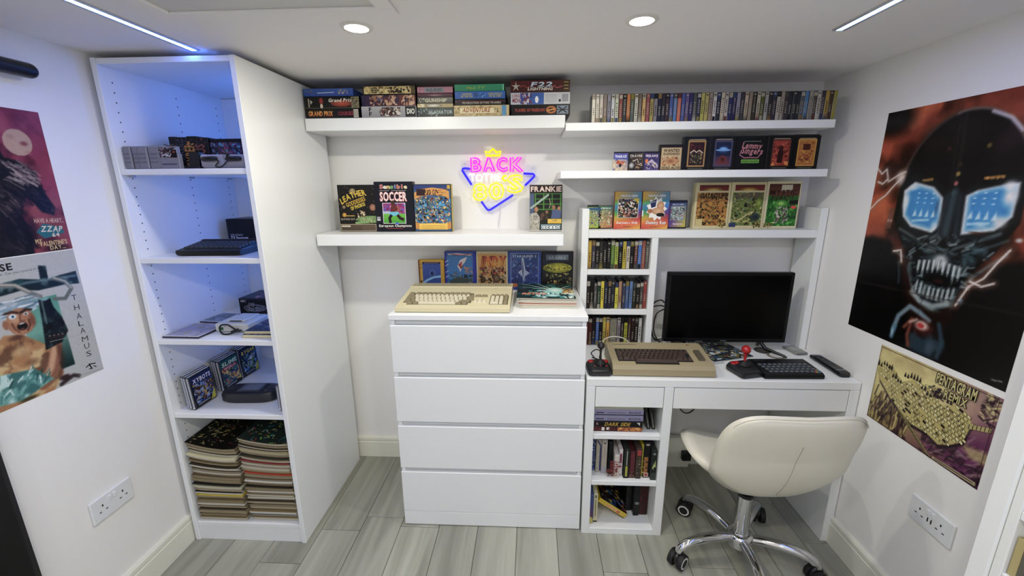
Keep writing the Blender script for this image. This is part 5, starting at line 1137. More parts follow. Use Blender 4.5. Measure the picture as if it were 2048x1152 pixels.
part('base', mat('#7d7a84', 0.45), o, (0.006, 0.171, 0.006, 0.144, 0.0, 0.006), b=0.001)
part('seam', mat('#6a6872', 0.5), o, (0.088, 0.0895, -0.0004, 0.002, 0.012, 0.044), (0.004, 0.173, -0.0004, 0.002, 0.0115, 0.0125), b=0)
part('side_vent', mat('#5c5a66', 0.5), o, (0.16, 0.163, -0.0005, 0.002, 0.012, 0.044), (0.167, 0.17, -0.0005, 0.002, 0.012, 0.044), b=0)
o = thing('controller_lead', 'dark cable with two chunky plugs looped in front of the grey console', 'cable', (-0.512, -0.6, CS[0]))
MB().tube(spline([(-0.09, 0, 0.033), (-0.07, 0, 0.033), (-0.012, 0, 0.027), (-0.02, -0.004, 0.008), (0.0, -0.006, 0.0045), (0.02, -0.004, 0.02), (0.028, 0, 0.033)], 6), 0.0024, 8).tube(spline([(0.02, 0, 0.035), (0.026, -0.003, 0.05), (0.01, -0.004, 0.07), (-0.004, 0, 0.072), (0.0, 0.002, 0.056), (0.03, 0.002, 0.045)], 6), 0.0024, 8).build('cord', CABLE, o, 50)
for x0 in (-0.071, 0.016): MB().tube([(x0, 0.001, 0.032), (x0+0.006, 0.001, 0.032), (x0+0.046, 0.001, 0.033), (x0+0.054, 0.001, 0.033)], [0.005, 0.0085, 0.0085, 0.006], 10).build('plug', BLACKP, o, 40)

# --- keyboards with single key caps
KEY_ME = {}
def cap(w, d, h, m, sl):
    k = (round(w, 4), round(d, 4), round(h, 4), m.name, sl)
    if k not in KEY_ME:
        i = sl
        KEY_ME[k] = MB().add([(-w/2, -d/2, 0), (w/2, -d/2, 0), (w/2, d/2, 0), (-w/2, d/2, 0), (-w/2+i, -d/2+i*1.2, h), (w/2-i, -d/2+i*1.2, h), (w/2-i, d/2-i*.5, h), (-w/2+i, d/2-i*.5, h)], [(4, 5, 6, 7), (0, 1, 5, 4), (1, 2, 6, 5), (2, 3, 7, 6), (3, 0, 4, 7)]).mesh('key', m)
    return KEY_ME[k]
def keys(parent, rows, y0, pitch, zf, ang, h, sl, cols, ys=1.0, kd=None):
    """rows from the front: (x_start, [(width_units, colour_index)...], y_units)"""
    for x, lst, yu in rows:
        y = y0+yu*pitch*ys*math.cos(ang)
        for wu, ci in lst:
            w = wu*pitch
            if ci >= 0: link('key', cap(w-0.0014, kd or pitch-0.0016, h, cols[ci], sl), parent, (x+w/2, y, zf(y)), (ang, 0, 0))
            x += w
# --- second shelf: black keyboard computer and its carton
def f():
    a = Art(0.239, 0.112, '#0b0b0e', 96); a.text('sinclair', .18, .32, .09, '#b9bcc4', .25, bold=False, slant=0); a.text('ZX Spectrum', .22, .18, .11, '#e2e4ea', .34); a.rect(.05, .1, .38, .12, '#8a8c94'); a.rect(.0, .0, .02, 1, '#2f3a4a'); return a
box_item('computer_carton', 'black home computer carton with white lettering on the second cabinet shelf', 'box', -0.822, -0.582, -0.215, CS[1], CS[1]+0.113, 0.15, f(), '#0c0c10')
BKEY = mat('#26282e', 0.45); BLK2 = mat('#0d0e12', 0.32)
kb = thing('home_computer', 'black keyboard computer with a slanted end lying on the second cabinet shelf', 'computer', (-0.7660, -0.573, CS[1]), (0, 0, 0.06))
MB().prism([(0, 0.004), (0.012, 0), (0.15, 0), (0.16, 0.006), (0.16, 0.04), (0.152, 0.044), (0.012, 0.023), (0.002, 0.02)], 0, 0.238, 0).build('case', BLK2, kb, 30)
MB().cyl((-0.006, 0.012, 0.0125), (0.002, 0.012, 0.0125), 0.009, n=14).build('end_knob', BLK2, kb, 40)
sl_ = math.atan2(0.021, 0.14); zk = lambda y: 0.0235+(y-0.012)*math.tan(sl_)
keys(kb, [(0.012+.002*r, [(1, 0)]*10+[(1.4, 0)], r) for r in range(5)], 0.03, 0.0188, zk, sl_, 0.006, 0.002, [BKEY])
part('rear_ridge', BLK2, kb, (0.004, 0.234, 0.134, 0.156, 0.036, 0.047), b=0.003)
part('end_painted_highlight', mat('#7a7f8c', 0.2, metal=.8), kb, (0.2382, 0.2395, 0.014, 0.15, 0.0225, 0.0245), b=0)  # pale metallic strip stands in for the highlight along the case end

# --- third shelf
def jewel(label, loc, rz, inner, group, w=0.142, d=0.125, sp='#2a2438'):
    o = thing('disc_case', label, 'disc case', loc, (0, 0, rz), group)
    part('tray', mat(sp, 0.3), o, (0, w, 0, d, 0, 0.0065), b=0.001)
    part('lid', mat('#c9cbd6', 0.12, coat=.5), o, (0.004, w-0.001, 0.001, d-0.001, 0.0066, 0.0098), b=0.0008)
    a = Art(w-0.014, d-0.01, inner[0], 7); a.blot(0, 0, 1, 1, inner, 22, .1, .3); a.build('insert', o, loc=(0.01, 0.005, 0.0099), rot=(-PI/2, 0, 0), rough=.2)
    for x in (0.03, 0.1): part('hinge_tab', mat('#15131c', 0.4), o, (x, x+0.006, -0.0005, 0.003, 0.0035, 0.0075), b=0)
    return o
jewel('flat purple-edged disc case at the left front of the third cabinet shelf', (-0.868, -0.6, CS[2]), -0.02, ['#a8a2b8', '#b8b4c4', '#989098', '#b0a8a0'], 'disc cases on the third cabinet shelf', 0.15, 0.155)
jewel('darker disc case lying behind the front one on the third cabinet shelf', (-0.868, -0.41, CS[2]), -0.12, ['#6a7688', '#8a94a4', '#4a5260', '#98a0ae'], 'disc cases on the third cabinet shelf', 0.13, 0.12)
o = thing('game_console', 'small white game console with a green sticker on the third cabinet shelf', 'console', (-0.707, -0.528, CS[2]))
CW = mat('#d3d3cb', 0.4)
part('body', CW, o, (0, 0.138, 0, 0.13, 0.002, 0.036), b=0.005)
part('top_ridge', CW, o, (0.03, 0.108, 0.03, 0.13, 0.036, 0.042), b=0.003)
part('card_slot', DARK, o, (0.045, 0.095, 0.028, 0.032, 0.0375, 0.0405), b=0)
Art(0.02, 0.012, '#1c7a34').build('green_sticker', o, loc=(0.016, -0.0004, 0.01))
part('status_light', mat('#26262c', 0.4), o, (0.042, 0.046, -0.0006, 0.002, 0.025, 0.028), b=0)
part('pad_socket', mat('#b0b0a6', 0.5), o, (0.07, 0.1, -0.0006, 0.002, 0.014, 0.016), (0.07, 0.1, -0.0006, 0.002, 0.022, 0.024), b=0)
o = thing('console_cable', 'black cable looped in front of the white console on the third cabinet shelf', 'cable', (-0.64, -0.545, CS[2]))
MB().tube(spline([(0.05, 0.0, 0.012), (0.03, -0.002, 0.022), (0.008, -0.006, 0.04), (-0.02, -0.006, 0.038), (-0.03, -0.004, 0.02), (-0.016, -0.01, 0.004), (0.01, -0.012, 0.0036), (0.036, -0.006, 0.012), (0.056, 0.002, 0.016)], 6), 0.0034, 8).build('loop', CABLE, o, 50)
MB().tube([(0.02, -0.009, 0.01), (0.045, 0.0, 0.019)], 0.0058, 10).build('ferrite_sleeve', BLACKP, o, 40)
def f():
    a = Art(0.203, 0.072, '#15171a', 97); a.text('NEC', .1, .78, .12, '#d0c4c4', .12); a.ring(.36, .38, .27, .24, .018, '#8a8a92'); a.ring(.36, .38, .23, .19, .01, '#6a6a72'); a.text('Engine', .36, .25, .22, '#16181b', .4, slant=.3, rot=.12, out='#b0b0b6', ow=.008); a.text('PC', .27, .5, .2, '#16181b', .12, slant=.3, out='#a4a4aa', ow=.008); a.rect(.0, .92, 1, 1, '#31384a'); return a
o = box_item('console_carton', 'black console carton with a grey swirled logo on the third cabinet shelf', 'box', -0.778, -0.574, -0.275, CS[2], CS[2]+0.0745, 0.16, f(), '#17181d')
a = Art(0.2, 0.155, '#3a4058', 98); a.blot(.3, 0, 1, 1, ['#8a4a6a', '#c87a8a', '#5a4a78', '#d8a0a8', '#3a3a5a'], 30, .06, .2); a.build('lid_print', o, loc=(0.002, 0.002, 0.0747), rot=(-PI/2, 0, 0))
o = thing('power_cable', 'coiled black cable beside the console carton on the third cabinet shelf', 'cable', (-0.505, -0.36, CS[2]))
pts = []
for i in range(60):
    t = i*0.36; r = 0.042+0.006*math.sin(i*.7); pts.append((r*math.cos(t), r*1.1*math.sin(t), 0.006+0.03*i/60+0.008*(1+math.sin(t*1.3))))
MB().tube(pts, 0.0042, 8).build('coil', CABLE, o, 50)
part('tie', BLACKP, o, (0.034, 0.054, -0.008, 0.008, 0.004, 0.05), b=0.002)
for i, (x0, y0, t_, c, lab, rz) in enumerate(((-0.553, -0.588, 0.012, '#3a4a78', 'cream-edged paperback under the blue-covered one on the third cabinet shelf', 0.0), (-0.548, -0.58, 0.011, '#2f3c5c', 'paperback with a dark blue cover on top at the third cabinet shelf edge', 0.03))):
    z0 = CS[2]+i*0.0135
    o = thing('paperback', lab, 'book', (x0, y0, z0), (0, 0, rz), 'paperbacks on the third cabinet shelf')
    part('pages', mat('#d8cfa8', 0.7), o, (0.001, 0.129, 0.001, 0.179, 0.0012, t_), b=0.0005)
    part('cover', mat('#c9b98a' if i == 0 else '#c2b890', 0.5), o, (0, 0.13, 0, 0.18, 0, 0.001), b=0)
    a = Art(0.13, 0.18, c, 99+i); a.blot(0, 0, 1, 1, ['#5a6a98', '#28324a', '#b8bcc8', '#3c4c74', '#8a94b0'], 40, .06, .18); a.build('front_cover', o, loc=(0, 0, t_+0.0002), rot=(-PI/2, 0, 0))

# --- fourth shelf: plastic game cases in three clumps along the side panel, covers facing right
def clam(label, x, y, z, rz, art, lean, w=0.118, h=0.142, t_=0.015, body='#17181f'):
    o = thing('game_case', label, 'game case', (x, y, z), (0, -lean, rz), 'clear plastic game cases on the fourth cabinet shelf')
    part('shell', mat(body, 0.15, coat=.6), o, (-t_, 0, 0, w, 0.0, h), b=0.0018)
    part('clear_edge', mat('#a9adb8', 0.15), o, (-t_*.75, -t_*.25, -0.0012, 0.001, 0.004, h-0.004), b=0.0006)
    part('top_edge', mat('#c6cad6', 0.2), o, (-t_*.8, -t_*.2, 0.004, w-0.004, h-0.001, h+0.0006), b=0.0004)
    for q in (0.008, ): MB().sphere((-t_/2, -0.001, q), 0.0035, 8, 6).build('corner_stud', mat('#c9ccd4', 0.2), o, 60)
    if art: art.build('front_cover', o, loc=(0.0004, 0.008, 0.006), rot=(0, 0, PI/2), rough=.15)
    return o
def cover(title, tc, base, cols, tri, seed, title2=None):
    a = Art(0.104, 0.13, base, seed); a.blot(0, .12, 1, .74, cols, 60, .06, .2); a.text(title, .5, .78, .13, tc, .9, slant=.12); a.rect(0, 0, 1, .12, '#1a1c24'); a.rect(.08, .04, .7, .1, '#8a9098')
    if title2: a.rect(.06, .62, .9, .75, '#a02028'); a.text(title2, .48, .645, .08, '#e8c8c0', .7)
    a.poly([(.72, .0), (1, .0), (1, .34)] if tri else [(.86, .1), (1, .1), (1, .25)], '#d8cf3a'); return a
g = 0.0165
for k, (y0, n, arts) in enumerate(((-0.592, 3, cover('XYBOTS', '#efe6f0', '#2c3a68', ['#4a6ab0', '#8ab0d8', '#7a5a2a', '#c8a050', '#2a2440', '#a0b8d0', '#5a3a20'], True, 101)), (-0.432, 3, cover('SLIME', '#d8e8c0', '#1c6a68', ['#2a8a84', '#d8a84a', '#3a3a78', '#c84a5a', '#164a50', '#e0c07a'], False, 102, 'WORLD')), (-0.298, 3, cover('RYGAR', '#e8d23a', '#2a3a5a', ['#4a7ab8', '#a8c8e0', '#6a9a3a', '#28304a', '#d8d8d0', '#3a5a2c'], True, 103)))):
    for i in range(n):
        last = i == n-1
        clam(('clear-edged game case, %s, outermost of the %s clump in the cabinet' % (['robot picture cover', 'teal cover with red band', 'blue cover with yellow title'][k], ['front', 'middle', 'rear'][k]) if last else 'clear-edged game case, %s from the side panel in the %s clump' % (ordn(i+1), ['front', 'middle', 'rear'][k])), -0.829+i*g+(0.004 if k == 1 else 0), y0+(0.0 if last else 0.008*(n-1-i)-0.004), CS[3]+0.0015, 0.0, arts if last else None, 0.06+0.0*k)
o = box_item('game_case', 'pale grey case with fine print standing at the back of the fourth cabinet shelf', 'game case', -0.70, -0.575, -0.1, CS[3], CS[3]+0.145, 0.012, (lambda a: ([a.rect(.1, .1+.07*i, .9, .12+.07*i, '#7a7f88') for i in range(11)], a)[1])(Art(0.122, 0.142, '#b6b9c0', 104)), '#8c9098')
for i in range(2):
    o = thing('game_case', '%s slim clear game case on edge against the right cabinet side' % ['nearer', 'farther'][i], 'game case', (-0.453+i*0.016, -0.585+i*0.012, CS[3]), (0, 0, 0), 'clear plastic game cases on the fourth cabinet shelf')
    part('shell', mat('#6c7076', 0.15, coat=.6), o, (0, 0.0145, 0, 0.118, 0, 0.112), b=0.0018)
    part('clear_edge', mat('#b2b6bf', 0.15), o, (0.004, 0.0105, -0.0012, 0.001, 0.004, 0.108), b=0.0006)
    MB().sphere((0.007, -0.001, 0.009), 0.0042, 8, 6).build('corner_stud', mat('#d6d8de', 0.15), o, 60)
hh = thing('handheld_console', 'black handheld game console lying face up on the fourth cabinet shelf', 'console', (-0.632, -0.478, CS[3]), (0, 0, 0.05))
pr = []
for i in range(40):
    t = 2*PI*i/40; c, s_ = math.cos(t), math.sin(t); pr.append((0.118*abs(c)**.45*(1 if c >= 0 else -1), 0.054*abs(s_)**.7*(1 if s_ >= 0 else -1)))
MB().add([(x*k, y*k, z) for k, z in ((.9, 0), (1, .008), (1, .034), (.95, .043)) for x, y in pr], [tuple(reversed(range(40)))]+[(j*40+i, j*40+(i+1) % 40, (j+1)*40+(i+1) % 40, (j+1)*40+i) for j in range(3) for i in range(40)]+[tuple(range(120, 160))]).build('body', mat('#22242a', 0.4), hh, 40)
part('screen_bezel', mat('#33363e', 0.3), hh, (-0.05, 0.05, -0.03, 0.042, 0.042, 0.047), b=0.003)
part('screen', mat('#5d626a', 0.08, coat=1.0), hh, (-0.042, 0.042, -0.022, 0.036, 0.0468, 0.0478), b=0.0005)
MB().cyl((-0.085, 0.0, 0.042), (-0.085, 0.0, 0.047), 0.017, n=20).build('direction_pad', mat('#2c2f36', 0.4), hh, 40)
for i in range(4): MB().cyl((0.075+0.018*(i % 2), -0.022+0.03*(i//2), 0.042), (0.075+0.018*(i % 2), -0.022+0.03*(i//2), 0.047), 0.007, n=14).build('button', mat('#3d4150', 0.3), hh, 40)
for i in range(6): part('speaker_slot', mat('#4a5268', 0.4), hh, (0.066, 0.1, 0.026+i*0.0035, 0.028+i*0.0035, 0.0428, 0.0436), b=0)

# --- magazine stacks at the bottom
PG = [mat(c, 0.8, bump=.3, bscale=500) for c in ('#a3957a', '#b5aa92', '#93856a', '#c2bcae', '#8a7d62', '#cdc9be', '#9e9070')]
def curve_z(u, amp): return amp*(1-u)**2.2+amp*0.35*max(0, u-.8)*2
def magazine(label, group, x0, y0, z0, w, d, t_, amp, pm, cover, art=None, ct=0.0022):
    n = 9; o = thing('magazine', label, 'magazine', (x0, y0, z0), (0, 0, R.uniform(-.006, .006)), group)
    def sheet(za, zb, xa, xb, ya, yb):
        vs = []; fs = []
        for i in range(n+1):
            u = i/n; x = xa+(xb-xa)*u; c = curve_z(u, amp); ins = 0.0
            if pm and (i == 0): ins = (zb-za)*.25
            vs += [(x, ya, c+za+ins), (x, ya, c+zb-ins), (x, yb, c+zb-ins), (x, yb, c+za+ins)]
        for i in range(n):
            b0 = i*4; b1 = b0+4
            fs += [(b0, b1, b1+1, b0+1), (b0+1, b1+1, b1+2, b0+2), (b0+2, b1+2, b1+3, b0+3), (b0+3, b1+3, b1, b0)]
        fs += [(0, 1, 2, 3), (n*4+3, n*4+2, n*4+1, n*4)]
        return MB().add(vs, fs)
    sheet(0.0004, t_-ct, 0.0005, w-0.0005, 0.0015, d-0.001).build('pages', pm, o, 50)
    sheet(t_-ct, t_-0.0002, 0, w, 0, d).build('cover', mat(cover, 0.35), o, 50)
    if art:
        art.v = [(x, z, curve_z(min(max(x/w, 0), 1), amp)+t_-0.0001-y*1.0) for x, y, z in art.v]
        fs = []; cs = []
        for f_, c_ in zip(art.f, art.c):
            p = [art.v[i] for i in f_]; ar = sum(p[i][0]*p[(i+1) % len(p)][1]-p[(i+1) % len(p)][0]*p[i][1] for i in range(len(p)))
            if ar < 0: f_ = f_[::-1]; c_ = c_[::-1]
            fs.append(f_); cs += c_
        me = bpy.data.meshes.new('cover_print'); me.from_pydata(art.v, [], fs); at_ = me.color_attributes.new('Col', 'FLOAT_COLOR', 'CORNER')
        at_.data.foreach_set('color', [q for c_ in cs for q in (c_[0], c_[1], c_[2], 1.0)]); me.materials.append(print_mat(.35)); link('cover_print', me, o)
    return o
CV = ['#6e6048', '#8a7c5c', '#4a4234', '#a59a80', '#5c4a3c', '#2c2620', '#b8ae98', '#7a6a48', '#38342c']
ACC = {0: {9: '#1f3f8a', 10: '#c8b23a', 13: '#c3c8a0', 14: '#2a2a28', 18: '#c8c4b4', 25: '#cfc9a2'}, 1: {2: '#27486e', 3: '#b8523a', 9: '#d8d6cc', 16: '#d8d6cc', 19: '#c2402a', 20: '#d0b83a', 24: '#8a2a30', 28: '#b8b08a'}}
for s_, (xa, xb, ztop) in enumerate(((-0.867, -0.650, 0.445), (-0.640, -0.424, 0.465))):
    z = 0.0928; k = 0; rr = random.Random(40+s_); tot = []
    while z < ztop:
        t_ = rr.uniform(0.0085, 0.0135); tot.append((z, t_)); z += t_+rr.uniform(.0003, .0014)
    for k, (z, t_) in enumerate(tot):
        q = k/len(tot); amp = max(0, q-.3)*(.05 if s_ == 0 else .04); art = None; top = k == len(tot)-1
        dx = rr.uniform(-.003, .003) if k else 0; w = xb-xa-0.008
        cv = ACC[s_].get(k, rr.choice(CV))
        if top:
            art = Art(w, 0.295, None, 60+s_)
            for i in range(9): art.rect(i/9, 0, (i+1)/9, 1, '#15130f' if s_ == 0 else '#2a3c34')
            if s_ == 0: art.blot(0, 0, .5, 1, ['#8a8a74', '#a59a6c', '#6a6a58', '#b8a84a', '#23211b'], 40, .04, .1, .6); art.blot(.4, .1, 1, .6, ['#1a1814', '#c8bc3a', '#5a1a38', '#2c2a22', '#7a2a4a', '#a8a48c', '#1a1814'], 34, .04, .09, .6)
            else: art.blot(0, 0, 1, 1, ['#3a8a9a', '#8ab83a', '#c8b84a', '#7a2a4a', '#2a5a4a', '#d8d4b0', '#4ab0c8', '#a83a3a', '#1c2a24', '#2a3c34'], 90, .04, .1, .5)
        magazine(('topmost magazine of the %s pile in the tall cabinet' % ['left', 'right'][s_] if top else '%s magazine from the bottom of the %s pile in the tall cabinet' % (ordn(k+1), ['left', 'right'][s_])), 'old magazines piled in the cabinet bottom', xa+0.004+dx, CY0+0.008+rr.uniform(0, .016), z, w, 0.295, t_, amp, rr.choice(PG), cv, art, 0.005 if k in ACC[s_] else 0.0022)

# ================================================================ ON THE CHEST
AMB = mat('#cbc29f', 0.45, bump=.03, bscale=400); AMK = [mat('#d6ceb2', 0.5), mat('#8b8062', 0.5)]
am = thing('home_computer', 'beige home computer with integral keyboard lying on the chest', 'computer', (0.0185, -0.468, 1.0029))
MB().prism([(0, 0.004), (0.006, 0.0), (0.306, 0.0), (0.313, 0.006), (0.313, 0.048), (0.308, 0.053), (0.242, 0.053), (0.236, 0.049), (0.012, 0.023), (0.002, 0.018)], 0, 0.47, 0).build('case', AMB, am, 25)
asl = math.atan2(0.026, 0.224); za_ = lambda y: 0.0225+(y-0.012)*math.tan(asl)
U = 0.0186
xk = 0.022
part('key_well', mat('#4e4834', 0.7), am, (0.020, 0.305, 0.012, 0.122, -0.002, 0.0022), (xk+U*0.9, xk+U*14.6, -0.008, 0.013, -0.002, 0.0022), (0.382, 0.46, -0.002, 0.1, -0.002, 0.0022), b=0, loc=(0, 0.04, za_(0.04)-0.0012), rot=(asl, 0, 0))
keys(am, [(xk+U*1.0, [(1.25, 1), (1.25, 1), (8.5, 0), (1.25, 1), (1.25, 1)], 0), (xk, [(1.6, 1), (1, 1)]+[(1, 0)]*10+[(2.4, 1)], 1), (xk, [(1.2, 1), (1, 1)]+[(1, 0)]*11+[(1, 0), (1.6, 1)], 2), (xk, [(2, 1)]+[(1, 0)]*12+[(1.6, 1)], 3), (xk, [(1.6, 1)]+[(1, 0)]*12+[(1, 0), (1, 1)], 4), (xk, [(1.2, 1), (.4, -1)]+[(1.25, 1)]*5+[(.4, -1)]+[(1.25, 1)]*5, 5.25)], 0.042, U, za_, asl, 0.0075, 0.0024, AMK, 1.14, 0.0155)
xn = 0.314
keys(am, [(xn, [(1, 0), (1, 0), (1, 0)], 1), (xn+U, [(1, 0)], 2), (xn, [(1.5, 1), (1.5, 1)], 4)], 0.042, U, za_, asl, 0.0075, 0.0024, AMK, 1.14, 0.0155)
xp = 0.384
keys(am, [(xp, [(2, 0), (1, 0), (1, 1)], 0.3), (xp, [(1, 0)]*3+[(1, 1)], 1.3), (xp, [(1, 0)]*3+[(1, 1)], 2.3), (xp, [(1, 0)]*3+[(1, 1)], 3.3), (xp, [(1, 1)]*4, 4.3)], 0.042, U, za_, asl, 0.0075, 0.0024, AMK, 1.14, 0.0155)
for i in range(36): part('vent_slot', mat('#8f866a', 0.6), am, (0.03+i*0.012, 0.036+i*0.012, 0.25, 0.302, 0.0526, 0.0538), b=0)
part('rear_panel', mat('#aaa184', 0.55), am, (0.004, 0.466, 0.244, 0.306, 0.0525, 0.0534), b=0)
part('badge', mat('#c2baa0', 0.35), am, (0.43, 0.448, 0.232, 0.242, 0.0482, 0.0502), b=0.0003)
part('status_light', mat('#8a8468', 0.3), am, (0.39, 0.4, 0.222, 0.226, 0.0462, 0.0482), b=0)
# magazines
zz = 1.0025; mg = 'magazines on the chest'
for i, (x0, y0, w, d, t_, amp, cv, pg, lab) in enumerate(((0.525, -0.395, 0.242, 0.275, 0.009, 0.001, '#d6d4c0', '#d3d0bc', 'bottom magazine of the small pile on the chest'),
        (0.522, -0.392, 0.243, 0.275, 0.009, 0.001, '#c8927e', '#d8d2c2', 'second magazine from the bottom of the small pile on the chest'),
        (0.52, -0.388, 0.246, 0.275, 0.011, 0.002, '#c9c6b4', '#cfcabb', 'third magazine of the small pile on the chest, just under the top one'))):
    magazine(lab, mg, x0, y0, zz+0.0003, w, d, t_, amp, mat(pg, .75), cv); zz += t_+0.0012
a = Art(0.25, 0.27, None, 110)
for i in range(9): a.rect(i/9, 0, (i+1)/9, 1, '#17302e')
a.blot(0, .0, 1, 1, ['#1a3a38', '#2a5a58', '#10201f', '#3a7a74'], 40, .08, .2); a.blot(.3, 0, 1, .5, ['#9ad8d8', '#d8f0e8', '#4aa8b0', '#2a6a74', '#eef6ee'], 26, .06, .16); a.ell(.68, .5, .16, .2, '#f0faf2', '#8ad0c8'); a.ell(.62, .16, .14, .08, '#eafaf4', '#5ab0b4')
for q in ((.68, .5, .05, .95), (.68, .5, .35, .98), (.68, .5, 1, .86), (.68, .5, 1, .68), (.68, .5, .1, .7)): a.line([(q[0], q[1]), (q[2], q[3])], .03, '#e4f4e8', '#5a8a80')
a.text('RETRO', .3, .2, .12, '#c86a58', .42, slant=.2, out='#e8c8a0', ow=.006); a.rect(0, .3, .2, .5, '#101412'); a.blot(.8, .3, 1, .6, ['#c88a3a', '#8a5a2c', '#e0b45a'], 12, .05, .1)
magazine('dark green glossy magazine with a white burst topping the pile on the chest', mg, 0.513, -0.38, zz+0.0004, 0.25, 0.27, 0.008, 0.003, mat('#c9c6b8', .7), '#1d2f2d', a)

# ================================================================ ON THE DESK
C64 = mat('#9c9070', 0.5, bump=.04, bscale=500); CBK = mat('#43352d', 0.4); CFK = mat('#5b5344', 0.45)
c6 = thing('home_computer', 'brown-beige home computer with dark brown keys at the left of the desk', 'computer', (0.908, -0.495, DZ), (0, 0, -0.01))
MB().prism([(0.0, 0.006), (0.008, 0.0), (0.21, 0.0), (0.216, 0.006), (0.216, 0.064), (0.206, 0.07), (0.168, 0.068), (0.03, 0.05), (0.012, 0.044), (0.002, 0.03)], 0, 0.408, 0).build('case', C64, c6, 25)
csl = math.atan2(0.018, 0.138); zc_ = lambda y: 0.0502+(y-0.03)*math.tan(csl)
part('key_well', mat('#100c0a', 0.8), c6, (0.028, 0.332, -0.012, 0.09, -0.003, 0.0006), b=0, loc=(0, 0.05, zc_(0.05)), rot=(csl, 0, 0))
part('space_well', mat('#100c0a', 0.8), c6, (0.095, 0.27, -0.03, -0.01, -0.003, 0.0006), b=0, loc=(0, 0.05, zc_(0.05)), rot=(csl, 0, 0))
V = 0.0187; x0 = 0.03
keys(c6, [(x0+V*3.6, [(9, 0)], 0), (x0, [(1, 0), (1.5, 0)]+[(1, 0)]*10+[(1.5, 0), (1, 0), (1, 0)], 1), (x0, [(1, 0), (1, 0)]+[(1, 0)]*11+[(2, 0)], 2), (x0, [(1.4, 0)]+[(1, 0)]*12+[(1.6, 0)], 3), (x0, [(1, 0)]*16, 4)], 0.036, V, zc_, csl, 0.011, 0.0035, [CBK], 1.0, 0.0155)
keys(c6, [(0.355, [(1.45, 0)], q) for q in (1.1, 2.15, 3.2, 4.25)], 0.036, V, zc_, csl, 0.010, 0.002, [CFK])
part('name_badge', mat('#8f8467', 0.3, metal=.3), c6, (0.03, 0.13, 0.176, 0.186, 0.0682, 0.0692), b=0)
part('power_light', mat('#6a2a20', 0.3), c6, (0.345, 0.36, 0.18, 0.184, 0.0684, 0.07), b=0)
RED = mat('#a8151b', 0.25, coat=.4); DRED = mat('#7a1216', 0.3)
def joystick(label, loc, rz, red_ball, w=0.095, d=0.1):
    o = thing('joystick', label, 'joystick', loc, (0, 0, rz), 'joysticks on the desk')
    pts = []
    for z, k, f_ in ((0, .92, 0), (.006, 1.0, 0), (.02, 1.0, 0), (.034, .86, .1), (.037, .8, .1)):
        for (sx, sy) in ((-1, -1), (1, -1), (1, 1), (-1, 1)):
            for da in range(4):
                t = {(-1, -1): PI, (1, -1): 1.5*PI, (1, 1): 0, (-1, 1): .5*PI}[sx, sy]+da*PI/6
                zz_ = z if sy > 0 else z*(1-.45*(1 if z > .02 else 0))
                pts.append((k*(sx*(w/2-.012)+.012*math.cos(t)), k*(sy*(d/2-.012)+.012*math.sin(t)), zz_ if z < .03 else z-(0.014 if sy < 0 else 0)))
    MB().add(pts, [tuple(reversed(range(16)))]+[(j*16+i, j*16+(i+1) % 16, (j+1)*16+(i+1) % 16, (j+1)*16+i) for j in range(4) for i in range(16)]+[tuple(range(64, 80))]).build('base', mat('#1b1c1f', 0.4), o, 35)
    MB().lathe([(0.024, 0), (0.024, 0.004), (0.02, 0.008), (0.015, 0.010), (0.013, 0.015), (0.007, 0.018)], 20, (0.008, 0.012, 0.031)).build('gaiter', RUBBER, o, 50)
    m = RED if red_ball else mat('#15161a', 0.2, coat=.5)
    MB().lathe([(0.0055, 0.03), (0.0052, 0.05), (0.007, 0.068), (0.009, 0.074)] if red_ball else [(0.0055, 0.03), (0.0045, 0.06), (0.0055, 0.085)], 14, (0.008, 0.012, 0.012)).build('shaft', m, o, 50)
    MB().sphere((0.008, 0.012, 0.097 if red_ball else 0.11), 0.0182 if red_ball else 0.0158, 20, 14).build('ball_top', m, o, 80)
    for x in ((-0.03,) if red_ball else (-0.03, 0.032)):
        MB().sphere((x, d*.28, 0.033), 0.0125, 16, 10, (1, 1.15, .55)).build('fire_button', RED, o, 70)
    if red_ball: MB().sphere((-0.012, d*.3, 0.034), 0.0115, 16, 10, (1, 1, .5)).build('fire_button', RED, o, 70)
    return o
o = joystick('black joystick with a black ball at the far left of the desk', (0.8575, -0.45, DZ), 0.03, False)
a = Art(0.05, 0.014, '#16171a', 111); a.text('PRO 5000', .5, .3, .5, '#a8242a', .8); a.build('name_strip', o, loc=(-0.022, -0.0325, 0.0215), rot=(-PI/2+.18, 0, 0))
for x in (-0.018, 0.006, 0.03): part('small_switch', mat('#8a2a30', 0.3), o, (x-0.004, x+0.004, -0.012, -0.006, 0.026, 0.031), b=0.001)
joystick('black joystick with a tall red ball stick in front of the monitor', (1.452, -0.446, DZ), 0.25, True, 0.1, 0.105)
o = thing('joystick_cable', 'black cable curled behind the black-balled joystick on the desk', 'cable', (0.86, -0.37, DZ))
MB().tube(spline([(0.0, -0.02, 0.02), (-0.015, 0.0, 0.035), (-0.022, 0.01, 0.045), (0.0, 0.018, 0.058), (0.02, 0.01, 0.05), (0.012, -0.004, 0.03), (0.03, 0.0, 0.012), (0.02, 0.03, 0.004), (-0.01, 0.06, 0.004)], 6), 0.0025, 8).build('cord', CABLE, o, 50)
o = thing('white_cable', 'thin white cable curving behind the brown-beige computer', 'cable', (0.93, -0.2, DZ))
MB().tube(spline([(-0.03, -0.06, 0.05), (-0.01, -0.03, 0.062), (0.03, -0.01, 0.066), (0.08, 0.0, 0.055), (0.12, 0.02, 0.02), (0.16, 0.03, 0.004)], 6), 0.0028, 8).build('cord', mat('#d8d4cc', 0.4), o, 50)
sp = thing('home_computer', 'flat black home computer with grey rubber keys at the right of the desk', 'computer', (1.508, -0.503, DZ), (0, 0, 0.03))
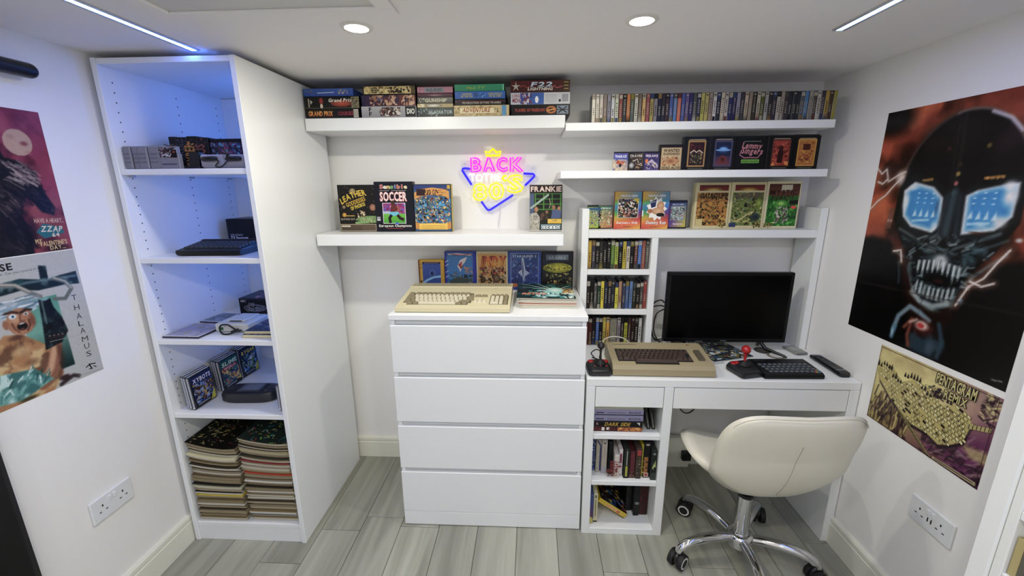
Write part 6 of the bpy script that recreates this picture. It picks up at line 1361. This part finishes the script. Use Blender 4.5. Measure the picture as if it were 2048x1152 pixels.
MB().prism([(0.004, 0.0), (0.138, 0.0), (0.144, 0.004), (0.144, 0.024), (0.138, 0.0285), (0.1, 0.028), (0.012, 0.0215), (0.002, 0.016), (0.0, 0.008)], 0, 0.233, 0).build('case', mat('#0b0c0e', 0.45, spec=.3), sp, 25)
ssl = math.atan2(0.0065, 0.088); zs_ = lambda y: 0.0217+(y-0.012)*math.tan(ssl)
SK_ = mat('#5e656b', 0.6)
P2 = 0.0205
for r in range(4):
    for c in range(10):
        w = 0.0135
        link('key', cap(w, 0.009, 0.0035, SK_, 0.001), sp, (0.018+P2*c+0.0045*(r if r < 3 else 3)*(-1)+0.0155, 0.024+r*0.0195, zs_(0.024+r*0.0195)), (ssl, 0, 0))
for i, c in enumerate(('#a02a28', '#b8a02c', '#2c7a3a', '#2c6a9a')): MB().add([(0.205+i*0.006, 0.013, 0), (0.211+i*0.006, 0.013, 0), (0.226+i*0.003, 0.04, 0.0026), (0.223+i*0.003, 0.04, 0.0026)], [(0, 1, 2, 3)]).build('stripe', mat(c, .4), sp, loc=(-0.004, 0, 0.0222))
a = Art(0.05, 0.008, '#0f1012'); a.text('sinclair', .5, .25, .55, '#9aa0a6', .9, bold=False); a.build('name_print', sp, loc=(0.012, 0.118, 0.0288), rot=(-PI/2, 0, 0))
rm = thing('remote_control', 'long black remote control at the right edge of the desk', 'remote', (1.838, -0.372, DZ), (0, 0, -0.02))
MB().add([(sx*w, y, z) for y, w, h in ((-0.104, .016, .012), (-0.096, .0225, .017), (-0.05, .023, .019), (0.05, .0215, .018), (0.094, .0215, .016), (0.1, .018, .012)) for sx, z in ((-.85, 0), (.85, 0), (1, h*.5), (.86, h), (-.86, h), (-1, h*.5))], [(5, 4, 3, 2, 1, 0)]+[(j*6+i, j*6+(i+1) % 6, (j+1)*6+(i+1) % 6, (j+1)*6+i) for j in range(5) for i in range(6)]+[tuple(range(30, 36))]).build('body', mat('#131416', 0.3), rm, 35)
for r in range(9):
    for c in range(3): part('button', mat('#3a3d42', 0.4), rm, (-0.015+c*0.0115, -0.0075+c*0.0115, -0.03+r*0.0125, -0.0235+r*0.0125, 0.0165, 0.0205), b=0.001)
part('silver_band', mat('#8d9196', 0.25, metal=.6), rm, (-0.0185, 0.0185, -0.074, -0.067, 0.0175, 0.0194), b=0.0005)
# magazine flat behind, coasters, card
a = Art(0.21, 0.25, None, 112)
for i in range(9): a.rect(i/9, 0, (i+1)/9, 1, '#33404e')
a.blot(0, 0, 1, 1, ['#5a7a94', '#c8d0d4', '#2a3440', '#b8a23a', '#7a8a4a', '#dfe4e4', '#3a5a78', '#1c2228', '#8a6a4a'], 90, .05, .14); a.text('GAMES', .5, .82, .12, '#dfe8ee', .8, slant=.2, out='#2a4a6a', ow=.008)
magazine('magazine with a blue, white and gold cover lying under the monitor edge', 'magazines on the desk', 1.375, -0.345, DZ+0.0003, 0.21, 0.25, 0.006, 0.0, mat('#d8d6cc', .7), '#33404e', a).rotation_euler.z = 0.32
a = Art(0.2, 0.25, None, 113)
for i in range(9): a.rect(i/9, 0, (i+1)/9, 1, '#d2d4d2')
a.blot(0, 0, 1, .6, ['#e4e6e4', '#b8bcbc', '#2a2c2e', '#8a9094'], 20, .05, .14)
magazine('white-edged magazine half under the beige computer on the desk', 'magazines on the desk', 1.30, -0.385, DZ+0.0001, 0.12, 0.2, 0.004, 0.0, mat('#d8d6cc', .7), '#c8cacb', None).rotation_euler.z = 0.3
CO = mat('#33312e', 0.6)
for x, y, lab, m in ((1.657, -0.2, 'dark round coaster on the desk near the monitor foot', CO), (1.683, -0.262, 'pale round coaster on the desk in front of the dark one', mat('#77736a', 0.4))):
    o = thing('coaster', lab, 'coaster', (x, y, DZ), group='coasters on the desk')
    MB().lathe([(0.0, 0.0), (0.036, 0.0), (0.038, 0.002), (0.036, 0.004), (0.0, 0.004)], 32).build('disc', m, o, 30)
    MB().lathe([(0.0, 0.0), (0.027, 0.0), (0.027, 0.0006), (0.0, 0.0006)], 32, (0, 0, 0.0041)).build('inlay', mat('#4a4844', 0.6) if m is CO else mat('#dcdad4', 0.35), o, 30)
o = thing('game_card', 'small grey plastic cartridge lying beside the right upright of the desk unit', 'cartridge', (1.800, -0.195, DZ), (0, 0, 0.12))
part('shell', mat('#8a8a86', 0.35), o, (-0.03, 0.03, -0.05, 0.04, 0.0005, 0.011), b=0.003)
part('label', mat('#a6a6a2', 0.3), o, (-0.022, 0.022, -0.02, 0.03, 0.011, 0.0114), b=0)
part('grip', mat('#6a6a68', 0.4), o, (-0.026, 0.026, -0.055, -0.046, 0.002, 0.009), b=0.002)
# monitor
mo = thing('monitor', 'large black flat monitor switched off at the back of the desk', 'monitor', (1.473, -0.205, DZ))
MBLK = mat('#060607', 0.35, spec=.3)
part('housing', MBLK, mo, (-0.279, 0.277, 0.002, 0.03, 0.041, 0.373), b=0.004)
part('rear_shell', BLACKP, mo, (-0.2, 0.2, 0.03, 0.058, 0.08, 0.3), b=0.012)
for q in ((-0.277, 0.275, 0.358, 0.371), (-0.277, 0.275, 0.043, 0.06), (-0.277, -0.264, 0.06, 0.358), (0.262, 0.275, 0.06, 0.358)): part('bezel', MBLK, mo, (q[0], q[1], 0.0, 0.004, q[2], q[3]), b=0.0015)
part('screen', mat('#010102', 0.3, spec=.12), mo, (-0.264, 0.262, 0.0015, 0.003, 0.06, 0.358), b=0)
a = Art(0.03, 0.006, None); a.text('TECHNIKA', .5, .2, .6, '#9a9ca0', .95); a.build('maker_mark', mo, loc=(-0.02, -0.0003, 0.047))
part('power_mark', mat('#6a6c70', .3), mo, (-0.13, -0.1, -0.0006, 0.0, 0.046, 0.048), b=0)
for sx in (-1, 1):
    MB().tube([(sx*0.17, 0.02, 0.045), (sx*0.19, -0.0, 0.014), (sx*0.235, -0.075 if sx > 0 else -0.045, 0.0065), (sx*0.24, -0.085 if sx > 0 else -0.055, 0.005)], [0.009, 0.0085, 0.0065, 0.004], 8).tube([(sx*0.17, 0.02, 0.045), (sx*0.18, 0.05, 0.014), (sx*0.21, 0.09, 0.006)], [0.009, 0.008, 0.005], 8).build('foot', mat('#0f1011', 0.25), mo, 50)
o = thing('cable_ring', 'black cable ring lying on the desk below the monitor', 'cable', (1.482, -0.19, DZ+0.0085))
MB().tube([(0.045*math.cos(t*PI/12), 0.03*math.sin(t*PI/12), 0.003+0.002*math.sin(t*.7)) for t in range(24)], 0.0022, 6, closed=True).build('loop', CABLE, o, 60)
o = thing('monitor_cables', 'bundle of black cables looping left of the monitor', 'cable', (1.178, -0.1, DZ+0.003))
for k, pts in enumerate((((0.04, 0.0, 0.2), (0.02, -0.01, 0.215), (-0.012, 0.0, 0.19), (-0.016, 0.0, 0.1), (0.0, -0.01, 0.02), (0.03, -0.01, 0.006), (0.05, 0.0, 0.006)), ((0.04, 0.0, 0.18), (0.02, 0.0, 0.185), (-0.015, 0.01, 0.165), (-0.02, 0.015, 0.07), (0.01, 0.01, 0.012), (0.05, 0.02, 0.006)), ((0.04, -0.01, 0.166), (0.03, -0.015, 0.168), (0.0, -0.015, 0.14), (-0.004, -0.015, 0.06), (0.02, -0.03, 0.01), (0.04, -0.04, 0.005)))):
    MB().tube(spline(pts, 6), 0.0032, 8).build('cable', CABLE, o, 50)

# ================================================================ IN THE DESK SIDE SHELVES
zz = 0.494
def lay(name, label, x0, x1, h, col, fn, z, y0=-0.492, d=0.17):
    w = x1-x0; a = Art(w-0.002, h-0.002, col, int(h*1e5)); fn(a); box_item(name, label, 'book', x0, x1, y0, z, z+h-0.0004, d, a, body=col, group='books lying in the desk side shelf', artname='spine_print')
def f(a): a.rect(.5, .1, 1, .9, '#c8802a', '#d8983a'); a.blot(.5, .1, 1, .9, ['#8a3a18', '#e0b45a', '#a85a20'], 16, .03, .07); a.text('PLAY', .12, .2, .55, '#8a1c1c', .2); a.rect(.17, .15, .23, .9, '#e6e0dc'); a.rect(.27, .3, .33, .9, '#e6e0dc'); a.text('FROG', .38, .25, .4, '#7a2420', .14)
lay('book', 'dark red and amber box at the bottom of the pile in the desk side shelf', 0.839, 1.044, 0.0225, '#4a1618', f, zz); zz += 0.0225
def f(a): a.text('DARK SIDE', .48, .15, .7, '#c8a82a', .52, slant=.3); a.rect(.05, .3, .09, .8, '#a87a80'); a.poly([(.88, .9), (.95, .9), (.95, .25)], '#d8d4d0')
lay('book', 'black box with slanted yellow lettering in the desk side shelf pile', 0.840, 1.044, 0.0235, '#141214', f, zz); zz += 0.0235
for k in range(2):
    def f(a): a.rect(0, 0, 1, .16, '#2c2850'); a.rect(.04, .35, .2, .55, '#4a4670'); a.rect(.26, .42, .64, .5, '#3a3660'); a.text('MICROPROSE', .83, .36, .25, '#2a2648', .24)
    lay('book', '%s of the two pale violet boxes in the desk side shelf pile' % ['lower', 'upper'][k], 0.8405, 1.0445, 0.0285, '#9c99b4', f, zz); zz += 0.0285
def f(a): a.rect(.1, .6, .35, .9, '#2a2a2c')
lay('book', 'cream-edged box topping the pile in the desk side shelf', 0.842, 1.042, 0.0175, '#c2bfae', f, zz)
for k in range(2):
    o = box_item('book', '%s of the two black cases leaning at the right of the desk side shelf' % ['left', 'right'][k], 'book', 1.068+k*0.021, 1.082+k*0.021, -0.478, 0.4945, 0.594, 0.12, (lambda a: (a.rect(.3, .05, .7, .8, '#8d8f8c', '#4a4c4a'), a)[1])(Art(0.012, 0.097, '#1a1b1b', 120)), '#151616', 'cases leaning in the desk side shelf', artname='spine_print')
    o.rotation_euler.y = -0.2; o.location.z += 0.0035
G_M = 'boxes standing in the middle desk side shelf'
def st(label, x0, x1, h, col, fn, y0=-0.485, d=0.15, z=0.2713, lean=0.0, grp=G_M, ink=None):
    a = Art(x1-x0-0.0018, h-0.002, col, int(x0*3000)); fn(a)
    o = box_item('book', label, 'book', x0, x1, y0, z, z+h, d, a, body=col, group=grp, artname='spine_print'); o.rotation_euler.y = lean; return o
st('crumpled blue and white box at the left end of the middle desk side shelf', 0.8385, 0.8605, 0.165, '#2c3f78', lambda a: (a.blot(0, 0, 1, 1, ['#3a5aa0', '#8a9cc0', '#1c2a50', '#c8ccd8'], 26, .2, .5)), -0.45)
st('creased off-white box with a blue fold in the middle desk side shelf', 0.862, 0.884, 0.16, '#b3ae9e', lambda a: (a.poly([(0, 1), (.3, 1), (1, .84), (1, .76)], '#2a2f80'), a.rect(.7, .05, 1, .8, '#22267a'), a.blot(0, 0, .6, .7, ['#c8c2b0', '#9a9484'], 8, .2, .4)), -0.462)
st('leaning cream box with a small round mark in the middle desk side shelf', 0.8855, 0.9085, 0.163, '#bdb5a9', lambda a: (a.ell(.5, .92, .2, .02, '#3a3a3a'), a.rect(.45, .5, .55, .8, '#a8907e'), a.rect(0, 0, 1, .2, '#b0aeb8')), -0.468)
st('plain black box in the middle desk side shelf', 0.914, 0.9335, 0.16, '#17191a', lambda a: (a.rect(.2, .02, .8, .5, '#10202a')), -0.475)
st('short white box with red script in the middle desk side shelf', 0.935, 0.9545, 0.118, '#d6ccc4', lambda a: (a.text('Bugsy', .72, .5, .4, '#8a2430', 3.2, rot=PI/2), a.text('RACE', .68, .24, .35, '#7a3a2a', 2.0, rot=PI/2), a.rect(.05, .93, .95, .99, '#e6e0da')), -0.5)
st('white and pink box behind the short one in the middle desk side shelf', 0.956, 0.9715, 0.136, '#d8cfcc', lambda a: (a.rect(.15, .9, .85, .99, '#e8e6e4'), a.rect(.2, .55, .8, .85, '#8a2a50'), a.rect(.3, .05, .7, .12, '#9a9490')), -0.49)
st('dark box with a yellow spine label in the middle desk side shelf', 0.9755, 0.9995, 0.142, '#2a2c26', lambda a: (a.rect(.3, .06, .7, .42, '#b8b048'), a.rect(.4, .45, .62, .95, '#a5a8a2'), a.rect(.02, .3, .2, .9, '#1d4438')), -0.497)
st('maroon box in the middle desk side shelf', 1.001, 1.0235, 0.13, '#4f2228', lambda a: (a.rect(.1, .2, .9, .96, '#6a2c38', '#7a3440'), a.blot(0, 0, 1, .25, ['#b88a80', '#4a2a24', '#7a4a40'], 8, .2, .4)), -0.495)
st('brown box with a red square in the middle desk side shelf', 1.0255, 1.0495, 0.148, '#4a3e36', lambda a: (a.rect(.15, .76, .9, .96, '#b04038'), a.blot(.1, .05, .9, .72, ['#8a7a68', '#5a4a3e', '#a89a84', '#6a4a40'], 22, .15, .35)), -0.498)
st('thin yellow book in the middle desk side shelf', 1.0505, 1.0595, 0.158, '#b3a92e', lambda a: (a.rect(.2, .02, .8, .1, '#8a8030')), -0.485)
st('navy box with orange vertical lettering in the middle desk side shelf', 1.061, 1.086, 0.172, '#14141e', lambda a: (a.text('Barbarian', .68, .36, .13, '#c8802a', 3.4, rot=PI/2, c2='#d8a84a'), a.rect(.08, .02, .92, .14, '#c8b4a4'), a.ell(.5, .08, .3, .04, '#b03a20'), a.ell(.5, .94, .35, .03, '#b0a49c')), -0.49)
st('dark green-grey box with pale flashes at the right end of the middle desk side shelf', 1.0885, 1.111, 0.143, '#2c332f', lambda a: (a.poly([(.2, .4), (.45, .62), (.5, .36)], '#b8c87a'), a.poly([(.5, .45), (.8, .7), (.85, .45)], '#c8d48a'), a.ell(.5, .9, .3, .04, '#8a8f86'), a.rect(0, 0, 1, .25, '#49534c')), -0.505)
G_B = 'books standing in the bottom desk side shelf'
st('blue and violet book at the left end of the bottom desk side shelf', 0.8375, 0.8555, 0.15, '#4a5a8a', lambda a: (a.rect(0, .25, 1, .8, '#7a4a68', '#3a5a98'), a.poly([(0, 0), (1, 0), (1, .18), (0, .28)], '#c8bf6a')), -0.495, 0.15, 0.0302, 0, G_B)
st('cream book with fine print beside the blue one in the bottom desk side shelf', 0.857, 0.8755, 0.148, '#d2ccaa', lambda a: (a.rect(.38, .2, .62, .8, '#8a8462'), a.rect(.3, .86, .7, .96, '#6a6450'), a.rect(0, 0, 1, .05, '#2a3420')), -0.485, 0.15, 0.0302, 0, G_B)
a = Art(0.148, 0.024, '#d0b81c', 131); a.rect(0, 0, 1, .12, '#2a2410'); a.text('ARCHON', .5, .3, .45, '#c83a1c', .46, slant=.2, out='#e8d8a0', ow=.008); a.rect(.68, .25, .78, .75, '#c8641c')
o = thing('book', 'yellow box tipped over against the cream book in the bottom desk side shelf', 'book', (0.883, -0.462, 0.128), (0, 0.60, 0))
MB().box(0, 0.15, 0, 0.2, -0.013, 0.013, b=0.0012).build('carton', mat('#ccb31a', .4), o)
a.build('spine_print', o, loc=(0.001, -0.0004, -0.012))
a = Art(0.148, 0.198, '#23242c', 132); a.blot(0, 0, 1, 1, ['#2a3a6a', '#7a2a24', '#c8b03a', '#14141a', '#5a86b0', '#3a3a28'], 60, .06, .2); a.build('front_cover', o, loc=(0.001, 0.001, 0.0134), rot=(-PI/2, 0, 0))
st('big black ring binder at the back of the bottom desk side shelf', 1.018, 1.043, 0.205, '#121214', lambda a: (a.rect(.1, .1, .5, .9, '#1b1b1e')), -0.41, 0.25, 0.0302, 0, G_B)
st('black slim case with a metal catch in the bottom desk side shelf', 1.045, 1.0705, 0.2, '#1d1e20', lambda a: (a.rect(.25, .3, .95, .36, '#8f9294'), a.rect(.3, .5, .9, .505, '#5a5c5e')), -0.44, 0.25, 0.0302, 0, G_B)
st('dark red case at the right end of the bottom desk side shelf', 1.072, 1.11, 0.205, '#431512', lambda a: (a.blot(0, 0, 1, 1, ['#4f1a15', '#38100e', '#5a201a'], 12, .2, .5)), -0.433, 0.25, 0.0302, 0, G_B)
# books in the bookcase at the right edge
yb = -1.2765
for i, (c, t_, h, lab) in enumerate((('#b0a272', .015, .096, 'tan book, first from the far end in the bookcase at the photo edge'), ('#5d5a50', .011, .09, 'grey book beside the tan one in the bookcase at the photo edge'), ('#bdb685', .018, .082, 'pale yellow book beside the grey one in the bookcase at the photo edge'), ('#a8a05c', .02, .09, 'olive yellow book, fourth from the far end in the bookcase at the photo edge'))):
    o = thing('book', lab, 'book', (1.632, yb, 0.6604), (0, 0, 0), 'books in the bookcase at the photo edge')
    part('cover', mat(c, .5), o, (0, 0.13, -t_, -t_+0.0015, 0, h), (0, 0.13, -0.0015, 0, 0, h), (-0.0015, 0.001, -t_, 0, 0, h), b=0.0004)
    part('pages', mat('#cfc6a4', .8), o, (0.001, 0.126, -t_+0.0015, -0.0015, 0.002, h-0.003), b=0)
    yb -= t_+0.0008
# plug on the boxing under the desk
o = thing('plug', 'black plug against the white boxing under the desk', 'plug', (1.414, -0.0465, 0.085))
part('body', BLACKP, o, (-0.024, 0.024, -0.03, 0.0, -0.028, 0.024), b=0.005)
part('ridge', RUBBER, o, (-0.014, 0.014, -0.034, -0.029, -0.02, 0.016), b=0.002)
MB().tube(spline([(0.02, -0.015, 0.0), (0.05, -0.018, 0.004), (0.12, -0.016, -0.03), (0.2, -0.014, -0.08)], 6), 0.003, 8).build('flex', CABLE, o, 50)
o = thing('hanging_cable', 'black cable loop hanging below the desk drawer', 'cable', (1.297, -0.30, 0.527))
MB().tube(spline([(-0.042, 0, 0.092), (-0.04, 0, 0.0), (-0.028, 0, -0.035), (0.0, 0, -0.052), (0.028, 0, -0.035), (0.035, 0, 0.0), (0.036, 0, 0.092)], 8), 0.003, 8).build('loop', CABLE, o, 50)

# ================================================================ OFFICE CHAIR
chair = thing('office_chair', 'white padded swivel chair on a chrome star base in front of the desk', 'chair', (1.434, -0.612, 0), (0, 0, math.radians(1.5)))
LEA = mat('#dcd8c6', 0.36, bump=.06, bscale=350, name='white_leatherette', coat=.1)
def cushion(name, outline, thick, fn, m, rings=9, p=2.6):
    n = len(outline); vs = []; fs = []
    for side in (1, -1):
        for k in range(rings+1):
            r = k/rings; h = thick*(max(0, 1-r**p))**(1/p)
            for (a, b) in outline: vs.append(fn(a*r, b*r, side*h))
    L = (rings+1)*n
    for s_ in (0, 1):
        for k in range(rings):
            for i in range(n):
                j = (i+1) % n; q = (s_*L+k*n+i, s_*L+k*n+j, s_*L+(k+1)*n+j, s_*L+(k+1)*n+i)
                fs.append(q if s_ == 1 else q[::-1])
    mb = MB().add(vs, fs); me = mb.mesh(name, m, 80)
    import bmesh
    bm = bmesh.new(); bm.from_mesh(me); bmesh.ops.remove_doubles(bm, verts=bm.verts, dist=1e-5); bmesh.ops.recalc_face_normals(bm, faces=bm.faces)
    bm.to_mesh(me); bm.free(); me.polygons.foreach_set('use_smooth', [True]*len(me.polygons))
    return link(name, me, chair)
# back: wide at the top with a dip in the middle, tapering to a narrow foot; local +y is forward
ol = []
for i in range(64):
    t = 2*PI*i/64; c, s_ = math.cos(t), math.sin(t)
    hw = 0.24 if s_ > -.3 else 0.24-0.1*((-.3-s_)/.7)**1.1
    x = hw*abs(c)**.46*(1 if c >= 0 else -1)
    z = (0.2 if s_ > 0 else 0.226)*abs(s_)**.68*(1 if s_ >= 0 else -1)
    if s_ > 0: z += 0.018*(abs(x)/.24)**2-0.018
    ol.append((x, z))
def fb(x, z, h):
    y = -0.2-0.025*(z/.17)+0.5*x*x-0.03*max(0, z)/.17
    if z < 0: y += 1.05*z*z
    return (x, y+h*(1.0), 0.615+z)
bk_ = cushion('backrest', ol, 0.034, fb, LEA)
seam = [(0.004, -0.238-0.0325-0.0, 0.70), ]
pts = []
for i in range(14):
    z = 0.075-0.25*i/13; q = fb(0.0, z, -0.0335*(1-abs(z/.235)**2.6)**(1/2.6)); pts.append((q[0], q[1]-0.0005, q[2]))
MB().tube(pts, 0.0011, 6).build('seam', mat('#a5a190', .6), chair)
pts = []
for i in range(40):
    t = PI*.2+PI*.6*i/39
    k = int(round(t/(2*PI)*64)) % 64; a_, b_2 = ol[k]; q = fb(a_*.97, b_2*.97, -0.012); pts.append(q)
MB().tube(pts, 0.0012, 6).build('piping', mat('#c9c5b4', .5), chair)
# seat: butterfly shape with raised wings
os_ = []
for i in range(64):
    t = 2*PI*i/64; c, s_ = math.cos(t), math.sin(t)
    x = 0.245*abs(c)**.7*(1 if c >= 0 else -1); y = 0.215*abs(s_)**.75*(1 if s_ >= 0 else -1)
    if s_ > 0: y -= 0.03*(1-abs(x)/.245)**2
    if s_ < 0: x *= 1-0.28*(-s_)**2; y *= .7
    os_.append((x, y))
def fseat(x, y, h): return (x, y+0.015, 0.43+1.05*x*x*(1.0+.35*max(0, y)/.2)+0.25*max(0, -y-.06)**1.3-0.15*max(0, y-.15)**1.5+h)
cushion('seat', os_, 0.036, fseat, LEA)
part('seat_plate', mat('#17181a', .5), chair, (-0.06, 0.06, -0.06, 0.06, 0.375, 0.392), b=0.004)
MB().lathe([(0.0145, 0.2), (0.0145, 0.3755), (0.02, 0.377)], 20).build('gas_piston', CHROME, chair, 40)
MB().lathe([(0.024, 0.295), (0.03, 0.3), (0.03, 0.31), (0.022, 0.316)], 20).build('collar', BLACKP, chair, 40)
MB().lathe([(0.029, 0.09), (0.0295, 0.12), (0.028, 0.296)], 24).build('column', CHROME, chair, 40)
MB().lathe([(0.02, 0.066), (0.046, 0.07), (0.05, 0.112), (0.046, 0.12), (0.04, 0.124), (0.034, 0.126)], 28).build('hub', CHROME, chair, 35)
MB().tube([(0.05, 0.02, 0.383), (0.12, 0.03, 0.383), (0.2, 0.02, 0.372), (0.235, 0.015, 0.368)], [0.005, 0.005, 0.007, 0.006], 8).build('height_lever', BLACKP, chair, 50)
for k in range(5):
    t = math.radians(46.5+72*k); c, s_ = math.cos(t), math.sin(t)
    prof = [(0.03, 0.098, .018), (0.08, 0.11, .0185), (0.14, 0.116, .019), (0.2, 0.112, .0185), (0.24, 0.1, .0175), (0.262, 0.082, .015), (0.268, 0.066, .012)]
    MB().tube(spline([(r*c, r*s_, z) for r, z, _ in prof], 4), [prof[min(i//4, 6)][2] for i in range(25)], 12).build('leg', CHROME, chair, 60)
    w = thing('caster', None, None); w.parent = chair; w.location = (0.268*c, 0.268*s_, 0); w.rotation_euler = (0, 0, t+0.5); w.scale = (1.24, 1.24, 1.24)
    for k2 in ('label', 'category'):
        if k2 in w: del w[k2]
    MB().cyl((0, 0, 0.03), (0, 0, 0.056), 0.006, n=10).build('stem', CHROME, w, 40)
    MB().lathe([(0.02, -0.006), (0.0225, 0.0), (0.02, 0.006)], 18).xf(lambda x, y, z: (x, z, y+0.036)).build('hood', BLACKP, w, 40)
    for q in (-1, 1):
        MB().lathe([(0.016, -0.008), (0.0255, -0.008), (0.0265, -0.005), (0.0265, 0.005), (0.0255, 0.008), (0.016, 0.008)], 24).xf(lambda x, y, z: (x, z+q*0.0155, y+0.0268)).build('wheel', RUBBER, w, 35)
        MB().lathe([(0.015, -0.0006), (0.0195, -0.0006), (0.0195, 0.0006), (0.015, 0.0006)], 24).xf(lambda x, y, z: (x, z+q*0.0239, y+0.0268)).build('white_ring', mat('#d9dad8', .4), w, 40)
        MB().lathe([(0.0145, -0.0009), (0.0145, 0.0009)], 20).xf(lambda x, y, z: (x, z+q*0.0239, y+0.0268)).build('wheel_cap', RUBBER, w, 40)
